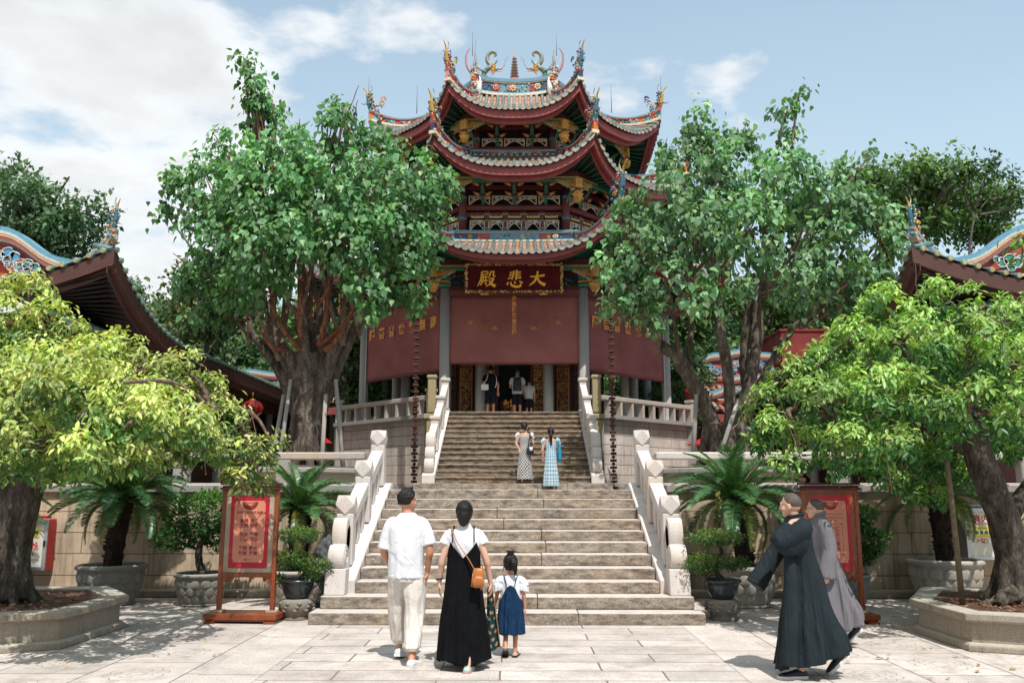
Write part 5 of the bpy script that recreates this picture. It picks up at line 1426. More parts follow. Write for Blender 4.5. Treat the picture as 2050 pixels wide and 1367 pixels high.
potted_sago('sago palm in a pale lotus pot in the shade at the right wall', 6.85, 13.8, 1.10, 1.02, -.02, 36, 1.05, 4, True)
potted_sago('sago palm half hidden behind the tree at the right edge', 9.25, 13.6, 1.0, .9, .0, 34, 1.1, 5, True)
potted_sago('sago palm half hidden behind the tree trunk at the left edge', -8.35, 13.4, 1.0, .9, .0, 34, 1.1, 6)

def pad_leaves(pads, dens, size, colr, tip):
    P, D, H = clump_sprays(pads, dens, .55, .0); n = len(P); k = 5
    PP = np.repeat(P, k, 0)+npr.normal(scale=.018, size=(n*k, 3)); DD = np.repeat(D, k, 0)
    Y = DD*.8+npr.normal(scale=.6, size=DD.shape)+np.array([0, 0, .25]); Z = DD*.4+np.array([0, -.1, .8])+npr.normal(scale=.35, size=DD.shape)
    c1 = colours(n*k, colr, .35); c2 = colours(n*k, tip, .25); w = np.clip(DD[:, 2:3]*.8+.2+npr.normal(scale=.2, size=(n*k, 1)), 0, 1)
    return leaf_mesh('foliage_pad', PP, Y, Z, npr.uniform(size*.7, size*1.3, n*k), c1*(1-w)+c2*w, OVAL)
MT['ceramic'] = M('dark_glazed_ceramic', (.020, .028, .032), .25, .3, 5, .05, 30, spec=.6)
MT['drum'] = stone('carved_drum_stone', (.235, .205, .17), (.05, .04, .035), stain=.6, top=(.30, .27, .23))
def bonsai(label, x, y, z0, pads, trunk, pot, sc, group):
    t = thing('potted_bonsai', label, 'potted bonsai', (x, y, z0), group=group)
    if pot == 'lotus':
        o = link('lotus_pot', POT, None, t); o.scale = (sc, sc, sc)
        so = link('soil', SOIL, MT['soil'], t); so.location = (0, 0, .51*sc); so.scale = (sc, sc, sc)
    else:
        mb = MB().lathe([(.11, 0), (.145, .015), (.19, .08), (.215, .17), (.225, .22), (.255, .225), (.255, .255), (.22, .255), (.205, .215), (.04, .21)], 40)
        make('bowl', mb, MT['ceramic'], t)
        make('soil', MB().lathe([(.20, .214), (.10, .23), (.02, .235)], 20), MT['soil'], t)
    mb = MB()
    for pts, r0, r1 in trunk: limb(mb, pts, r0, r1, 8, .01)
    make('trunk', mb, MT['bark_dark'], t)
    for c, r, d, s_, c1, c2 in pads:
        link('foliage_pad', pad_leaves([(c, r)], d, s_, c1, c2), MT['leaf_soft'], t)
G1 = (.030, .095, .018); G2 = (.085, .20, .030)
bonsai('cloud-pruned shrub with bright dense crown in a lotus pot behind the left sign stand', -4.70, 13.40, 0,
       [((.0, 0, 1.36), (.62, .5, .36), 300, .055, G1, G2), ((-.42, -.1, .98), (.36, .3, .16), 300, .055, G1, (.05, .14, .025)), ((.32, .0, 1.0), (.34, .3, .2), 300, .055, G1, (.05, .13, .02)), ((.55, .1, 1.62), (.2, .2, .16), 300, .055, G1, G2)],
       [([(0, 0, .45), (-.08, 0, .8), (.05, 0, 1.1), (0, 0, 1.4)], .07, .03), ([(-.05, 0, .8), (-.3, -.05, .92), (-.42, -.1, 1.0)], .03, .012), ([(.0, 0, .9), (.2, 0, .95), (.32, 0, 1.0)], .03, .012)], 'lotus', .80, 'clipped shrubs in lotus pots')
bonsai('cloud-pruned shrub in a lotus pot behind the right sign stand', 5.05, 13.3, 0,
       [((.1, 0, 1.30), (.46, .4, .22), 300, .055, G1, G2), ((.42, .05, .95), (.36, .3, .2), 300, .055, G1, (.06, .16, .025)), ((-.55, 0, 1.28), (.34, .3, .2), 300, .055, G1, (.05, .13, .02)), ((.2, 0, .72), (.4, .3, .14), 300, .055, G1, (.05, .13, .02))],
       [([(0, 0, .45), (.1, 0, .8), (.02, 0, 1.1), (.1, 0, 1.3)], .06, .03), ([(.05, 0, .8), (.3, .05, .9), (.42, .05, .95)], .03, .012), ([(.05, 0, 1.0), (-.3, 0, 1.15), (-.55, 0, 1.25)], .03, .012)], 'lotus', .80, 'clipped shrubs in lotus pots')
def drum_stand(label, x, y):
    t = thing('drum_stand', label, 'plant stand', (x, y, 0), group='carved stone plant stands')
    make('drum', MB().lathe([(.19, 0), (.20, .02), (.165, .045), (.185, .08), (.225, .14), (.232, .19), (.215, .24), (.17, .268), (.15, .27)], 36), MT['drum'], t)
    mb = MB()
    for i in range(9):
        an = 2*PI*i/9
        for j in range(3): mb.ball((.218*math.cos(an+j*.12), .218*math.sin(an+j*.12), .13+.045*j), (.035, .035, .022), 7, 5)
    make('relief', mb, MT['drum'], t)
drum_stand('round carved stone stand under the bonsai left of the staircase', -2.86, 11.95); drum_stand('round carved stone stand under the bonsai right of the staircase', 2.92, 11.95)
B1 = (.045, .105, .020); B2 = (.15, .24, .045)
bonsai('layered bonsai in a black bowl on a stone stand left of the staircase', -2.86, 11.95, .27,
       [((-.02, 0, .84), (.33, .28, .10), 520, .036, B1, B2), ((-.10, -.05, .52), (.30, .26, .11), 520, .036, B1, B2), ((.26, -.02, .43), (.26, .22, .10), 480, .036, B1, B2), ((.20, -.08, .34), (.14, .14, .08), 480, .036, B1, B2), ((-.24, -.08, .26), (.10, .10, .06), 480, .036, B1, (.08, .16, .03))],
       [([(.03, 0, .21), (.10, 0, .36), (.0, 0, .52), (.07, 0, .70), (0, 0, .82)], .045, .02), ([(.08, 0, .36), (-.1, -.03, .48)], .02, .01), ([(.08, 0, .32), (.26, 0, .41)], .02, .01)], 'bowl', 1, 'layered bonsai in black bowls')
bonsai('layered bonsai with a tall wispy shoot in a black bowl right of the staircase', 2.92, 11.95, .27,
       [((-.05, 0, .80), (.40, .32, .10), 520, .036, B1, B2), ((-.24, -.05, .47), (.30, .26, .13), 520, .036, B1, B2), ((.22, .05, .46), (.22, .20, .08), 480, .036, B1, (.07, .14, .03)), ((.0, 0, 1.22), (.03, .03, .22), 380, .036, B1, (.30, .34, .08))],
       [([(.02, 0, .21), (-.08, 0, .42), (.0, 0, .60), (-.04, 0, .78)], .045, .02), ([(-.06, -.02, .36), (-.24, -.05, .45)], .02, .01), ([(0, 0, .78), (.05, 0, 1.1), (-.02, 0, 1.42)], .008, .003)], 'bowl', 1, 'layered bonsai in black bowls')
# pitted scholar's rock behind the left bonsai
me = fuse(MB().ball((-2.52, 12.35, .80), (.20, .18, .28), 16, 12).ball((-2.46, 12.35, .50), (.22, .2, .25), 14, 10).ball((-2.6, 12.35, .62), (.15, .15, .2), 12, 8).ball((-2.5, 12.35, .15), (.2, .2, .2), 10, 8), .02, 1, .05, (9, 9, 9), 3)
o = link('scholar_rock', me, M('dark_pitted_rock', (.10, .10, .105), .9, .5, 12, .8, 40)); tag(o, 'dark pitted ornamental rock behind the bonsai left of the staircase', 'rock')

# ---- raised octagonal-ended beds of the courtyard
MT['mulch'] = M('leaf_mulch', (.14, .065, .038), .95, .6, 30, .9, 90, dirt=.5)
def raised_bed(label, sgn, x0, pts):
    t = thing('raised_bed', label, 'planter', (sgn*6.6, 10.7, 0), group='raised stone beds of the courtyard')
    pl = [(sgn*(x0+a), b_) for a, b_ in pts]
    cx = sum(p[0] for p in pl)/len(pl); cy = sum(p[1] for p in pl)/len(pl)
    def ring(d, z): return [Vector((cx+(p[0]-cx)*(1+d/1.7), cy+(p[1]-cy)*(1+d/1.4), z)) for p in (pl if sgn < 0 else pl[::-1])]
    make('foot', MB().loft([ring(.06, .0), ring(.06, .06), ring(.02, .09)], smooth=False), MT['planter'], t, True, .01)
    make('bed_wall', MB().loft([ring(-.02, .088), ring(-.02, .30)], smooth=False), MT['planter'], t, True)
    make('coping', MB().loft([ring(.02, .30), ring(.085, .325), ring(.085, .40), ring(-.22, .401), ring(-.22, .36)], smooth=False), MT['planter'], t, True, .008)
    mb = MB(); R0 = ring(-.20, .375); n = 24
    rg = random.Random(2)
    for i in range(700):
        a = rg.uniform(0, 2*PI); q = rg.random()**.5
        p = R0[rg.randrange(len(R0))].lerp(R0[rg.randrange(len(R0))], rg.random()); p = Vector((cx, cy, .375)).lerp(p, rg.uniform(.3, .95))
        d = Vector((rg.uniform(-1, 1), rg.uniform(-1, 1), rg.uniform(-.25, .25))).normalized()*rg.uniform(.02, .045); s_ = Vector((-d.y, d.x, rg.uniform(-.01, .01)))*.45
        p.z += rg.uniform(.005, .03)
        mb.add([p-d, p+s_, p+d, p-s_], [(0, 1, 2, 3)], col=rg.choice([(.22, .10, .05), (.16, .08, .05), (.28, .15, .08), (.10, .06, .04), (.34, .2, .12)]))
    make('mulch', MB().add([p+Vector((0, 0, .004)) for p in R0], [tuple(range(len(R0)))]), MT['mulch'], t, True)
    make('dry_leaves', mb, MT['carve'], t, True)
raised_bed('raised stone bed with a flat coping and brown mulch at the left edge', -1, 4.88, [(0, 11.15), (0, 10.2), (.02, 9.72), (.55, 9.45), (2.6, 9.45), (3.2, 9.9), (3.2, 11.6), (2.6, 12.1), (.7, 12.1)])
raised_bed('raised stone bed with a flat coping and brown mulch at the right edge', 1, 5.05, [(0, 10.9), (-.0, 10.2), (.02, 9.68), (.55, 9.45), (2.6, 9.45), (3.2, 9.9), (3.2, 11.6), (2.6, 12.1), (.7, 12.1)])
o = make('bamboo_stake', MB().tube([(5.42, 10.5, .38), (5.40, 10.5, 1.5), (5.38, 10.55, 2.9)], [.035, .033, .028], 9), M('weathered_bamboo', (.15, .12, .07), .8, .4, 8, .4, 40)); tag(o, 'thin weathered pole standing in the right raised bed', 'pole')
me = fuse(MB().tube(spline([(5.75, 10.35, .38), (5.9, 10.45, .50), (6.05, 10.6, .48), (6.15, 10.7, .6)], 5), .07, 8).tube(spline([(5.62, 10.5, .36), (5.85, 10.5, .42), (6.1, 10.65, .42)], 5), .06, 8).ball((5.95, 10.4, .50), .10), .016, 1, .03, (12, 12, 12), 8)
o = link('gnarled_root', me, MT['bark_fig']); tag(o, 'pale gnarled root lump on the mulch of the right raised bed', 'root')
# fallen leaves on the paving
mb = MB(); rg = random.Random(8)
for i in range(46):
    x, y = (rg.uniform(3.2, 6.2), rg.uniform(8.2, 11.6)) if i < 34 else (rg.uniform(-5.5, -3), rg.uniform(8.3, 12))
    a = rg.uniform(0, 6); d = Vector((math.cos(a), math.sin(a), 0))*rg.uniform(.03, .055); s_ = Vector((-d.y, d.x, 0))*.5; p = Vector((x, y, .012))
    mb.add([p-d, p+s_+Vector((0, 0, .012)), p+d+Vector((0, 0, .004)), p-s_+Vector((0, 0, .006))], [(0, 1, 2, 3)], col=rg.choice([(.45, .22, .06), (.5, .32, .1), (.3, .14, .05), (.4, .3, .12)]))
tag(make('fallen_leaves', mb, MT['carve']), 'scattered dry yellow-brown leaves on the paving', 'leaves', kind='stuff')
# ------------------------------------------------------------------ sign stands
MT['wood'] = M('varnished_red_wood', (.25, .056, .016), .32, .45, 9, .12, 50, stretch=(1, 1, .15), spec=.5)
MT['wooddark'] = M('dark_stained_wood', (.085, .018, .010), .4, .45, 8, .12, 50, stretch=(1, 1, .2))
MT['ply'] = M('bare_pale_board', (.42, .33, .24), .6, .35, 6, .1, 60)
MT['posterred'] = M('crimson_poster', (.42, .008, .026), .35, .12, 3, 0)
MT['postersalmon'] = M('salmon_poster', (.60, .23, .15), .4, .12, 3, 0)
MT['posterink'] = M('poster_red_ink', (.22, .015, .015), .5, .1, 5, 0)
def scribble(mb, x0, x1, z, h, n, rg):
    for i in range(n):
        x = x0+(x1-x0)*(i+.5)/n; w = (x1-x0)/n*.34
        for j in range(5):
            if j % 2: mb.box((x+rg.uniform(-w, w)*.6, 0, z), (h*.13, .001, h*rg.uniform(.6, 1)))
            else: mb.box((x, 0, z+rg.uniform(-.4, .4)*h), (w*2*rg.uniform(.6, 1), .001, h*.12))
def sign_stand(label, loc, rz, frame_inner, text, extra):
    t = thing('sign_stand', label, 'sign', loc, rz, group='wooden sign stands')
    make('base', MB().box((0, 0, .085), (.98, .46, .07)).box((0, 0, .045), (.92, .42, .03)), MT['wood'], t, False, .008)
    for s in (-1, 1): make('foot', MB().box((s*.40, 0, .016), (.14, .46, .03)), MT['wood'], t, False, .004)
    for s in (-1, 1):
        p = make('leg', MB().box((s*.365, 0, .92), (.055, .07, 1.60)), MT['wood'], t, False, .006)
        make('ferrule', MB().box((s*.365, 0, .135), (.15, .10, .03)), MT['ply'], p, False, .004)
    make('rail', MB().box((0, 0, .60), (.675, .06, .06)), MT['wood'], t, False, .005); make('rail', MB().box((0, 0, 1.70), (.675, .06, .05)), MT['wood'], t, False, .005)
    br = MB()
    for s in (-1, 1): br.box((s*.28, 0, .555), (.12, .035, .03)).box((s*.315, 0, .525), (.05, .035, .03)).box((s*.24, 0, .54), (.03, .035, .05))
    make('corner_bracket', br, MT['wood'], t)
    make('panel', MB().box((0, 0, 1.152), (.673, .035, 1.04)), frame_inner, t)
    mb = MB().box((0, 0, 1.735), (.83, .15, .03)).box((0, 0, 1.765), (.78, .11, .03)).box((0, 0, 1.80), (.84, .13, .025))
    make('roof', mb, MT['wooddark'], t, False, .006)
    po = make('poster', MB().box((0, -.0195, 1.165), (.535, .003, .955)), MT['posterred'], t)
    ins = MB().prism([(-.20, .765), (.20, .765), (.20, .80), (.215, .80), (.215, 1.545), (.20, 1.545), (.20, 1.575), (-.20, 1.575), (-.20, 1.545), (-.215, 1.545), (-.215, .80), (-.20, .80)], -.003, 0, Matrix(((1, 0, 0, 0), (0, 0, 1, -.0215), (0, 1, 0, 0), (0, 0, 0, 1))))
    make('poster_field', ins, MT['postersalmon'], po)
    tm = text_join(text, -.0262)
    rg = random.Random(6); sc = MB(); extra(sc, rg)
    tm.add([(v[0], -.0262+v[1]*.2, v[2]) for v in sc.v], sc.f)
    make('lettering', tm, MT['posterink'], po)
    return t
def emblem(mb):
    # half-round seal printed at the head of the sheet
    for r_, w in ((.105, .006), (.085, .012), (.060, .006)):
        mb.tube([(r_*math.cos(a), 0, 1.56+r_*.95*math.sin(a)) for a in [PI+PI*i/20 for i in range(21)]], w, 4)
def exL(mb, rg):
    emblem(mb); scribble(mb, -.075, .075, 1.545, .022, 5, rg)
    scribble(mb, -.05, .05, 1.483, .018, 5, rg); mb.box((-.03, 0, .80), (.022, .001, .024)); scribble(mb, -.01, .06, .80, .012, 4, rg)
def exR(mb, rg):
    emblem(mb); scribble(mb, -.075, .12, 1.545, .022, 6, rg)
    scribble(mb, -.16, .16, 1.40, .022, 10, rg); scribble(mb, -.16, .17, 1.355, .022, 10, rg); scribble(mb, -.06, .08, 1.315, .022, 4, rg)
    for z in (.87, 1.27): mb.box((0, 0, z), (.29, .001, .004))
    for x in (-.145, .145): mb.box((x, 0, 1.07), (.004, .001, .40))
    for z in (.87, 1.27):
        for x in (-.14, .14): mb.box((x, 0, z), (.018, .001, .018))
TL = [('社会主义核心价值观', 0, 1.418, .040, .001)]
for (a, b_, z) in (('富强', '民主', 1.305), ('文明', '和谐', 1.245), ('自由', '平等', 1.125), ('公正', '法治', 1.062), ('爱国', '敬业', .945), ('诚信', '友善', .882)):
    TL += [(a, -.072, z, .060, .0015), (b_, .072, z, .060, .0015)]
TR = [(ch, .075, 1.205-.066*i, .062, .001) for i, ch in enumerate('仁义礼智信')]
sign_stand('wooden sign stand with a crimson bordered poster of red characters, left of the staircase', (-3.48, 11.72, 0), R(-4), MT['ply'], TL, exL)
sign_stand('wooden sign stand with a crimson bordered poster, partly hidden behind the two monks', (4.36, 11.72, 0), R(6), MT['wood'], TR, exR)

# ------------------------------------------------------------------ hydrant cabinets
MT['cabred'] = M('glossy_red_enamel', (.42, .018, .022), .3, .15, 4, .05, 40)
MT['cabframe'] = M('aluminium_frame', (.48, .50, .52), .35, .15, 6, .05, 60, metal=.6)
MT['cabwhite'] = M('white_glass_door', (.66, .64, .55), .25, .12, 3, 0)
MT['cabsteel'] = M('steel_box', (.40, .38, .38), .4, .2, 4, .05, 50, metal=.3)
MT['signred'] = M('sign_red_print', (.50, .035, .025), .5, .1, 5, 0)
MT['signyellow'] = M('sign_yellow_print', (.70, .56, .10), .5, .1, 5, 0)
MT['signteal'] = M('sign_teal_print', (.02, .12, .14), .5, .1, 5, 0)
def cabinet(label, loc, rz, side, left):
    t = thing('hydrant_cabinet', label, 'hydrant cabinet', loc, rz, group='fire hydrant cabinets on the walls')
    w, h, d = .66, .82, .24
    make('box', MB().box((0, 0, 0), (w, d, h)), side, t, False, .008)
    fr = MB()
    for s in (-1, 1):
        fr.box((s*(w/2-.03), -d/2-.012, 0), (.06, .03, h)); fr.box((0, -d/2-.012, s*(h/2-.03)), (w-.125, .03, .06))
    dr = make('door', MB().box((0, -d/2-.006, 0), (w-.12, .012, h-.12)), MT['cabwhite'], t)
    make('door_frame', fr, MT['cabframe'], dr, False, .004)
    make('latch', MB().box((-s*0-(w/2-.03) if not left else w/2-.03, -d/2-.034, .02), (.03, .02, .09)), MT['dark'], dr)
    y = -d/2-.0145
    if left: tx = [('消火栓', 0, -.02, .125, .003, 1.1), ('火警119', 0, -.15, .075, .001)]; zy = .20
    else: tx = [('消火栓', 0, .235, .125, .004, 1.15), ('FIREHYDRANT', 0, .155, .046, .001, 1.15), ('火警    119', 0, -.115, .075, .002)]; zy = .03
    tm = text_join(tx, y)
    if left:
        sc = MB(); rg = random.Random(3); scribble(sc, -.2, .2, -.085, .025, 9, rg); scribble(sc, -.2, .2, -.235, .022, 11, rg); tm.add([(v[0], y, v[2]) for v in sc.v], sc.f)
    else:
        tm.add([(-.015+.035*math.cos(a), y, -.115+.035*math.sin(a)) for a in [2*PI*i/12 for i in range(12)]]+[(-.015+.025*math.cos(a), y, -.115+.025*math.sin(a)) for a in [2*PI*i/12 for i in range(12)]],
               [(i, (i+1) % 12, 12+(i+1) % 12, 12+i) for i in range(12)])
    make('lettering', tm, MT['signred'], dr)
    make('notice', MB().box((0, y+.001, zy), (.40, .003, .185)), MT['signyellow'], dr)
    pc = MB()
    for i in range(5):
        x = -.145+.073*i; pc.box((x, y-.002, zy-.005), (.058, .001, .052))
    sc = MB(); scribble(sc, -.13, .13, zy+.055, .02, 8, random.Random(5)); pc.add([(v[0], y-.002, v[2]) for v in sc.v], sc.f)
    make('pictograms', pc, MT['signteal'], dr)
    make('pipe', MB().tube(spline([(w/2-.05, .02, h/2+.03), (0, .02, h/2+.035), (-w/2, .02, h/2+.03)], 4), .022, 8), side, t)
    return t
cabinet('white fronted fire hydrant cabinet with red sides on the left wall', (-7.90, 14.33, .84), 0, MT['cabred'], True)
cabinet('grey sided fire hydrant cabinet with white door on the right wall', (7.75, 14.33, 1.02), 0, MT['cabsteel'], False)
t = thing('fire_hydrant', 'small dark red fire hydrant on the terrace above the left wall', 'fire hydrant', (-6.35, 15.05, 1.80))
MT['hydrant'] = M('old_red_hydrant_paint', (.22, .020, .022), .5, .35, 7, .15, 40, dirt=.3)
make('barrel', MB().lathe([(.13, 0), (.13, .03), (.085, .05), (.08, .40), (.10, .41), (.10, .45), (.085, .47), (.07, .54), (.03, .58), (.03, .62)], 18), MT['hydrant'], t)
for s in (-1, 1): make('outlet', MB().tube([(0, 0, .33), (s*.08, 0, .33), (s*.14, 0, .33)], [.05, .05, .06], 12), MT['hydrant'], t)

# ------------------------------------------------------------------ flanking halls with swallow-tail eaves
MT['wallred'] = M('vermilion_gable_plaster', (.42, .075, .045), .75, .25, 2, .15, 25, dirt=.15)
MT['brown'] = M('brown_fascia_board', (.085, .034, .026), .6, .3, 3, .1, 30)
MT['soff'] = M('dark_brown_soffit', (.022, .015, .013), .7, .4, 3, .2, 20)
def gable_curve(x, w):
    """stepped wave profile of a Minnan gable: height for x in [-w, w]"""
    u = abs(x)/w
    return 1.0*math.exp(-(u/.30)**2)*.62+.42*math.exp(-((u-.42)/.22)**2)+.16*max(0, 1-u)+.30*max(0, (u-.80)/.2)**2*0
def cloud_relief(mb, x, z, s, y, cols, rg):
    """raised cloud: fat lobes in one colour with a white scrolled rim"""
    lobes = [(0, 0, .16), (-.18, -.05, .13), (.17, -.06, .13), (.02, -.16, .12), (-.30, .02, .08)]
    c = rg.choice(cols)
    for lx, lz, r_ in lobes:
        mb.lathe([(r_*s, 0), (r_*s, .02)], 14, (0, 0, 0), col=c) if False else None
        n = 14; f = [Vector((x+s*(lx+r_*math.cos(2*PI*i/n)), y, z+s*(lz+r_*math.sin(2*PI*i/n)))) for i in range(n)]
        mb.add(f, [tuple(range(n))], col=c)
        mb.tube([(x+s*(lx+r_*(1-.05*j/4)*math.cos(a)), y-.012, z+s*(lz+r_*(1-.05*j/4)*math.sin(a))) for j, a in enumerate([rg.uniform(0, 1)+.42*i for i in range(14)])], .014*s, 5, col=(.60, .60, .60))
def wavy_gable(root, x0, x1, y, zb, hgt, seed, flip=1):
    """red gable wall facing -Y with a rolling coloured coping and painted clouds"""
    rg = random.Random(seed); n = 48; w = (x1-x0)/2; cx = (x0+x1)/2
    top = [(cx-w+2*w*i/n, zb+.12+hgt*gable_curve(-w+2*w*i/n, w)) for i in range(n+1)]
    mb = MB(); vs = []; fs = []
    for x, z in top: vs += [(x, y, zb-.5), (x, y, z)]
    for i in range(n): fs.append((2*i, 2*i+2, 2*i+3, 2*i+1))
    mb.add(vs, fs)
    o = make('gable_wall', mb, MT['wallred'], root, True, solid=.2)
    cp = MB()
    for i in range(n):
        (xa, za), (xb, zb_) = top[i], top[i+1]
        for dz0, dz1, out, c in ((-.16, -.09, .06, (.14, .045, .04)), (-.09, -.03, .10, (.56, .42, .38)), (-.03, .03, .14, (.50, .12, .09)), (.03, .09, .16, (.62, .42, .22)), (.09, .16, .17, (.58, .56, .50)), (.16, .27, .15, (.13, .33, .45))):
            q = [(xa, y-out, za+dz0), (xb, y-out, zb_+dz0), (xb, y-out, zb_+dz1), (xa, y-out, za+dz1)]
            q2 = [(a, y+.25, c_) for a, b_, c_ in q]
            cp.add(q+q2, [(0, 1, 2, 3), (0, 4, 5, 1), (3, 2, 6, 7), (4, 7, 6, 5)], col=c)
    make('gable_coping', cp, MT['mosaic'], o, True)
    rl = MB(); cols = [(.07, .27, .46), (.55, .22, .04), (.05, .24, .18), (.10, .36, .52)]
    for i in range(9):
        x = cx+w*rg.choice((-1, 1))*rg.uniform(.0, .62); z = zb+hgt*gable_curve(x-cx, w)*rg.uniform(.45, .8)
        cloud_relief(rl, x, z, hgt*.75, y-.11-.004*i, cols, rg)
    rl.box((cx, y-.12, zb+.02), (2*w*.8, .05, .05), col=(.62, .55, .50))
    make('cloud_relief', rl, MT['carve'], o, True)
    return o

def flank_hall(sg, label):
    root = thing('side_hall', label, 'building', (sg*13.5, 26, 1.73), group='halls flanking the courtyard')
    X0, X1, Y0, Y1 = 8.75, 19.0, 18.0, 40.0      # inner eave, outer edge, front eave, back
    def lift(a): return max(0, 1-a/5.5)**2.2
    ZE = 5.60
    def sx(x): return sg*x
    N = 60
    tile = MB(); fas = MB(); sof = MB(); rg = random.Random(17)
    # long eave facing the hall: from the front corner to the back
    ys = [Y0+(Y1-Y0)*(i/N)**1.5 for i in range(N+1)]
    def eave(y): return (X0+.25*(1-lift(y-Y0))-0.0, ZE+1.42*lift(y-Y0))
    def eave_f(x): return (Y0+.22*(1-lift(x-X0)), ZE+.55+.87*lift((x-X0)*1.15)-.0*(x-X0))
    ridge_x = 13.4
    P0 = []; 
    for y in ys:
        x, z = eave(y); P0.append((x, y, z))
    for i in range(N):
        (xa, ya, za), (xb, yb, zb) = P0[i], P0[i+1]
        def up(x, y, z, t):
            t *= min(1, (y-Y0)/(ridge_x-X0)) if y < 19.5 else 1
            return Vector((sx(x+(ridge_x-x)*t), y, z+(7.45-z)*t))
        for q in range(6):
            t0, t1 = q/6, (q+1)/6
            f = [up(xa, ya, za, t0), up(xb, yb, zb, t0), up(xb, yb, zb, t1), up(xa, ya, za, t1)]
            tile.add(f, [(0, 1, 2, 3)], True, col=(.30, .15, .11))
        a, b_ = Vector((sx(xa), ya, za)), Vector((sx(xb), yb, zb))
        d = Vector((0, 0, 1))
        for o0, o1, z0, z1, cc in ((.02, .02, -.10, -.42, 0), (.02, .14, -.42, -.42, 0), (.14, .14, -.42, -.60, 0)):
            fas.add([a+d*z0+Vector((sx(o0), 0, 0)), b_+d*z0+Vector((sx(o0), 0, 0)), b_+d*z1+Vector((sx(o1), 0, 0)), a+d*z1+Vector((sx(o1), 0, 0))], [(0, 1, 2, 3)])
        sof.add([a+Vector((sx(.14), 0, -.55)), b_+Vector((sx(.14), 0, -.55)), Vector((sx(10.8), yb, ZE+.35)), Vector((sx(10.8), max(ya, 20.2), ZE+.35))], [(0, 1, 2, 3)])
    dist = 0; y = Y0+.1
    while y < Y1:
        x, z = eave(y); e = Vector((sx(x), y, z))
        tile.tube([e+Vector((-sx(.05), 0, -.01)), e+Vector((sx(.25), 0, .05)), e+Vector((sx(.5), 0, .10))], .065, 8, col=rg.choice([(.13, .27, .22), (.18, .30, .25), (.12, .24, .22)]))
        n = Vector((-sx(1), 0, 0)); disc = [e+Vector((-sx(.055), .06*math.cos(2*PI*j/8), .06*math.sin(2*PI*j/8))) for j in range(8)]
        tile.add(disc, [tuple(range(8))], col=(.45, .33, .12))
        y += .30
    # front eave running outward from the corner
    xs = [X0+(X1-X0)*(i/40)**1.3 for i in range(41)]
    F0 = []
    for x in xs:
        y, z = eave_f(x); F0.append((x, y, z))
    for i in range(40):
        (xa, ya, za), (xb, yb, zb) = F0[i], F0[i+1]
        a, b_ = Vector((sx(xa), ya, za)), Vector((sx(xb), yb, zb)); d = Vector((0, 0, 1))
        for o0, o1, z0, z1 in ((.02, .02, -.08, -.40), (.02, .14, -.40, -.40), (.14, .14, -.40, -.56)):
            fas.add([a+d*z0+Vector((0, o0, 0)), b_+d*z0+Vector((0, o0, 0)), b_+d*z1+Vector((0, o1, 0)), a+d*z1+Vector((0, o1, 0))], [(0, 1, 2, 3)])
        tile.add([a, b_, Vector((sx(max(xb, 10.3)), 19.6, ZE+.98)), Vector((sx(max(xa, 10.3)), 19.6, ZE+.98))], [(0, 1, 2, 3)], True, col=(.30, .15, .11))
        sof.add([a+Vector((0, .14, -.5)), b_+Vector((0, .14, -.5)), Vector((sx(max(xb, 10.8)), 20.4, ZE+.9)), Vector((sx(max(xa, 10.8)), 20.4, ZE+.9))], [(0, 1, 2, 3)])
    x = X0+.25
    while x < X1:
        y, z = eave_f(x); e = Vector((sx(x), y, z))
        tile.tube([e+Vector((0, -.05, -.01)), e+Vector((0, .2, .04)), e+Vector((0, .35, .07))], .065, 8, col=rg.choice([(.13, .27, .22), (.18, .30, .25), (.12, .24, .22)]))
        disc = [e+Vector((.06*math.cos(2*PI*j/8), -.055, .06*math.sin(2*PI*j/8))) for j in range(8)]
        tile.add(disc, [tuple(range(8))], col=(.45, .33, .12)); x += .30
    rt = make('tiled_roof', tile, MT['tile'], root, True)
    make('fascia', fas, MT['brown'], rt, True, solid=.02); make('soffit', sof, MT['soff'], rt, True)
    # swept hip ridge and its tail at the corner
    hp = MB(); cx, cz = X0, ZE+1.42
    L = spline([(sx(10.35), 19.35, ZE+.98), (sx(9.7), 18.75, ZE+1.14), (sx(9.1), 18.28, ZE+1.42), (sx(8.80), 18.05, ZE+1.72)], 6)
    for i in range(len(L)-1):
        a, b_ = Vector(L[i]), Vector(L[i+1]); s_ = Vector((b_.y-a.y, -(b_.x-a.x), 0)).normalized()*.09
        tp = 1-.62*i/(len(L)-1)
        for q_ in range(5): hp.ball(a+Vector((rg.uniform(-.06, .06), -.07, rg.uniform(-.12, .22)*tp)), rg.uniform(.02, .045), 6, 4, col=pick(rg, ['orange', 'pink', 'yellow', 'cream', 'blue', 'green']))
        for z0, z1, c in ((-.3*tp, 0, (.40, .37, .31)), (0, .20*tp, (.07, .19, .30)), (.20*tp, .30*tp, (.40, .34, .28))):
            vs = [a-s_+Vector((0, 0, z0)), a+s_+Vector((0, 0, z0)), a+s_+Vector((0, 0, z1)), a-s_+Vector((0, 0, z1)), b_-s_+Vector((0, 0, z0)), b_+s_+Vector((0, 0, z0)), b_+s_+Vector((0, 0, z1)), b_-s_+Vector((0, 0, z1))]
            hp.add(vs, [(0, 4, 7, 3), (1, 2, 6, 5), (3, 7, 6, 2), (4, 5, 6, 7), (0, 3, 2, 1)], col=c)
    make('hip_ridge', hp, MT['mosaic'], rt, True)
    out = Vector((-sg*.72, -.69, 0))
    fin = finial(random.Random(5), Vector((sx(8.88), 18.12, ZE+1.70)), out, .72, 1)
    make('corner_finial', fin, MT['mosaic'], rt, True)
    wavy_gable(root, min(sx(9.75), sx(17.0)), max(sx(9.75), sx(17.0)), 19.35, ZE+1.02, 1.35, 3)
    # lower skirting eave below
    lo = MB(); lf = MB()
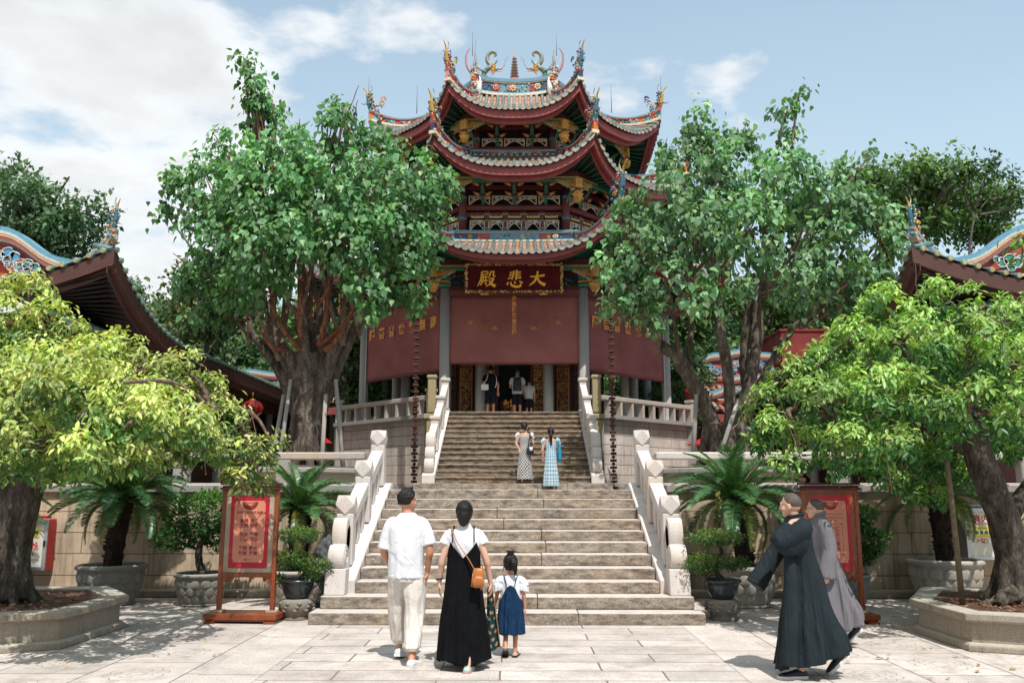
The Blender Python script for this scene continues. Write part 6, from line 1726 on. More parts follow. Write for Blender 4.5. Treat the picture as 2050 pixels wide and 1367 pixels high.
    for i in range(30):
        ya, yb = 18.6+i*.7, 18.6+(i+1)*.7
        lo.add([(sx(9.85), ya, 5.42), (sx(9.85), yb, 5.42), (sx(11.2), yb, 6.0), (sx(11.2), ya, 6.0)], [(0, 1, 2, 3)], col=(.3, .15, .11))
        for q in range(2):
            y = ya+.35*q; lo.tube([(sx(9.80), y, 5.43), (sx(10.2), y, 5.62), (sx(11), y, 5.94)], .085, 7, col=rg.choice([(.13, .27, .22), (.18, .30, .25)]))
            lo.add([(sx(9.79), y+.06*math.cos(2*PI*j/8), 5.43+.06*math.sin(2*PI*j/8)) for j in range(8)], [tuple(range(8))], col=(.45, .33, .12))
    lf.box((sx(9.90), 29.1, 5.20), (.06, 21, .34))
    lr = make('lower_eave', lo, MT['tile'], root, True); make('fascia', lf, MT['brown'], lr, True)
    # walls, posts
    make('wall', MB().box((sx(15.3), 30, 3.9), (8.4, 19.0, 4.3)), MT['darkred'], root, True)
    for i in range(6):
        make('post', MB().lathe([(.20, 0), (.20, .2), (.15, .3), (.15, 3.5)], 14, (sx(10.2), 20.6+i*2.9, 1.74)), MT['colstone'], root, True)
    make('beam', MB().box((sx(10.2), 29, 5.0), (.25, 20, .35)), MT['darkred'], root, True)
    return root
flank_hall(-1, 'dark eaved side hall with a red wavy gable and swallow-tail corner at the left')
flank_hall(1, 'dark eaved side hall with a red wavy gable and swallow-tail corner at the right')

# ------------------------------------------------------------------ halls behind
def back_hall(label, sg, x0, x1, y, zb):
    root = thing('rear_hall', label, 'building', (sg*(x0+x1)/2, y+3, 1.73), group='low halls behind the octagonal hall')
    a, b_ = sorted((sg*x0, sg*x1)); m = (a+b_)/2
    make('wall', MB().box((m, y+4, (1.73+zb)/2), (b_-a-.8, 6, zb-1.73)), MT['darkred'], root, True)
    for (xa, xb, yy, z, h) in ((a, b_-2.2 if sg > 0 else b_, y+1.2, zb+1.0, 1.15), (a+1.6, a+5.2, y, zb-.1, 1.05), (a+4.6, a+8.2, y-.4, zb-.2, 1.05)):
        wavy_gable(root, xa, xb, yy, z, h, int(xa*10) % 17)
        tl = MB(); rg = random.Random(9)
        n = int((xb-xa)/.3)
        for i in range(n):
            x = xa+(i+.5)*(xb-xa)/n; u = abs(2*(i+.5)/n-1); zz = z-.45+.30*u**3
            tl.tube([(x, yy-.9, zz-.25), (x, yy-.4, zz-.05), (x, yy, zz+.1)], .09, 7, col=rg.choice([(.42, .36, .28), (.36, .34, .28), (.40, .22, .15)]))
            tl.box((x, yy-.45, zz-.14), ((xb-xa)/n, .95, .04), col=(.38, .17, .11))
        o = make('tiled_eave', tl, MT['tile'], root, True)
        make('fascia', MB().box(((xa+xb)/2, yy-.8, z-.83), (xb-xa+.1, .1, .34)), MT['fascia'], o, True)
    return root
back_hall('low hall with colourful wavy gables behind the right fig tree', 1, 6.6, 15.5, 36.0, 5.6)
back_hall('low hall with a wavy gable glimpsed behind the left fig tree', -1, 8.6, 17.5, 40.0, 5.3)
o = make('red_wall_block', MB().box((12.6, 38.4, 7.3), (2.0, 3.6, 2.6)).box((12.6, 38.4, 8.64), (2.12, 3.72, .10)), M('deep_red_plaster', (.22, .028, .026), .8, .3, 2, .15, 20, dirt=.3)); tag(o, 'plain red box-like parapet beside the low hall on the right', 'parapet')
# lanterns, parasols
MT['lantern'] = M('red_silk_lantern', (.26, .012, .010), .6, .3, 8, .15, 40)
def lantern(label, x, y, z, s):
    t = thing('lantern', label, 'lantern', (x, y, z), group='red silk lanterns')
    mb = MB(); nu = 20
    rings = []
    for i in range(13):
        a = -PI/2+PI*i/12; rr_ = s*(max(.22, math.cos(a))); rings.append([Vector((rr_*(1+.025*math.cos(k*PI))*math.cos(2*PI*k/nu), rr_*(1+.025*math.cos(k*PI))*math.sin(2*PI*k/nu), s*.78*math.sin(a))) for k in range(nu)])
    mb.loft(rings)
    make('globe', mb, MT['lantern'], t)
    make('cap', MB().lathe([(s*.26, s*.74), (s*.26, s*.86)], 12).lathe([(s*.26, -s*.86), (s*.26, -s*.74)], 12), MT['gold'], t)
    make('cord', MB().tube([(0, 0, s*.85), (0, 0, s*1.2), (0, 0, s*1.5)], .01, 5), MT['gold'], t)
    make('tassel', MB().tube([(0, 0, -s*.85), (0, 0, -s*1.2), (0, 0, -s*1.7)], [.03, .04, .05], 6), MT['lantern'], t)
lantern('large red lantern under the left side hall eave', -8.55, 27.6, 4.35, .36)
lantern('red lantern nearest the front under the left side hall eave', -9.6, 25.5, 5.0, .36)
lantern('red lantern farther back under the left side hall eave', -9.0, 36.0, 4.1, .36)
lantern('small red lantern behind the stems of the right fig tree', 7.6, 30.5, 3.5, .34)
lantern('small red lantern beside the right end of the terrace', 6.6, 31.5, 5.3, .30)
MT['parasol'] = M('red_parasol_cloth', (.50, .012, .018), .6, .2, 4, .05, 40)
def parasol(label, x, y, z, r_):
    t = thing('parasol', label, 'parasol', (x, y, 1.73), group='red parasols')
    mb = MB(); n = 8
    mb.lathe([(r_, z-1.73), (r_*.55, z-1.73+.14), (.03, z-1.73+.30)], n, smooth=False, cap=True); make('canopy', mb, MT['parasol'], t)
    make('pole', MB().tube([(0, 0, 0), (0, 0, 1), (0, 0, z-1.73+.35)], .025, 8), MT['white_metal'], t)
parasol('small red parasol seen left of the octagonal terrace', -6.72, 29.5, 3.35, .42); parasol('red parasol seen right of the octagonal terrace', 6.55, 29.0, 3.25, .75)

# ------------------------------------------------------------------ wooded hill behind
def hz(x, y):
    d = max(0, y-46)
    h = 1.0*d*.52-.0028*d*d
    h *= (.86+.20*math.sin(x*.045+1.3)+.08*math.sin(x*.13))*(1.0 if x > -10 else 1.0)
    return 1.70+max(0, h)*(.80+.25*min(1, abs(x)/40))
mb = MB().grid(lambda u, v: Vector((-140+280*u, 44.0+110*v, hz(-140+280*u, 44.0+110*v))), 60, 34, True)
tag(make('hill', mb, M('hill_undergrowth', (.06, .105, .035), .95, .5, .35, .8, 2)), kind='structure')
def far_crown(seed, R_, n, size, tint, tip):
    rg = random.Random(seed); cl = []
    for i in range(15):
        a = rg.uniform(0, 2*PI); q = rg.uniform(0, .72)*R_; z = rg.uniform(-.45, .85)*R_*.85
        k = math.sqrt(max(.1, 1-(z/(R_*1.05))**2)); r_ = R_*rg.uniform(.26, .42)
        cl.append(((q*k*math.cos(a), q*k*math.sin(a), z), (r_*1.1, r_*1.1, r_*.85)))
    P, D, H = clump_sprays(cl, n, .6); m = len(P); kk = 4
    PP = np.repeat(P, kk, 0)+npr.normal(scale=size*.8, size=(m*kk, 3)); DD = np.repeat(D, kk, 0)
    Y = DD*.5+npr.normal(scale=.6, size=DD.shape)+np.array([0, 0, -.4]); Z = DD+np.array([0, -.2, .6])+npr.normal(scale=.4, size=DD.shape)
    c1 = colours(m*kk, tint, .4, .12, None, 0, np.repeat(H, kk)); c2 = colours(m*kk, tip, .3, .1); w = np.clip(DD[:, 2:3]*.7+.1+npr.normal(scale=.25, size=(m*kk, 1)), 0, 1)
    return leaf_mesh('crown', PP, Y, Z, npr.uniform(size*.7, size*1.4, m*kk), c1*(1-w)+c2*w, OVAL)
MT['bark_far'] = barkmat('far_trunk_bark', (.12, .10, .085), (.2, .17, .15), 3)
def far_trunk(R_, seed):
    rg = random.Random(seed); mb = MB(); limb(mb, [(0, 0, -R_*2.2), (.1, 0, -R_*1.2), (0, .1, -.2*R_), (.1, 0, R_*.4)], .32, .12, 8)
    for i in range(7):
        a = rg.uniform(0, 6.3); e = Vector((math.cos(a)*R_*.7, math.sin(a)*R_*.7, rg.uniform(0, R_*.7))); limb(mb, [(0, 0, -.5*R_), e*.5+Vector((0, 0, -.1*R_)), e], .12, .04, 6)
    return mesh_from('trunk', mb)
VAR = [(far_crown(51, 3.4, 4.2, .36, (.055, .11, .045), (.15, .24, .08)), far_trunk(3.4, 1)), (far_crown(52, 3.4, 4.2, .34, (.07, .15, .045), (.21, .34, .095)), far_trunk(3.4, 2)),
       (far_crown(53, 3.4, 4.2, .34, (.070, .100, .042), (.22, .25, .095)), far_trunk(3.4, 3)), (far_crown(54, 3.4, 6.0, .30, (.052, .110, .050), (.135, .235, .105)), far_trunk(3.4, 4))]
for c, tk in VAR: c.materials.append(MT['leaf_far']); tk.materials.append(MT['bark_far'])
def far_tree(name, label, p, s, v, group, sz=1.0, rz=0):
    t = thing(name, label, 'tree', p, rz, group); t.scale = (s, s, s*sz)
    for nm_, me in (('crown', VAR[v][0]), ('trunk', VAR[v][1])):
        o = bpy.data.objects.new(nm_, me); COL.objects.link(o); o.parent = t
    return t
far_tree('large_tree', 'large dark evergreen tree rising behind the left side hall', tuple(at(70, 450, 44)), 1.12, 3, 'big trees behind the side halls', 1.05)
far_tree('large_tree', 'broad bright green tree rising behind the right side hall', tuple(at(1850, 415, 44)), 1.02, 1, 'big trees behind the side halls', 1.0, 1.2)
far_tree('large_tree', 'looser green tree behind the swallow-tail corner at the right edge', tuple(at(1975, 440, 46)), .85, 1, 'big trees behind the side halls', .9, 2.4)
far_tree('large_tree', 'dark tree low behind the right fig tree', tuple(at(1760, 420, 48)), .8, 0, 'big trees behind the side halls', .9, .7)
# bare topped limbs of the right hand tree
t = thing('sparse_tree', 'sparse tree with thin bare limbs and small leaf tufts near the right edge', 'tree', tuple(at(1960, 520, 44)))
mb = MB(); cl = []
for (pts) in ([(1940, 520), (1950, 440), (1985, 390), (2010, 345)], [(1950, 440), (1930, 380), (1950, 330)], [(1985, 400), (2030, 385), (2045, 375)], [(1960, 430), (2010, 420), (2035, 400)], [(1950, 420), (1975, 350), (1985, 325)]):
    limb(mb, [at(a, b_, 43) for a, b_ in pts], .08, .02, 6)
    e = at(*pts[-1], 43); cl.append((tuple(e), (.6, .6, .4))); cl.append((tuple(e+Vector((-.7, 0, -.3))), (.4, .4, .3)))
make('limb', mb, MT['bark_far'], t, True)
P, D, H = clump_sprays(cl, 6, .3); k = 4
PP = np.repeat(P, k, 0)+npr.normal(scale=.16, size=(len(P)*k, 3)); DD = np.repeat(D, k, 0)
me = leaf_mesh('crown', PP, DD+np.array([0, 0, -.4])+npr.normal(scale=.4, size=DD.shape), DD+np.array([0, -.2, .6]), npr.uniform(.2, .4, len(PP)), colours(len(PP), (.055, .11, .04), .35), OVAL); me.transform(wmat(t).inverted()); link('crown', me, MT['leaf_far'], t)
rg = random.Random(77); i = 0
names = ['dark evergreen tree on the wooded hill behind', 'bright green tree on the wooded hill behind', 'olive green tree on the wooded hill behind', 'deep green tree on the wooded hill behind']
for row in range(6):
    y0 = 47+row*5.5
    n = 17
    for j in range(n):
        x = -44+88*(j+.5+.5*(row % 2))/n+rg.uniform(-1.2, 1.2); y = y0+rg.uniform(-1.5, 1.5)
        px = 1040+1700*x/y
        if px < -150 or px > 2200: continue
        if 930 < px < 1130: continue
        v = rg.choice([0, 1, 2, 3, 1, 0, 3]); s_ = rg.uniform(.75, 1.15)
        far_tree('hill_tree', names[v], (x, y, hz(x, y)+3.2*s_), s_, v, names[v].split(' tree')[0]+' trees on the hill', rg.uniform(.85, 1.15), rg.uniform(0, 6)); i += 1
# shrubs around the sides of the hall on the terrace
for j, (px, py, y, s_, v, lab) in enumerate(((700, 760, 36, .62, 0, 'dense shrub seen between the left fig tree and the hall'), (800, 790, 39, .62, 1, 'green shrub seen under the left roller screen'), (1370, 770, 37, .55, 3, 'dense green shrub just right of the terrace railing'), (1300, 790, 40, .6, 1, 'green shrub seen under the right roller screen'),
                                       (1345, 830, 35, .40, 0, 'small green shrub right of the terrace, low down'), (650, 690, 42, .9, 1, 'bright tree seen between the limbs of the left fig tree'), (1540, 650, 42, .9, 1, 'bright tree seen between the stems of the right fig tree'), (1380, 640, 44, .8, 1, 'bright tree just right of the right roller screen'), (420, 620, 44, 1.0, 2, 'olive tree left of the left fig tree crown'), (1690, 640, 44, .9, 0, 'dark tree behind the right fig tree, above the courtyard tree'))):
    far_tree('shrub' if s_ < .7 else 'background_tree', lab, tuple(at(px, py, y)), s_, v, 'greenery around the hall', 1.0, j*1.1)
# ------------------------------------------------------------------ people
MT['skin'] = M('warm_skin', (.50, .235, .140), .5, .10, 8, .06, 120, obj=True, spec=.4)
MT['skin_pale'] = M('pale_skin', (.56, .33, .235), .5, .08, 8, .06, 120, obj=True, spec=.4)
MT['hair'] = M('black_hair', (.009, .0075, .007), .45, .4, 30, .8, 110, obj=True, spec=.3, stretch=(1, 1, .2))
MT['stubble'] = M('shaved_hair_stubble', (.085, .065, .055), .65, .25, 40, .25, 300, obj=True)
MT['face'] = M('face_features', None, .4, .1, 5, 0, attr=True)
def cloth(name, c, rough=.85, bmp=.25, var=.14, sc=4, bs=260, folds=(7, 7, 2.2, .55)): return M(name, c, rough, var, sc, bmp, bs, obj=True, spec=.08, folds=folds)
MT['white_tee'] = cloth('white_cotton', (.66, .665, .70), .85, .2, .06, folds=(5, 5, 2.6, .35))
MT['cream_trouser'] = cloth('cream_linen', (.64, .59, .54), .9, .3, .08, folds=(7, 7, 2.4, .45))
MT['black_dress'] = cloth('black_crinkled_cotton', (.0065, .007, .0085), .95, .8, .35, 8, 120, folds=(12, 12, 1.2, .6))
MT['navy_dress'] = cloth('navy_cotton', (.012, .040, .095), .8, .35, .25, 6, 160, folds=(22, 22, 2.0, .7))
MT['teal_robe'] = cloth('dark_teal_robe_cloth', (.019, .027, .032), .7, .25, .2, 3, 200, folds=(7, 7, 1.4, .45))
MT['grey_robe'] = cloth('grey_robe_cloth', (.165, .155, .172), .85, .3, .12, 4, 200, folds=(7, 7, 1.2, .5))
MT['shoe_white'] = M('white_canvas_shoe', (.66, .65, .64), .7, .1, 12, .15, 120, obj=True)
MT['shoe_dark'] = M('dark_shoe', (.018, .022, .030), .6, .2, 10, .15, 120, obj=True)
MT['shoe_mint'] = M('mint_canvas_shoe', (.38, .56, .48), .7, .1, 10, .15, 120, obj=True)
MT['shoe_pink'] = M('dusty_pink_shoe', (.45, .30, .27), .6, .1, 10, .1, 120, obj=True)
MT['leather'] = M('tan_leather', (.42, .135, .030), .38, .25, 9, .15, 90, obj=True, spec=.5)
MT['patterned'] = M('patterned_cloth', None, .85, .12, 5, .2, 220, attr=True, obj=True, spec=.2)

def frame(d, up=(0, 0, 1)):
    d = Vector(d).normalized(); u = Vector(up); u = (u-d*u.dot(d))
    if u.length < 1e-4: u = d.orthogonal()
    u.normalize(); return d, u, d.cross(u)
def hand(mb, wr, d, nrm, sd, curl=.5, s=1.0):
    """palm with four unequal fingers and a thumb. d: finger direction, nrm: palm faces this way, sd: +1/-1 thumb side along d x nrm"""
    wr = Vector(wr); d, n, a = frame(d, nrm); a = a*sd
    for q in (-.026, -.009, .009, .026):
        mb.tube([wr-d*.012*s+a*q*.45*s, wr+d*.05*s+a*q*s, wr+d*.092*s+a*q*1.05*s], [.017*s, .0155*s, .0115*s], 7, flat=.9)
    for i, (q, L) in enumerate(((-.029, .060), (-.010, .074), (.010, .080), (.029, .072))):
        p = wr+d*.090*s+a*q*s; f = d.copy(); pts = [p]
        for j, seg in enumerate((.42, .33, .25)):
            ang = curl*(.55+.25*j)*(1.12-.08*i)
            f = (f*math.cos(ang)+n*math.sin(ang)).normalized(); p = p+f*L*seg*s; pts.append(p)
        mb.tube(pts, [.0095*s, .009*s, .0082*s, .0068*s], 7)
    t0 = wr+d*.028*s+a*.030*s; td = (d*.65+a*.70+n*.35).normalized(); t1 = t0+td*.038*s; t2 = t1+(d*.9+a*.15+n*.45).normalized()*.032*s
    mb.tube([wr+d*.012*s+a*.012*s, t0, t1, t2], [.014*s, .0135*s, .0115*s, .0085*s], 7)
def head(mb, c, Mr, s=1.0):
    def B(p, r, **k): mb.ball(Vector(c)+Mr @ (Vector(p)*s), tuple(x*s for x in r), 16, 12, Mr, **k)
    B((0, -.012, .012), (.074, .094, .098)); B((0, .018, -.030), (.064, .072, .078)); B((0, .040, -.080), (.042, .046, .034)); B((0, .060, -.098), (.022, .020, .018))
    for x in (-1, 1):
        B((x*.044, .052, -.038), (.022, .026, .026))                       # cheekbones
        B((x*.076, -.008, -.022), (.010, .021, .032)); B((x*.080, -.012, -.010), (.009, .014, .018))
        B((x*.030, .078, .018), (.022, .012, .008))                          # brow ridge
    mb.tube([Vector(c)+Mr @ (Vector(p)*s) for p in ((0, .082, .012), (0, .093, -.012), (0, .104, -.036), (0, .090, -.046))], [.008*s, .010*s, .014*s, .010*s], 8)
    for z in (-.066, -.075): B((0, .077, z), (.020, .010, .006))
def face_parts(c, Mr, s=1.0):
    mb = MB()
    def B(p, r, col): mb.ball(Vector(c)+Mr @ (Vector(p)*s), tuple(x*s for x in r), 10, 7, Mr, col=col)
    for x in (-1, 1):
        B((x*.031, .0795, .000), (.0135, .006, .0065), (.75, .72, .68)); B((x*.031, .0835, .000), (.006, .004, .006), (.02, .012, .01))
        B((x*.032, .086, .020), (.017, .004, .0035), (.02, .015, .012))
    B((0, .0855, -.066), (.019, .005, .0045), (.38, .11, .09)); B((0, .0850, -.075), (.016, .005, .005), (.42, .14, .11))
    return mb
def hair_shell(c, Mr, s, mask, thick=.012, seed=0, rough=.0):
    """cap of hair over the skull; mask(x,y,z unit dir) -> 0..1"""
    mb = MB(); nu, nv = 44, 32
    off = Vector((seed, seed*2, 0))
    def fn(u, v):
        th = u*2*PI; ph = -PI/2+.02+v*(PI-.04); d = Vector((math.cos(ph)*math.cos(th), math.cos(ph)*math.sin(th), math.sin(ph)))
        k = mask(d); r = Vector((.076*d.x, .096*d.y-.012, .101*d.z+.012))
        if d.z < 0: r = Vector((.072*d.x, .090*d.y-.014, .118*d.z+.012))
        g = thick*k-(1-k)*.035+rough*k*noise.noise(d*7+off)
        return Vector(c)+Mr @ ((r+d*g)*s)
    mb.grid(fn, nu, nv, True)
    return mb
def m_short(d):   # short back and sides
    front = .62+.0*d.z
    lo = -.62 if d.y < -.25 else (-.62+(d.y+.25)*1.15)
    k = (d.z-lo)*5
    k = min(k, (.55+.55*d.z-d.y)*6)
    return max(0, min(1, k))
def m_full(d):
    lo = -.86 if d.y < -.1 else -.86+(d.y+.1)*1.5
    k = min((d.z-lo)*5, (.55+.5*d.z-d.y)*6); return max(0, min(1, k))
def m_shaved(d):
    lo = -.50 if d.y < -.2 else (-.50+(d.y+.2)*1.0)
    k = min((d.z-lo)*4, (.42+.55*d.z-d.y)*5); return max(0, min(1, k))
def rings_at(spec, nz):
    z = [a[0] for a in spec]; out = []
    sp = spline(spec, nz); return sp
def garment(mb, spec, seed=0, n1=7, n2=13, nth=88, sub=6, hem=None, hollow=True, col=None, sharp=0.0):
    """spec rows (z, cx, cy, rx, ry, fold) from the hem up. Folds deepen with 'fold'"""
    rg = random.Random(seed); p1, p2, p3 = rg.uniform(0, 6), rg.uniform(0, 6), rg.uniform(0, 6)
    rows = spline(spec, sub); rings = []
    for r in rows:
        z, cx, cy, rx, ry, a = r; ring = []
        for k in range(nth):
            th = 2*PI*k/nth
            w = .55*math.cos(n1*th+p1+1.3*z)+.35*math.cos(n2*th+p2-2.1*z)+.30*math.cos((n1+n2)*th+p3+.6*z)
            w = w if not sharp else math.copysign(abs(w)**(1-sharp), w)
            f = 1+a*w
            x = cx+rx*f*math.cos(th); y = cy+ry*f*math.sin(th); zz = z
            if hem: zz = z+hem(x, y, z)
            ring.append(Vector((x, y, zz)))
        rings.append(ring)
    if hollow:
        r0 = rings[0]; c = sum(r0, Vector())/len(r0)
        rings = [[c+(p-c)*.55+Vector((0, 0, .10)) for p in r0], [c+(p-c)*.955+Vector((0, 0, .012)) for p in r0]]+rings
    mb.loft(rings, True, True, True, col)
    return mb
def shoe(mb, heel, toe, w=.045, h=.075, sole=None):
    heel, toe = Vector(heel), Vector(toe); d = (toe-heel); L = d.length; d.normalize(); a = d.cross(Vector((0, 0, 1))); a = a.normalized() if a.length > .2 else Vector((1, 0, 0)); u = a.cross(d)
    st = [(0, .62, .72), (.12, .80, .95), (.32, .80, 1.0), (.5, .92, .80), (.7, 1.08, .62), (.88, .95, .48), (1.0, .55, .34)]
    rings = []
    for f, ww, hh in st:
        c = heel+d*L*f; ring = []
        for k in range(14):
            t = 2*PI*k/14; z = math.sin(t); ring.append(c+a*w*ww*math.cos(t)+u*(h*hh*.5*(z+1) if z > -.4 else h*hh*.5*.0))
        rings.append(ring)
    mb.loft(rings)
    so = MB(); r2 = []
    for f, ww, hh in st:
        c = heel+d*(L*(f*1.03-.015)); r2.append([c+a*w*(ww+.08)*s_+u*zz for s_, zz in ((-1, -.012), (1, -.012), (1, .016), (-1, .016))])
    so.loft(r2, True, True, False)
    return so

def person(label, loc, rz, group=None):
    return thing('person', label, 'person', loc, rz, group)
def body_mesh(t, P, skin, s=1.0, vox=.0075, hands=True, hz_=True):
    """P: joints. One continuous skin: head, neck, trunk, limbs, hands, feet"""
    mb = MB(); V_ = Vector
    hc, Mr = P['head']; hs = P.get('hs', 1.0)
    head(mb, hc, Mr, hs)
    nb = V_(P['neck']); hb = V_(hc)+Mr @ (V_((0, -.022, -.075))*hs)
    mb.tube([nb-V_((0, 0, .04)), nb, nb.lerp(hb, .5), hb, hb+V_((0, 0, .03))], [.066*s, .055*s, .050*s, .050*s, .046*s], 12)
    pv = V_(P['pelvis']); ch = V_(P['chest'])
    trunk = spline([tuple(pv+V_((0, 0, -.06)))+(.125*s, .095*s), tuple(pv)+(.140*s, .100*s), tuple(pv.lerp(ch, .45))+(.118*s, .085*s), tuple(ch)+(.140*s, .095*s), tuple(ch.lerp(nb, .62))+(.135*s, .080*s), tuple(nb)+(.06*s, .05*s)], 4)
    mb.loft([[V_((r[0]+r[3]*math.cos(q), r[1]+r[4]*math.sin(q), r[2])) for q in [2*PI*k/20 for k in range(20)]] for r in trunk])
    for sd in ('L', 'R'):
        sh, el, wr = (V_(P[k+sd]) for k in ('sh', 'el', 'wr'))
        mb.ball(sh, .052*s); 
        mb.tube(spline([sh, sh.lerp(el, .4), el, el.lerp(wr, .35), wr], 4), [x*s for x in np.interp(np.linspace(0, 1, 17), [0, .25, .5, .62, 1], [.048, .046, .037, .040, .026])], 11)
        hd = P.get('hand'+sd)
        if hd and hands: hand(mb, wr, hd[0], hd[1], hd[2], hd[3], s*P.get('hsz', 1.0))
        elif hands: hand(mb, wr, wr-el, V_((0, 1, 0)) if abs((wr-el).normalized().y) < .8 else V_((0, 0, -1)), 1 if sd == 'L' else -1, .45, s*P.get('hsz', 1.0))
        hp, kn, an = (V_(P[k+sd]) for k in ('hip', 'kn', 'an'))
        mb.tube(spline([hp+V_((0, 0, .03)), hp.lerp(kn, .4), kn, kn.lerp(an, .35), an], 4), [x*s for x in np.interp(np.linspace(0, 1, 17), [0, .25, .5, .65, 1], [.082, .072, .050, .052, .034])], 12)
        toe = V_(P['toe'+sd]); heel = V_(P['heel'+sd])
        mb.tube([an, heel.lerp(an, .35)+V_((0, 0, .01)), heel.lerp(toe, .3)+V_((0, 0, .032*s)), heel.lerp(toe, .65)+V_((0, 0, .024*s)), heel.lerp(toe, .92)+V_((0, 0, .018*s))], [.034*s, .034*s, .034*s, .030*s, .018*s], 9)
    me = fuse(mb, vox, 2)
    o = link('body', me, skin, t)
    return o
def Rz(yaw, pitch=0, roll=0): return (Matrix.Rotation(yaw, 3, 'Z') @ Matrix.Rotation(pitch, 3, 'X') @ Matrix.Rotation(roll, 3, 'Y'))

# ---- man in white, walking away
t = person('man in a white T-shirt and cream trousers walking towards the stairs', (-.99, 8.95, 0), 0)
P = dict(head=((.00, .02, 1.610), Rz(-.75, .02)), neck=(0, 0, 1.455), chest=(0, 0, 1.25), pelvis=(0, 0, .93), shL=(-.165, 0, 1.355), elL=(-.238, .02, 1.10), wrL=(-.18, .17, .91), shR=(.165, 0, 1.355), elR=(.243, -.05, 1.11), wrR=(.215, .03, .885),
         handL=((.25, .5, -1), (1, .2, 0), 1, .6), handR=((-.12, .12, -1), (-1, 0, 0), -1, .3), hipL=(-.085, 0, .90), knL=(-.095, .13, .50), anL=(-.085, .22, .115), hipR=(.085, 0, .90), knR=(.09, -.02, .49), anR=(.10, -.22, .085), toeL=(-.075, .36, .012), heelL=(-.09, .16, .05), toeR=(.155, -.10, .012), heelR=(.09, -.29, .012))
body_mesh(t, P, MT['skin'])
make('face', face_parts(*P['head']), MT['face'], t)
link('hair', fuse(hair_shell(*P['head'], 1.0, m_short, .016, 2, .012), .0055, 1, .0035, (70, 70, 40), 1), MT['hair'], t)
mb = MB()
garment(mb, [(.825, .0, .0, .186, .142, .03), (.90, 0, 0, .184, .142, .035), (1.05, 0, -.005, .178, .136, .03), (1.20, 0, -.01, .184, .134, .02), (1.33, 0, -.01, .186, .124, .008), (1.405, 0, -.01, .155, .10, .0), (1.455, 0, -.008, .105, .082, 0), (1.482, 0, -.004, .076, .068, 0)], 4, 5, 9)
mb.tube(spline([(-.12, 0, 1.385), (-.172, 0, 1.365), (-.212, .005, 1.25), (-.236, .01, 1.125)], 4), [.066, .066, .064, .062, .060, .059, .059, .059, .060, .061, .063, .066, .068], 14)
mb.tube(spline([(.12, 0, 1.385), (.172, 0, 1.365), (.215, -.02, 1.26), (.240, -.035, 1.16)], 4), [.066, .066, .064, .062, .060, .059, .059, .059, .060, .061, .063, .066, .068], 14)
link('shirt', fuse(mb, .008, 2, .009, (6, 6, 4), 3), MT['white_tee'], t)
mb = MB()
garment(mb, [(.80, 0, 0, .165, .125, .02), (.86, 0, 0, .172, .128, .02), (.93, 0, 0, .165, .12, .01)], 2, hollow=False)
def trouser_leg(mb, hp, kn, an, r, seed):
    rg = random.Random(seed); pts = spline([hp, hp.lerp(kn, .5), kn, kn.lerp(an, .55), an], 7); n = len(pts); rings = []
    for i, p in enumerate(pts):
        f = i/(n-1); rr = np.interp(f, [0, .25, .5, .75, .93, .96, 1], r); ring = []
        for k in range(40):
            th = 2*PI*k/40; w = 1+.05*math.cos(4*th+seed+7*f)+.03*math.cos(9*th-5*f)+(.05*math.cos(14*th) if f > .85 else 0)
            ring.append(Vector(p)+Vector((rr*w*math.cos(th), rr*w*math.sin(th), 0)))
        rings.append(ring)
    mb.loft(rings)
V_ = Vector
trouser_leg(mb, V_((-.085, 0, .86)), V_((-.10, .12, .52)), V_((-.09, .20, .165)), [.105, .103, .095, .088, .080, .062, .056], 1)
trouser_leg(mb, V_((.085, 0, .86)), V_((.10, -.03, .50)), V_((.10, -.20, .155)), [.105, .106, .100, .092, .085, .064, .058], 3)
link('trousers', fuse(mb, .008, 2, .010, (9, 9, 4), 5), MT['cream_trouser'], t)
for a, b_ in ((P['heelL'], P['toeL']), (P['heelR'], P['toeR'])):
    mb = MB(); a_ = Vector(a); b2 = Vector(b_); d = (b2-a_).normalized()*.02
    so = shoe(mb, a_-d, b2+d, .047, .078); o = make('shoe', mb, MT['shoe_white'], t); make('sole', so, MT['shoe_white'], o)

# ---- woman in a long black pinafore dress
t = person('woman in a long black strappy dress over a white T-shirt, hair pinned up', (-.385, 8.70, 0), 0)
P = dict(head=((.0, .02, 1.490), Rz(-.04, .03)), hs=.95, neck=(0, 0, 1.345), chest=(0, 0, 1.16), pelvis=(0, 0, .87), shL=(-.138, 0, 1.252), elL=(-.212, -.02, 1.03), wrL=(-.245, .04, .81), shR=(.138, 0, 1.252), elR=(.222, -.02, 1.04), wrR=(.265, .05, .80),
         handL=((-.02, .12, -1), (1, .1, 0), 1, .42), handR=((.06, .12, -1), (-1, 0, 0), -1, .75), hipL=(-.08, 0, .84), knL=(-.08, .10, .46), anL=(-.08, .22, .10), hipR=(.08, 0, .84), knR=(.08, -.02, .46), anR=(.06, -.20, .08), toeL=(-.07, .36, .012), heelL=(-.08, .15, .03), toeR=(.085, -.06, .012), heelR=(.05, -.25, .012))
body_mesh(t, P, MT['skin_pale'], .90, .007)
make('face', face_parts(P['head'][0], P['head'][1], .95), MT['face'], t)
mb = hair_shell(P['head'][0], P['head'][1], .96, m_full, .016, 5, .003); mb.ball((0, -.088, 1.450), (.064, .055, .095), 16, 12); mb.ball((0, -.080, 1.520), (.062, .055, .065), 14, 10)
link('hair', fuse(mb, .006, 2, .0015, (60, 60, 22), 2), MT['hair'], t)
mb = MB()
garment(mb, [(.95, 0, 0, .148, .105, 0), (1.05, 0, 0, .148, .105, .0), (1.20, 0, -.003, .158, .108, .008), (1.29, 0, -.005, .140, .092, 0), (1.335, 0, -.004, .085, .070, 0), (1.375, 0, 0, .062, .056, 0)], 3, 5, 9, hollow=False)
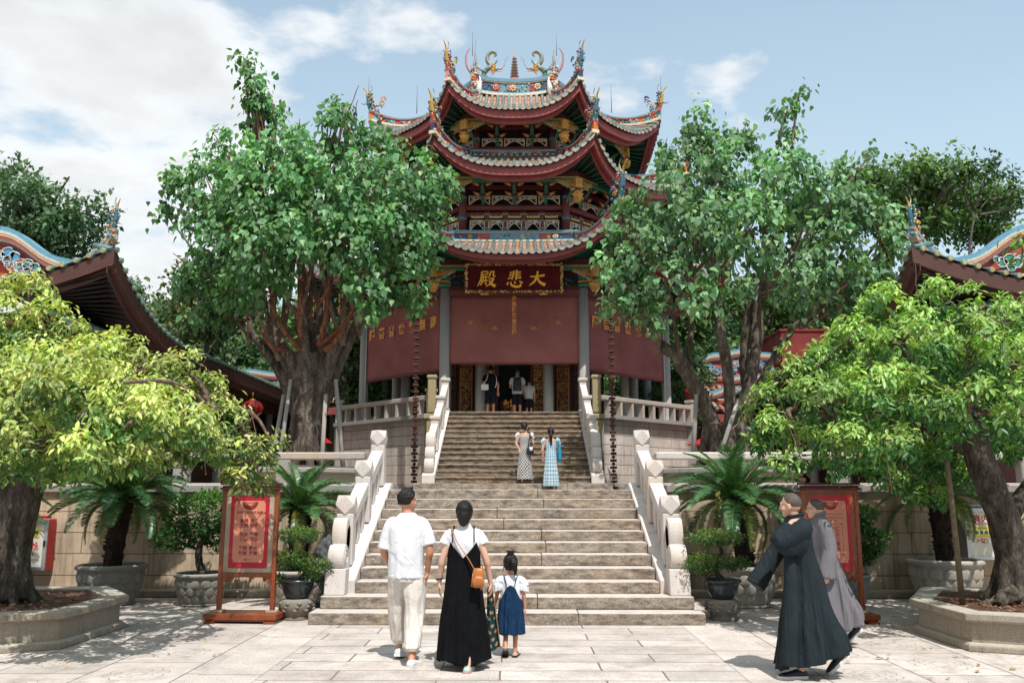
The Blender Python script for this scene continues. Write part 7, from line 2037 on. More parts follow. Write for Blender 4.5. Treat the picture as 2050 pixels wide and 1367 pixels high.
for s_ in (-1, 1): mb.tube(spline([(s_*.10, 0, 1.285), (s_*.155, 0, 1.268), (s_*.195, 0, 1.185)], 4), [.056, .056, .055, .053, .052, .052, .054, .057, .060], 14)
link('shirt', fuse(mb, .007, 3, .004, (8, 8, 6), 6), MT['white_tee'], t)
mb = MB()
spec = [(.085, .01, .0, .262, .235, .085), (.25, .005, 0, .245, .215, .085), (.45, .0, 0, .222, .19, .075), (.65, 0, 0, .195, .165, .055), (.85, 0, 0, .176, .142, .032), (1.0, 0, -.002, .166, .126, .015), (1.08, 0, -.004, .164, .122, .008)]
rows = spline(spec, 7); nth = 120; rings = []; rg = random.Random(9); p1, p2, p3 = 1.0, 2.7, .3
def rim(th):
    # height of the upper edge: low V at the back centre, straps at the shoulder blades, dips under the arms
    a = (math.degrees(th)+360) % 360; d = abs((a-270+180) % 360-180)
    if d < 52: return 1.055+.150*(d/52)**1.0
    d2 = abs((a-90+180) % 360-180)
    if d2 < 50: return 1.20
    return 1.205-.11*math.sin((d-52)/(130-52)*PI) if d < 130 else 1.20
for i, r in enumerate(rows):
    z, cx, cy, rx, ry, a = r; f = i/(len(rows)-1); ring = []
    for k in range(nth):
        th = 2*PI*k/nth; w = .5*math.cos(9*th+p1+1.5*z)+.35*math.cos(15*th+p2-2*z)+.3*math.cos(22*th+p3)
        zz = z+(rim(th)-1.08)*max(0, (z-.72)/.36)**1.5 if z > .72 else z+.018*math.cos(3*th+1)*(1-f)+.012*w
        ring.append(Vector((cx+rx*(1+a*w)*math.cos(th), cy+ry*(1+a*w)*math.sin(th), zz)))
    rings.append(ring)
mb.loft(rings, False)
d_ = make('dress', mb, MT['black_dress'], t, solid=.004)
st = MB()
for s_ in (-1, 1): st.tube(spline([(s_*.108, -.108, 1.20), (s_*.106, -.100, 1.28), (s_*.102, -.055, 1.345), (s_*.100, .02, 1.355), (s_*.10, .10, 1.26), (s_*.10, .115, 1.19)], 4), .0055, 6)
make('strap', st, MT['black_dress'], d_)
for a, b_ in ((P['heelL'], P['toeL']), (P['heelR'], P['toeR'])):
    mb = MB(); a_ = Vector(a); b2 = Vector(b_); d = (b2-a_).normalized()*.015
    so = shoe(mb, a_-d, b2+d, .041, .060); o = make('shoe', mb, MT['shoe_mint'], t); make('sole', so, MT['shoe_pink'], o)
wb = MB(); wb.tube([(-.243+.032*math.cos(q), .032+.030*math.sin(q), .845+.006*math.cos(q)) for q in [2*PI*i/16 for i in range(17)]], .009, 6); make('wristband', wb, MT['shoe_dark'], t)
# her shoulder bag (carried, so a thing of its own)
bt = thing('crossbody_bag', 'small tan leather bag hanging at the back of the woman in the black dress', 'bag', (-.385, 8.70, 0))
BM = Matrix.Translation((.155, -.20, .875)) @ Matrix.Diagonal((.74, .85, .80, 1)) @ Matrix.Translation((-.105, .205, -.87))
mb = MB()
mb.loft([[Vector((.105+(.078*sc_)*math.copysign(abs(math.cos(q))**.75, math.cos(q)), -.205+dy_+.032*sc_*math.sin(q), z)) for q in [2*PI*k/24 for k in range(24)]] for z, sc_, dy_ in ((.755, .70, 0), (.762, .92, 0), (.80, 1.02, 0), (.86, 1.0, 0), (.92, .98, .0), (.965, .90, .005), (.985, .66, .008))])
make('pouch', MB().merge(mb, BM), MT['leather'], bt)
mb = MB()
mb.loft([[Vector((.105+(.080*sc_)*math.copysign(abs(math.cos(q))**.75, math.cos(q)), -.240-dy_+.012*sc_*math.sin(q), z)) for q in [2*PI*k/24 for k in range(24)]] for z, sc_, dy_ in ((.765, .5, 0), (.79, .86, .01), (.83, .95, .014), (.87, .85, .010), (.90, .3, .004))])
make('front_pocket', MB().merge(mb, BM), MT['leather'], bt)
st = MB(); st.tube(spline([(.115, -.19, .955), (.05, -.165, 1.06), (-.055, -.135, 1.20), (-.105, -.098, 1.305), (-.122, -.03, 1.345), (-.12, .05, 1.33), (-.06, .12, 1.2), (.05, .13, 1.05), (.16, .10, .98), (.19, -.06, .96), (.165, -.17, .95)], 5), .010, 6, flat=.35); make('strap', st, MT['leather'], bt)
tz = MB(); tz.tube([(.035, -.225, .93), (.025, -.23, .85), (.02, -.232, .77)], [.006, .007, .012], 6); tz.tube([(.14, -.235, .77), (.145, -.24, .73)], .006, 5); make('tassel', MB().merge(tz, BM), MT['leather'], bt)
# polka-dot cloth she holds in her right hand
pk = MB(); cl = {}
def pf(u, v):
    z = .76-.60*v; w = .026+.050*v; x = .255+.040*v+(2*u-1)*w; y = .14+.02*math.sin(u*9+v*2)*(.3+v)+.012*math.sin(u*17)
    return Vector((x, y, z+.02*math.cos(u*7)*v))
nu, nv = 44, 150
vs = [pf(i/nu, j/nv) for j in range(nv+1) for i in range(nu+1)]
for j in range(nv):
    for i in range(nu):
        u, v = (i+.5)/nu, (j+.5)/nv; x = (2*u-1)*(.026+.050*v); z = .60*v
        row = round(z/.062); cx = (round((x+(.034 if row % 2 else 0))/.068))*.068-(.034 if row % 2 else 0); dd = math.hypot(x-cx, z-row*.062)
        c = (.45, .26, .12) if dd < .0175 or u > .94 else ((.42, .25, .12) if v < .12 else (.012, .050, .062))
        pk.add([vs[j*(nu+1)+i], vs[j*(nu+1)+i+1], vs[(j+1)*(nu+1)+i+1], vs[(j+1)*(nu+1)+i]], [(0, 1, 2, 3)], True, c)
pt = make('cloth_wrap', pk, MT['patterned'], None, solid=.004); pt.location = (-.385, 8.70, 0); tag(pt, 'navy cloth with tan polka dots hanging from the hand of the woman in black', 'cloth')

# ---- little girl
t = person('little girl in a navy pinafore over a white frilled top, hair in a bun', (.075, 9.30, 0), 0)
k = .66
P = dict(head=((-.005, .01, .945), Rz(.25, .05)), hs=.86, neck=(0, 0, .82), chest=(0, 0, .70), pelvis=(0, 0, .50), shL=(-.085, 0, .765), elL=(-.140, .03, .65), wrL=(-.165, .07, .535), shR=(.085, 0, .765), elR=(.135, -.01, .63), wrR=(.150, .02, .49),
         handL=((-.1, .3, -1), (1, .1, 0), 1, .6), handR=((.05, .1, -1), (-1, 0, 0), -1, .6), hsz=1.05, hipL=(-.048, 0, .48), knL=(-.052, .03, .27), anL=(-.052, -.10, .115), hipR=(.048, 0, .48), knR=(.052, .02, .27), anR=(.045, -.02, .055), toeL=(-.055, -.01, .012), heelL=(-.052, -.13, .09), toeR=(.06, .085, .010), heelR=(.04, -.055, .010))
body_mesh(t, P, MT['skin'], .60, .0055)
make('face', face_parts(P['head'][0], P['head'][1], .86), MT['face'], t)
mb = hair_shell(P['head'][0], P['head'][1], .875, m_full, .013, 8, .006); mb.ball((.0, -.035, 1.052), (.036, .034, .030), 12, 9); mb.tube(spline([(.02, -.06, 1.0), (.035, -.105, .95), (.05, -.105, .88), (.045, -.09, .83)], 4), [.03, .034, .036, .036, .034, .032, .03, .027, .024, .02, .016, .012, .006], 8)
for i in range(10):
    a = i*.63; mb.tube([(.0, -.035, 1.06), (.04*math.cos(a), -.035+.035*math.sin(a), 1.078), (.06*math.cos(a), -.035+.05*math.sin(a), 1.072)], [.010, .008, .003], 5)
mb.tube([(-.07, .0, .93), (-.082, .01, .87), (-.085, .01, .82)], [.008, .006, .002], 5)
link('hair', fuse(mb, .0055, 1, .002, (60, 60, 22), 4), MT['hair'], t)
mb = MB()
garment(mb, [(.54, 0, 0, .105, .078, .01), (.66, 0, 0, .108, .08, .01), (.76, 0, 0, .104, .074, .01), (.80, 0, 0, .08, .06, 0), (.832, 0, 0, .046, .042, 0)], 3, 5, 9, hollow=False)
for s_ in (-1, 1):
    mb.tube(spline([(s_*.07, 0, .775), (s_*.115, 0, .765), (s_*.145, 0, .71)], 4), [.045, .048, .05, .05, .05, .05, .05, .052, .054], 14)
    for q in range(3): mb.tube([(s_*.132+.050*math.cos(a)*(1+.12*math.cos(9*a)), .050*math.sin(a)*(1+.12*math.cos(9*a)), .712-.018*q+.045*s_*math.cos(a)*-.3) for a in [2*PI*i/40 for i in range(41)]], .010, 6)
link('blouse', fuse(mb, .0055, 2, .003, (14, 14, 10), 6), MT['white_tee'], t)
mb = MB()
spec = [(.235, .0, 0, .148, .125, .085), (.34, 0, 0, .142, .118, .08), (.46, 0, 0, .132, .105, .07), (.57, 0, -.004, .120, .094, .05), (.66, 0, -.006, .108, .088, .025), (.70, 0, -.008, .094, .083, .01)]
rows = spline(spec, 6); rings = []
for i, r in enumerate(rows):
    z, cx, cy, rx, ry, a = r; ring = []
    for kk in range(96):
        th = 2*PI*kk/96; w = .5*math.cos(8*th+1+1.5*z)+.35*math.cos(13*th+2-2*z)+.25*math.cos(19*th)
        arm = abs(math.cos(th))**3*.13*max(0, (z-.56)/.14)**1.2
        ring.append(Vector((cx+rx*(1+a*w)*math.cos(th), cy+ry*(1+a*w)*math.sin(th), z+.008*w*(1-i/len(rows))-arm+.03*max(0, (z-.6)/.1)*(1-abs(math.cos(th))))))
    rings.append(ring)
mb.loft(rings, False); d_ = make('dress', mb, MT['navy_dress'], t, solid=.004)
st = MB()
for s_ in (-1, 1): st.tube(spline([(s_*.042, -.088, .715), (s_*.05, -.080, .765), (s_*.068, -.048, .815), (s_*.07, .0, .822), (s_*.06, .06, .78), (s_*.05, .082, .72)], 4), .0055, 6)
make('strap', st, MT['navy_dress'], d_)
for a, b_ in ((P['heelL'], P['toeL']), (P['heelR'], P['toeR'])):
    mb = MB(); a_ = Vector(a); b2 = Vector(b_); d = (b2-a_).normalized()*.01
    so = shoe(mb, a_-d, b2+d, .032, .042); o = make('shoe', mb, MT['shoe_pink'], t); make('sole', so, MT['shoe_dark'], o)

# ---- two monks striding to the left
def monk(label, loc, robe, P, left_sleeve, right_sleeve, hemlift, seed, glasses=False, s=1.0, shoe_mat='shoe_dark', extra=None, rz=PI/2):
    t = person(label, loc, rz)
    body_mesh(t, P, MT['skin_pale'], .97, .007)
    make('face', face_parts(*P['head']), MT['face'], t)
    link('hair', fuse(hair_shell(*P['head'], 1.0, m_shaved, .0035, 3, .0), .0055, 1), MT['stubble'], t)
    mb = MB()
    spec = [(.07, 0, -.075, .275, .345, .17), (.25, 0, -.080, .260, .315, .16), (.45, 0, -.060, .24, .265, .13), (.70, 0, -.05, .215, .205, .095), (.95, 0, -.03, .200, .165, .05), (1.15, 0, -.01, .205, .140, .012), (1.30, 0, 0, .205, .122, .006), (1.38, 0, 0, .165, .102, 0), (1.43, 0, .002, .10, .082, 0), (1.475, 0, .006, .068, .066, 0)]
    lift = lambda x, y, z: hemlift*max(0, min(1, (.25-y)/.67))*max(0, (1.0-z)/.9)**1.5
    garment(mb, spec, seed, 6, 11, 120, 7, hem=lift, sharp=.25)
    for pts, rad in (left_sleeve, right_sleeve):
        sp = spline(pts, 5); n = len(sp); rr_ = np.interp(np.linspace(0, 1, n), np.linspace(0, 1, len(rad)), rad)
        mb.tube(sp, list(rr_), 18)
    if extra: extra(mb)
    me = fuse(mb, .0085, 4, .015, (5, 5, 1.7), seed); link('robe', me, robe, t)
    # crossing collar band
    cb = MB(); cb.tube([(.072*math.cos(a), .004+.070*math.sin(a), 1.475+.02*math.sin(a)*-1) for a in [2*PI*i/24 for i in range(25)]], .011, 6, flat=1.6); make('collar', cb, robe, t)
    for a, b_ in ((P['heelL'], P['toeL']), (P['heelR'], P['toeR'])):
        mb = MB(); a_ = Vector(a); b2 = Vector(b_); d = (b2-a_).normalized()*.015
        so = shoe(mb, a_-d, b2+d, .047, .075); o = make('shoe', mb, MT[shoe_mat], t); make('sole', so, MT['shoe_white'], o)
    if glasses:
        hc, Mr = P['head']; g = MB()
        for x in (-.032, .032): g.tube([Vector(hc)+Mr @ Vector((x+.022*math.cos(a), .096, .0+.018*math.sin(a))) for a in [2*PI*i/16 for i in range(17)]], .0022, 5)
        for s_ in (-1, 1): g.tube([Vector(hc)+Mr @ Vector(p) for p in ((s_*.054, .095, .004), (s_*.074, .05, .004), (s_*.078, -.01, .0))], .002, 5)
        g.tube([Vector(hc)+Mr @ Vector(p) for p in ((-.01, .098, .002), (0, .100, .004), (.01, .098, .002))], .002, 5); make('glasses', g, MT['shoe_dark'], t)
    return t
P = dict(head=((.015, .045, 1.572), Rz(-.62, -.03)), neck=(0, .0, 1.42), chest=(0, 0, 1.22), pelvis=(0, -.02, .90), shL=(-.180, .0, 1.365), elL=(-.215, .275, 1.225), wrL=(-.165, .085, 1.425), shR=(.180, 0, 1.365), elR=(.215, .17, 1.10), wrR=(.185, .28, .92),
         handL=((.25, -1.0, .10), (.25, .05, -1), -1, .30), handR=((0, .6, -1), (-1, 0, 0), -1, .5), hipL=(-.085, 0, .88), knL=(-.09, .12, .48), anL=(-.09, .07, .10), hipR=(.085, 0, .88), knR=(.09, -.10, .48), anR=(.09, -.38, .20), toeL=(-.10, .265, .014), heelL=(-.09, .03, .014), toeR=(.09, -.255, .02), heelR=(.09, -.425, .165))
LS = ([(-.12, .0, 1.36), (-.195, .02, 1.345), (-.215, .14, 1.27), (-.215, .245, 1.235), (-.20, .20, 1.30), (-.182, .12, 1.385)], [.085, .092, .095, .085, .072, .060])
RS = ([(.12, 0, 1.36), (.195, .01, 1.33), (.215, .12, 1.16), (.205, .25, .98), (.185, .38, .80)], [.085, .09, .085, .088, .098])
def bag_sleeve(mb):
    mb.ball((-.215, .150, 1.205), (.060, .125, .095), 16, 12); mb.ball((-.205, .07, 1.24), (.07, .10, .12), 14, 10)
    # loose panel of the robe falling from under the arm
    mb.tube(spline([(-.13, .115, 1.10), (-.165, .13, .85), (-.19, .165, .5), (-.205, .20, .13)], 6), [.045, .05, .055, .06, .065, .068, .07, .07, .072, .075, .078, .08, .082, .084, .086, .088, .09, .09, .09], 12)
monk('monk in a dark teal robe striding left with one hand on his shoulder', (2.83, 8.36, 0), MT['teal_robe'], P, LS, RS, .17, 3, extra=bag_sleeve)
P2 = dict(P); P2.update(head=((.0, .045, 1.540), Rz(-.55, -.02)), elL=(-.215, -.03, 1.08), wrL=(-.215, .03, .84), handL=((0, .1, -1), (1, 0, 0), 1, .5), elR=(.21, .05, 1.08), wrR=(.20, .16, .88),
          shL=(-.175, 0, 1.34), shR=(.175, 0, 1.34), neck=(0, 0, 1.39))
LS2 = ([(-.12, .0, 1.34), (-.19, .0, 1.315), (-.215, -.02, 1.08), (-.215, .03, .84), (-.213, .04, .78)], [.08, .085, .085, .10, .105])
RS2 = ([(.12, 0, 1.34), (.19, .0, 1.315), (.21, .05, 1.08), (.20, .16, .86)], [.08, .085, .085, .09])
m2 = monk('monk with glasses in a grey robe striding left behind the monk in dark teal', (3.60, 9.95, 0), MT['grey_robe'], P2, LS2, RS2, .20, 7, True)
m2.scale = (.98, .98, .98)

# ---- two young women starting up the upper stairs
def pattern_garment(spec, seed, colour, n1=7, n2=11, nth=96, sub=12, top=None):
    mb = MB(); rows = spline(spec, sub); rg = random.Random(seed); p1, p2 = rg.uniform(0, 6), rg.uniform(0, 6); V = []
    for r in rows:
        z, cx, cy, rx, ry, a = r
        V.append([Vector((cx+rx*(1+a*(.6*math.cos(n1*2*PI*k/nth+p1+z)+.4*math.cos(n2*2*PI*k/nth+p2-2*z)))*math.cos(2*PI*k/nth), cy+ry*(1+a*(.6*math.cos(n1*2*PI*k/nth+p1+z)+.4*math.cos(n2*2*PI*k/nth+p2-2*z)))*math.sin(2*PI*k/nth), z)) for k in range(nth)])
    for i in range(len(V)-1):
        for k in range(nth):
            kk = (k+1) % nth; z = V[i][k].z
            mb.add([V[i][k], V[i][kk], V[i+1][kk], V[i+1][k]], [(0, 1, 2, 3)], True, colour(k, i, z))
    return mb
def stair_woman(label, loc, yaw, hyaw, colour, hair_fn, armL, armR, step, H=1.0, shoes='shoe_dark'):
    t = person(label, loc, yaw); s = .88
    P = dict(head=((0, .02, 1.455), Rz(hyaw, .0)), hs=.93, neck=(0, 0, 1.31), chest=(0, 0, 1.13), pelvis=(0, 0, .85), shL=(-.155, 0, 1.255), shR=(.155, 0, 1.255), elL=armL[0], wrL=armL[1], elR=armR[0], wrR=armR[1],
             hipL=(-.075, 0, .82), hipR=(.075, 0, .82), **step)
    body_mesh(t, P, MT['skin_pale'], s, .0085)
    make('face', face_parts(P['head'][0], P['head'][1], .93), MT['face'], t)
    mb = hair_shell(P['head'][0], P['head'][1], .94, m_full, .016, 3, .003); hair_fn(mb)
    link('hair', fuse(mb, .007, 1, .002, (50, 50, 20), 3), MT['hair'], t)
    d_ = make('dress', pattern_garment([(.10, .0, 0, .205, .19, .07), (.30, 0, 0, .19, .17, .065), (.60, 0, 0, .165, .135, .04), (.85, 0, 0, .148, .118, .02), (1.0, 0, 0, .126, .098, .0), (1.12, 0, -.003, .138, .103, 0), (1.205, 0, -.004, .142, .096, 0)], 4, colour), MT['patterned'], t, solid=.004)
    mb = MB()
    for s_ in (-1, 1):
        sh = Vector((s_*.155, 0, 1.245))
        for i in range(5): mb.tube([sh+Vector((s_*(.02+.012*i)+.060*math.cos(a)*.3, .062*math.cos(a), .055*math.sin(a)-.012*i)) for a in [2*PI*k/20 for k in range(21)]], .016, 6, col=colour(i, i*3, 1.2))
        mb.ball(sh+Vector((s_*.03, 0, .0)), (.055, .068, .060), 12, 9, col=colour(1, 2, 1.2))
    make('puff_sleeve', mb, MT['patterned'], d_)
    for a, b_ in (('heelL', 'toeL'), ('heelR', 'toeR')):
        mb = MB(); so = shoe(mb, P[a], P[b_], .040, .052); o = make('shoe', mb, MT[shoes], t); make('sole', so, MT[shoes], o)
    return t
def chk_bw(k, i, z): 
    a, b_ = (k//3) % 2, (i//2) % 2
    return (.62, .60, .58) if (a+b_) % 2 == 0 or z > 1.19 else ((.03, .03, .035) if (k+i) % 5 else (.3, .29, .28))
def ging(k, i, z):
    a, b_ = (k//3) % 2, (i//2) % 2
    return (.66, .69, .70) if a+b_ == 0 else ((.16, .33, .46) if a+b_ == 2 else (.38, .52, .60))
def hair_low(mb):
    mb.tube(spline([(0, -.09, 1.45), (0, -.125, 1.36), (0, -.13, 1.24), (.01, -.125, 1.10)], 5), [.045, .042, .04, .04, .042, .044, .044, .042, .04, .038, .035, .03, .026, .02, .014, .008], 10)
def hair_side(mb):
    mb.ball((0, -.085, 1.43), (.055, .04, .065), 12, 9)
    for x in (.062, .07): mb.tube(spline([(x, .05, 1.47), (x+.02, .05, 1.38), (x+.012, .04, 1.28)], 4), [.018, .02, .02, .019, .018, .015, .012, .008, .003], 7)
W1 = stair_woman('woman in a black and white checked dress on the upper stairs, face turned right', (.31, 22.25, 1.91), 0, -.75, chk_bw, hair_side, ((-.225, -.03, 1.02), (-.15, -.06, .86)), ((.215, -.02, 1.03), (.17, .10, .90)),
                 dict(knL=(-.07, .02, .44), anL=(-.07, -.06, .075), knR=(.07, .17, .52), anR=(.075, .12, .20), toeL=(-.09, .10, .005), heelL=(-.07, -.11, .005), toeR=(.09, .27, .175), heelR=(.07, .06, .175)))
W2 = stair_woman('woman in a blue gingham dress with a long ponytail stepping onto the upper stairs', (.97, 21.78, 1.735), 0, .1, ging, hair_low, ((-.215, -.01, 1.01), (-.20, .05, .80)), ((.215, -.02, 1.02), (.20, .06, .82)),
                 dict(knL=(-.07, .15, .55), anL=(-.075, .14, .25), knR=(.07, .0, .43), anR=(.07, -.10, .075), toeL=(-.085, .29, .175), heelL=(-.075, .08, .175), toeR=(.10, .06, .005), heelR=(.07, -.15, .005)))
bt = thing('shoulder_bag', 'black shoulder bag with a white round charm carried by the woman in the checked dress', 'bag', (.31, 22.25, 1.91))
mb = MB(); mb.loft([[Vector((.135+.095*sc_*math.cos(q), -.15+.05*sc_*math.sin(q), z)) for q in [2*PI*k/20 for k in range(20)]] for z, sc_ in ((.72, .55), (.745, .9), (.80, 1.05), (.87, .95), (.94, .6), (.97, .35))]); make('pouch', mb, MT['shoe_dark'], bt)
make('strap', MB().tube(spline([(.08, -.14, .94), (.115, -.12, 1.12), (.14, -.04, 1.305), (.15, .04, 1.30), (.17, -.10, 1.1), (.19, -.14, .94)], 5), .014, 6), MT['shoe_dark'], bt)
mb = MB(); mb.ball((.16, -.215, .86), (.045, .03, .05)); mb.ball((.125, -.215, .90), (.02, .018, .022), 8, 6); mb.ball((.19, -.215, .905), (.02, .018, .022), 8, 6); make('charm', mb, MT['shoe_white'], bt)
bt = thing('tote_bag', 'bright blue tote bag on the right shoulder of the woman in gingham', 'bag', (.97, 21.78, 1.735))
MT['bluebag'] = cloth('bright_blue_canvas', (.035, .25, .40))
mb = MB(); mb.loft([[Vector((.215+.055*sc_*math.cos(q), -.055+dy_+.125*sc_*math.sin(q), z)) for q in [2*PI*k/20 for k in range(20)]] for z, sc_, dy_ in ((.70, .75, .0), (.72, .98, 0), (.82, 1.05, 0), (.95, .95, 0), (1.08, .72, .01), (1.15, .5, .02))]); make('pouch', mb, MT['bluebag'], bt)
make('strap', MB().tube(spline([(.205, -.12, 1.10), (.19, -.07, 1.22), (.165, .0, 1.318), (.17, .06, 1.24), (.21, .04, 1.10)], 5), .020, 6), MT['bluebag'], bt)

# ---- visitors in the doorway
def visitor(label, loc, yaw, shirt, short, H, shirt_cols=None, bald=False, arms=None):
    t = person(label, loc, yaw); s = H/1.72
    q = lambda x, y, z: (x*s, y*s, z*s)
    aL, aR = arms or (((-.235, .02, 1.12), (-.20, .14, .95)), ((.235, -.01, 1.11), (.245, .06, .86)))
    P = dict(head=(q(0, .02, 1.60), Rz(0, .05)), hs=s, neck=q(0, 0, 1.45), chest=q(0, 0, 1.25), pelvis=q(0, 0, .93), shL=q(-.165, 0, 1.355), shR=q(.165, 0, 1.355), elL=q(*aL[0]), wrL=q(*aL[1]), elR=q(*aR[0]), wrR=q(*aR[1]),
             hipL=q(-.085, 0, .9), hipR=q(.085, 0, .9), knL=q(-.095, .03, .5), knR=q(.095, .0, .5), anL=q(-.10, .0, .08), anR=q(.10, -.03, .08), toeL=q(-.12, .17, .012), heelL=q(-.10, -.06, .012), toeR=q(.12, .14, .012), heelR=q(.10, -.09, .012))
    body_mesh(t, P, MT['skin'], s*.98, .0095)
    make('face', face_parts(P['head'][0], P['head'][1], s), MT['face'], t)
    link('hair', fuse(hair_shell(P['head'][0], P['head'][1], s, m_short, .006 if bald else .012, 4, .002), .008, 1), MT['stubble'] if bald else MT['hair'], t)
    mb = MB()
    garment(mb, [tuple(x*s if i < 5 else x for i, x in enumerate(r)) for r in [(.84, 0, 0, .178, .135, .02), (1.05, 0, 0, .185, .132, .02), (1.25, 0, -.005, .195, .13, .01), (1.36, 0, -.005, .19, .115, 0), (1.42, 0, -.004, .14, .09, 0), (1.475, 0, 0, .07, .065, 0)]], 3, 5, 9, 60, 8)
    for sd, a in ((-1, aL[0]), (1, aR[0])): mb.tube(spline([q(sd*.12, 0, 1.38), q(sd*.195, 0, 1.365), tuple(np.array(q(sd*.20, 0, 1.37))*.35+np.array(q(*a))*.65)], 4), [.066*s]*9, 14)
    me = fuse(mb, .0095, 2, .005, (8, 8, 5), 3)
    if shirt_cols:
        a = me.attributes.new('col', 'FLOAT_COLOR', 'FACE') if 'col' not in me.attributes else me.attributes['col']
        for i, p in enumerate(me.polygons): a.data[i].color = (*shirt_cols(p.center.z/s), 1)
    link('shirt', me, MT['patterned'] if shirt_cols else shirt, t)
    mb = MB(); garment(mb, [tuple(x*s if i < 5 else x for i, x in enumerate(r)) for r in [(.78, 0, 0, .17, .125, .01), (.90, 0, 0, .165, .12, 0), (.95, 0, 0, .15, .11, 0)]], 2, hollow=False, nth=48)
    for sd in (-1, 1): mb.tube([q(sd*.085, 0, .86), q(sd*.092, .01, .68), q(sd*.097, .015, .47)], [.10*s, .10*s, .102*s], 14)
    link('shorts', fuse(mb, .0095, 2, .004, (8, 8, 5), 5), short, t)
    for a, b_ in (('heelL', 'toeL'), ('heelR', 'toeR')):
        mb = MB(); so = shoe(mb, P[a], P[b_], .047*s, .07*s); o = make('shoe', mb, MT['shoe_dark'], t); make('sole', so, MT['shoe_white'], o)
    return t
MT['black_tee'] = cloth('black_jersey', (.010, .010, .013)); MT['dark_short'] = cloth('dark_navy_shorts', (.012, .014, .022)); MT['grey_tee'] = cloth('pale_grey_tee', (.42, .43, .43))
v1 = visitor('man in black T-shirt and shorts with a white shoulder bag at the hall door', (-.80, 28.55, PZ), 0, MT['black_tee'], MT['dark_short'], 1.74, arms=(((-.24, .0, 1.12), (-.17, .15, 1.02)), ((.245, -.02, 1.10), (.25, .03, .86))))
v2 = visitor('man in a striped shirt with a dark backpack at the hall door', (.10, 28.75, PZ), 0, None, MT['dark_short'], 1.66, shirt_cols=lambda z: (.10, .12, .13) if (z*17) % 1 < .28 else (.62, .63, .60), bald=True, arms=(((-.25, .05, 1.13), (-.16, .22, 1.05)), ((.25, .05, 1.13), (.18, .20, 1.0))))
v3 = visitor('stooping youngster in a pale grey T-shirt right of the man with the backpack', (.50, 28.9, PZ), 0, MT['grey_tee'], MT['dark_short'], 1.34)
m_ = text_join([('在路上', 0, 1.075, .085, .001)], -.128)
bt = thing('shoulder_bag', 'white box shaped shoulder bag carried by the man in black at the hall door', 'bag', (-.80, 28.55, PZ))
make('pouch', MB().box((-.20, -.12, 1.02), (.26, .12, .20), rz=.2), MT['shoe_white'], bt, False, .03, 2)
make('strap', MB().tube(spline([(-.25, -.16, 1.10), (-.13, -.15, 1.28), (-.10, -.06, 1.46), (-.10, .08, 1.42)], 4), .012, 6).tube(spline([(.16, -.06, 1.44), (.20, -.14, 1.3), (.19, -.15, 1.1), (.15, -.13, 1.0)], 4), .012, 6), MT['shoe_white'], bt)
bt = thing('backpack', 'dark backpack on the man in the striped shirt', 'bag', (.10, 28.75, PZ))
mb = MB(); mb.loft([[Vector((.145*sc_*math.copysign(abs(math.cos(q))**.6, math.cos(q)), -.19+.075*sc_*math.copysign(abs(math.sin(q))**.7, math.sin(q)), z)) for q in [2*PI*k/24 for k in range(24)]] for z, sc_ in ((.90, .8), (.92, 1.0), (1.05, 1.02), (1.2, .98), (1.30, .85), (1.36, .55))]); make('pack', mb, MT['shoe_dark'], bt)
make('pocket', MB().box((0, -.275, 1.02), (.20, .03, .18)), MT['shoe_dark'], bt, False, .012, 2)
make('strap', MB().tube(spline([(-.07, -.16, 1.32), (-.13, -.02, 1.41), (-.14, .09, 1.32), (-.16, .02, 1.1)], 4), .018, 6).tube(spline([(.07, -.16, 1.32), (.13, -.02, 1.41), (.14, .09, 1.32), (.16, .02, 1.1)], 4), .018, 6), MT['shoe_dark'], bt)
# ------------------------------------------------------------------ sky, sun, camera
SUN_EL = R(59); SUN_AZ = R(197)      # azimuth of the sun measured clockwise from +Y: behind the camera, a little to the right
sd = Vector((math.sin(SUN_AZ)*math.cos(SUN_EL), math.cos(SUN_AZ)*math.cos(SUN_EL), math.sin(SUN_EL)))
sd.x = abs(sd.x)
W = bpy.data.worlds.new('World'); S.world = W; W.use_nodes = True
nt = W.node_tree; bg = nt.nodes['Background']
sky = nd(nt, 'ShaderNodeTexSky', sky_type='NISHITA'); sky.sun_disc = False; sky.sun_elevation = SUN_EL; sky.sun_rotation = math.atan2(sd.x, sd.y)
sky.air_density = 1.0; sky.dust_density = 1.6; sky.ozone_density = 1.2
tc = nd(nt, 'ShaderNodeTexCoord').outputs['Generated']
sx = nd(nt, 'ShaderNodeSeparateXYZ'); lk(nt, tc, sx.inputs[0])
# clouds on a plane overhead: project the direction on a high sheet
zz = math_(nt, 'MAXIMUM', sx.outputs['Z'], .03)
cb = nd(nt, 'ShaderNodeCombineXYZ'); k = math_(nt, 'ADD', zz, .22)
lk(nt, math_(nt, 'DIVIDE', sx.outputs['X'], k), cb.inputs[0]); lk(nt, math_(nt, 'DIVIDE', sx.outputs['Y'], k), cb.inputs[1]); lk(nt, math_(nt, 'MULTIPLY', sx.outputs['Z'], 1.6), cb.inputs[2])
n1 = noi(nt, cb.outputs[0], 3.3, 10, .54); n2 = noi(nt, cb.outputs[0], .9, 3, .5)
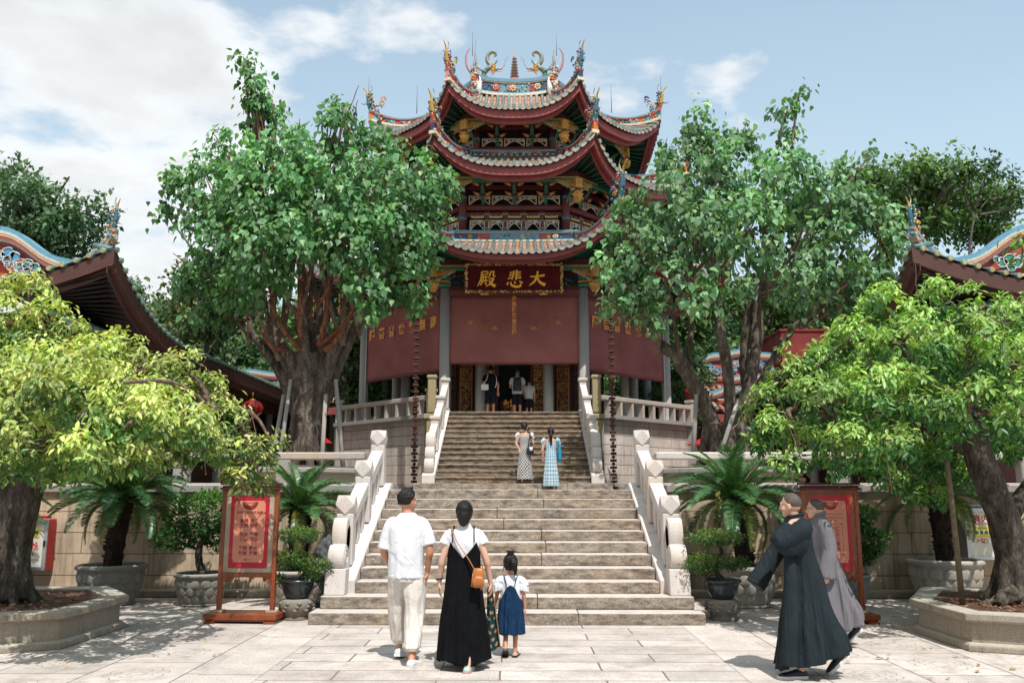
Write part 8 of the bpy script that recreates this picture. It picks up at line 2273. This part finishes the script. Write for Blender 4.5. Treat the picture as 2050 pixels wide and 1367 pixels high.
# heavier cloud towards the left of the view
bias = nd(nt, 'ShaderNodeMapRange'); bias.inputs['From Min'].default_value = -.42; bias.inputs['From Max'].default_value = .02; bias.inputs['To Min'].default_value = .135; bias.inputs['To Max'].default_value = -.17; lk(nt, sx.outputs['X'], bias.inputs['Value'])
cv = math_(nt, 'ADD', math_(nt, 'ADD', math_(nt, 'MULTIPLY', n1, .8), math_(nt, 'MULTIPLY', n2, .2)), bias.outputs['Result'])
mask = ramp(nt, cv, [(.47, 0.), (.535, .8), (.60, 1.)])
cshade = mix(nt, ramp(nt, cv, [(.47, .96), (.56, 1.06), (.66, .93), (.8, .90)]), ramp(nt, noi(nt, cb.outputs[0], 4.2, 6, .55), [(.35, .90), (.65, 1.06)]), 1.0, 'MULTIPLY')
ccol = mix(nt, (9.3, 9.6, 9.8), cshade, 1.0, 'MULTIPLY')
haze = ramp(nt, sx.outputs['Z'], [(.0, 1.), (.2, .85), (.42, .48), (.75, .12)])
veil = math_(nt, 'MULTIPLY', ramp(nt, n2, [(.3, .15), (.7, .6)]), .65)
skyc = mix(nt, mix(nt, sky.outputs['Color'], (2.1, 2.3, 2.05), 1.0, 'MULTIPLY'), (7.4, 8.8, 9.7), math_(nt, 'MINIMUM', math_(nt, 'ADD', math_(nt, 'MULTIPLY', haze, .75), math_(nt, 'MULTIPLY', veil, .35)), 1.0))
out = mix(nt, mix(nt, skyc, ccol, mask), ramp(nt, math_(nt, 'MULTIPLY_ADD', sx.outputs['Y'], .5, .5), [(.30, .68), (.52, 1.0)]), 1.0, 'MULTIPLY')      # added dimming of the sky behind the viewer, to cut front fill
lk(nt, out, bg.inputs['Color']); bg.inputs['Strength'].default_value = .10
L = bpy.data.lights.new('Sun', 'SUN'); L.energy = 5.0; L.angle = R(.5); L.color = (1.0, .97, .925)
lo = bpy.data.objects.new('Sun', L); COL.objects.link(lo); lo.rotation_euler = (-sd).to_track_quat('-Z', 'Y').to_euler(); lo.location = (0, -10, 40)
cam = bpy.data.cameras.new('Camera'); co = bpy.data.objects.new('Camera', cam); COL.objects.link(co); S.camera = co
co.location = CAM; co.rotation_euler = (PI/2+PIT, 0, YAW)
cam.sensor_width = 36; cam.lens = FPX/2050*36; cam.clip_start = .05; cam.clip_end = 2000
S.view_settings.view_transform = 'Standard'; S.view_settings.look = 'None'; S.view_settings.exposure = 0; S.view_settings.gamma = 1
S.render.engine = 'CYCLES'
S.cycles.max_bounces = 6; S.cycles.diffuse_bounces = 3; S.cycles.glossy_bounces = 2; S.cycles.transmission_bounces = 4; S.cycles.transparent_max_bounces = 4
S.cycles.use_denoising = True; S.cycles.use_adaptive_sampling = True; S.cycles.adaptive_threshold = .02; S.cycles.sample_clamp_indirect = 6
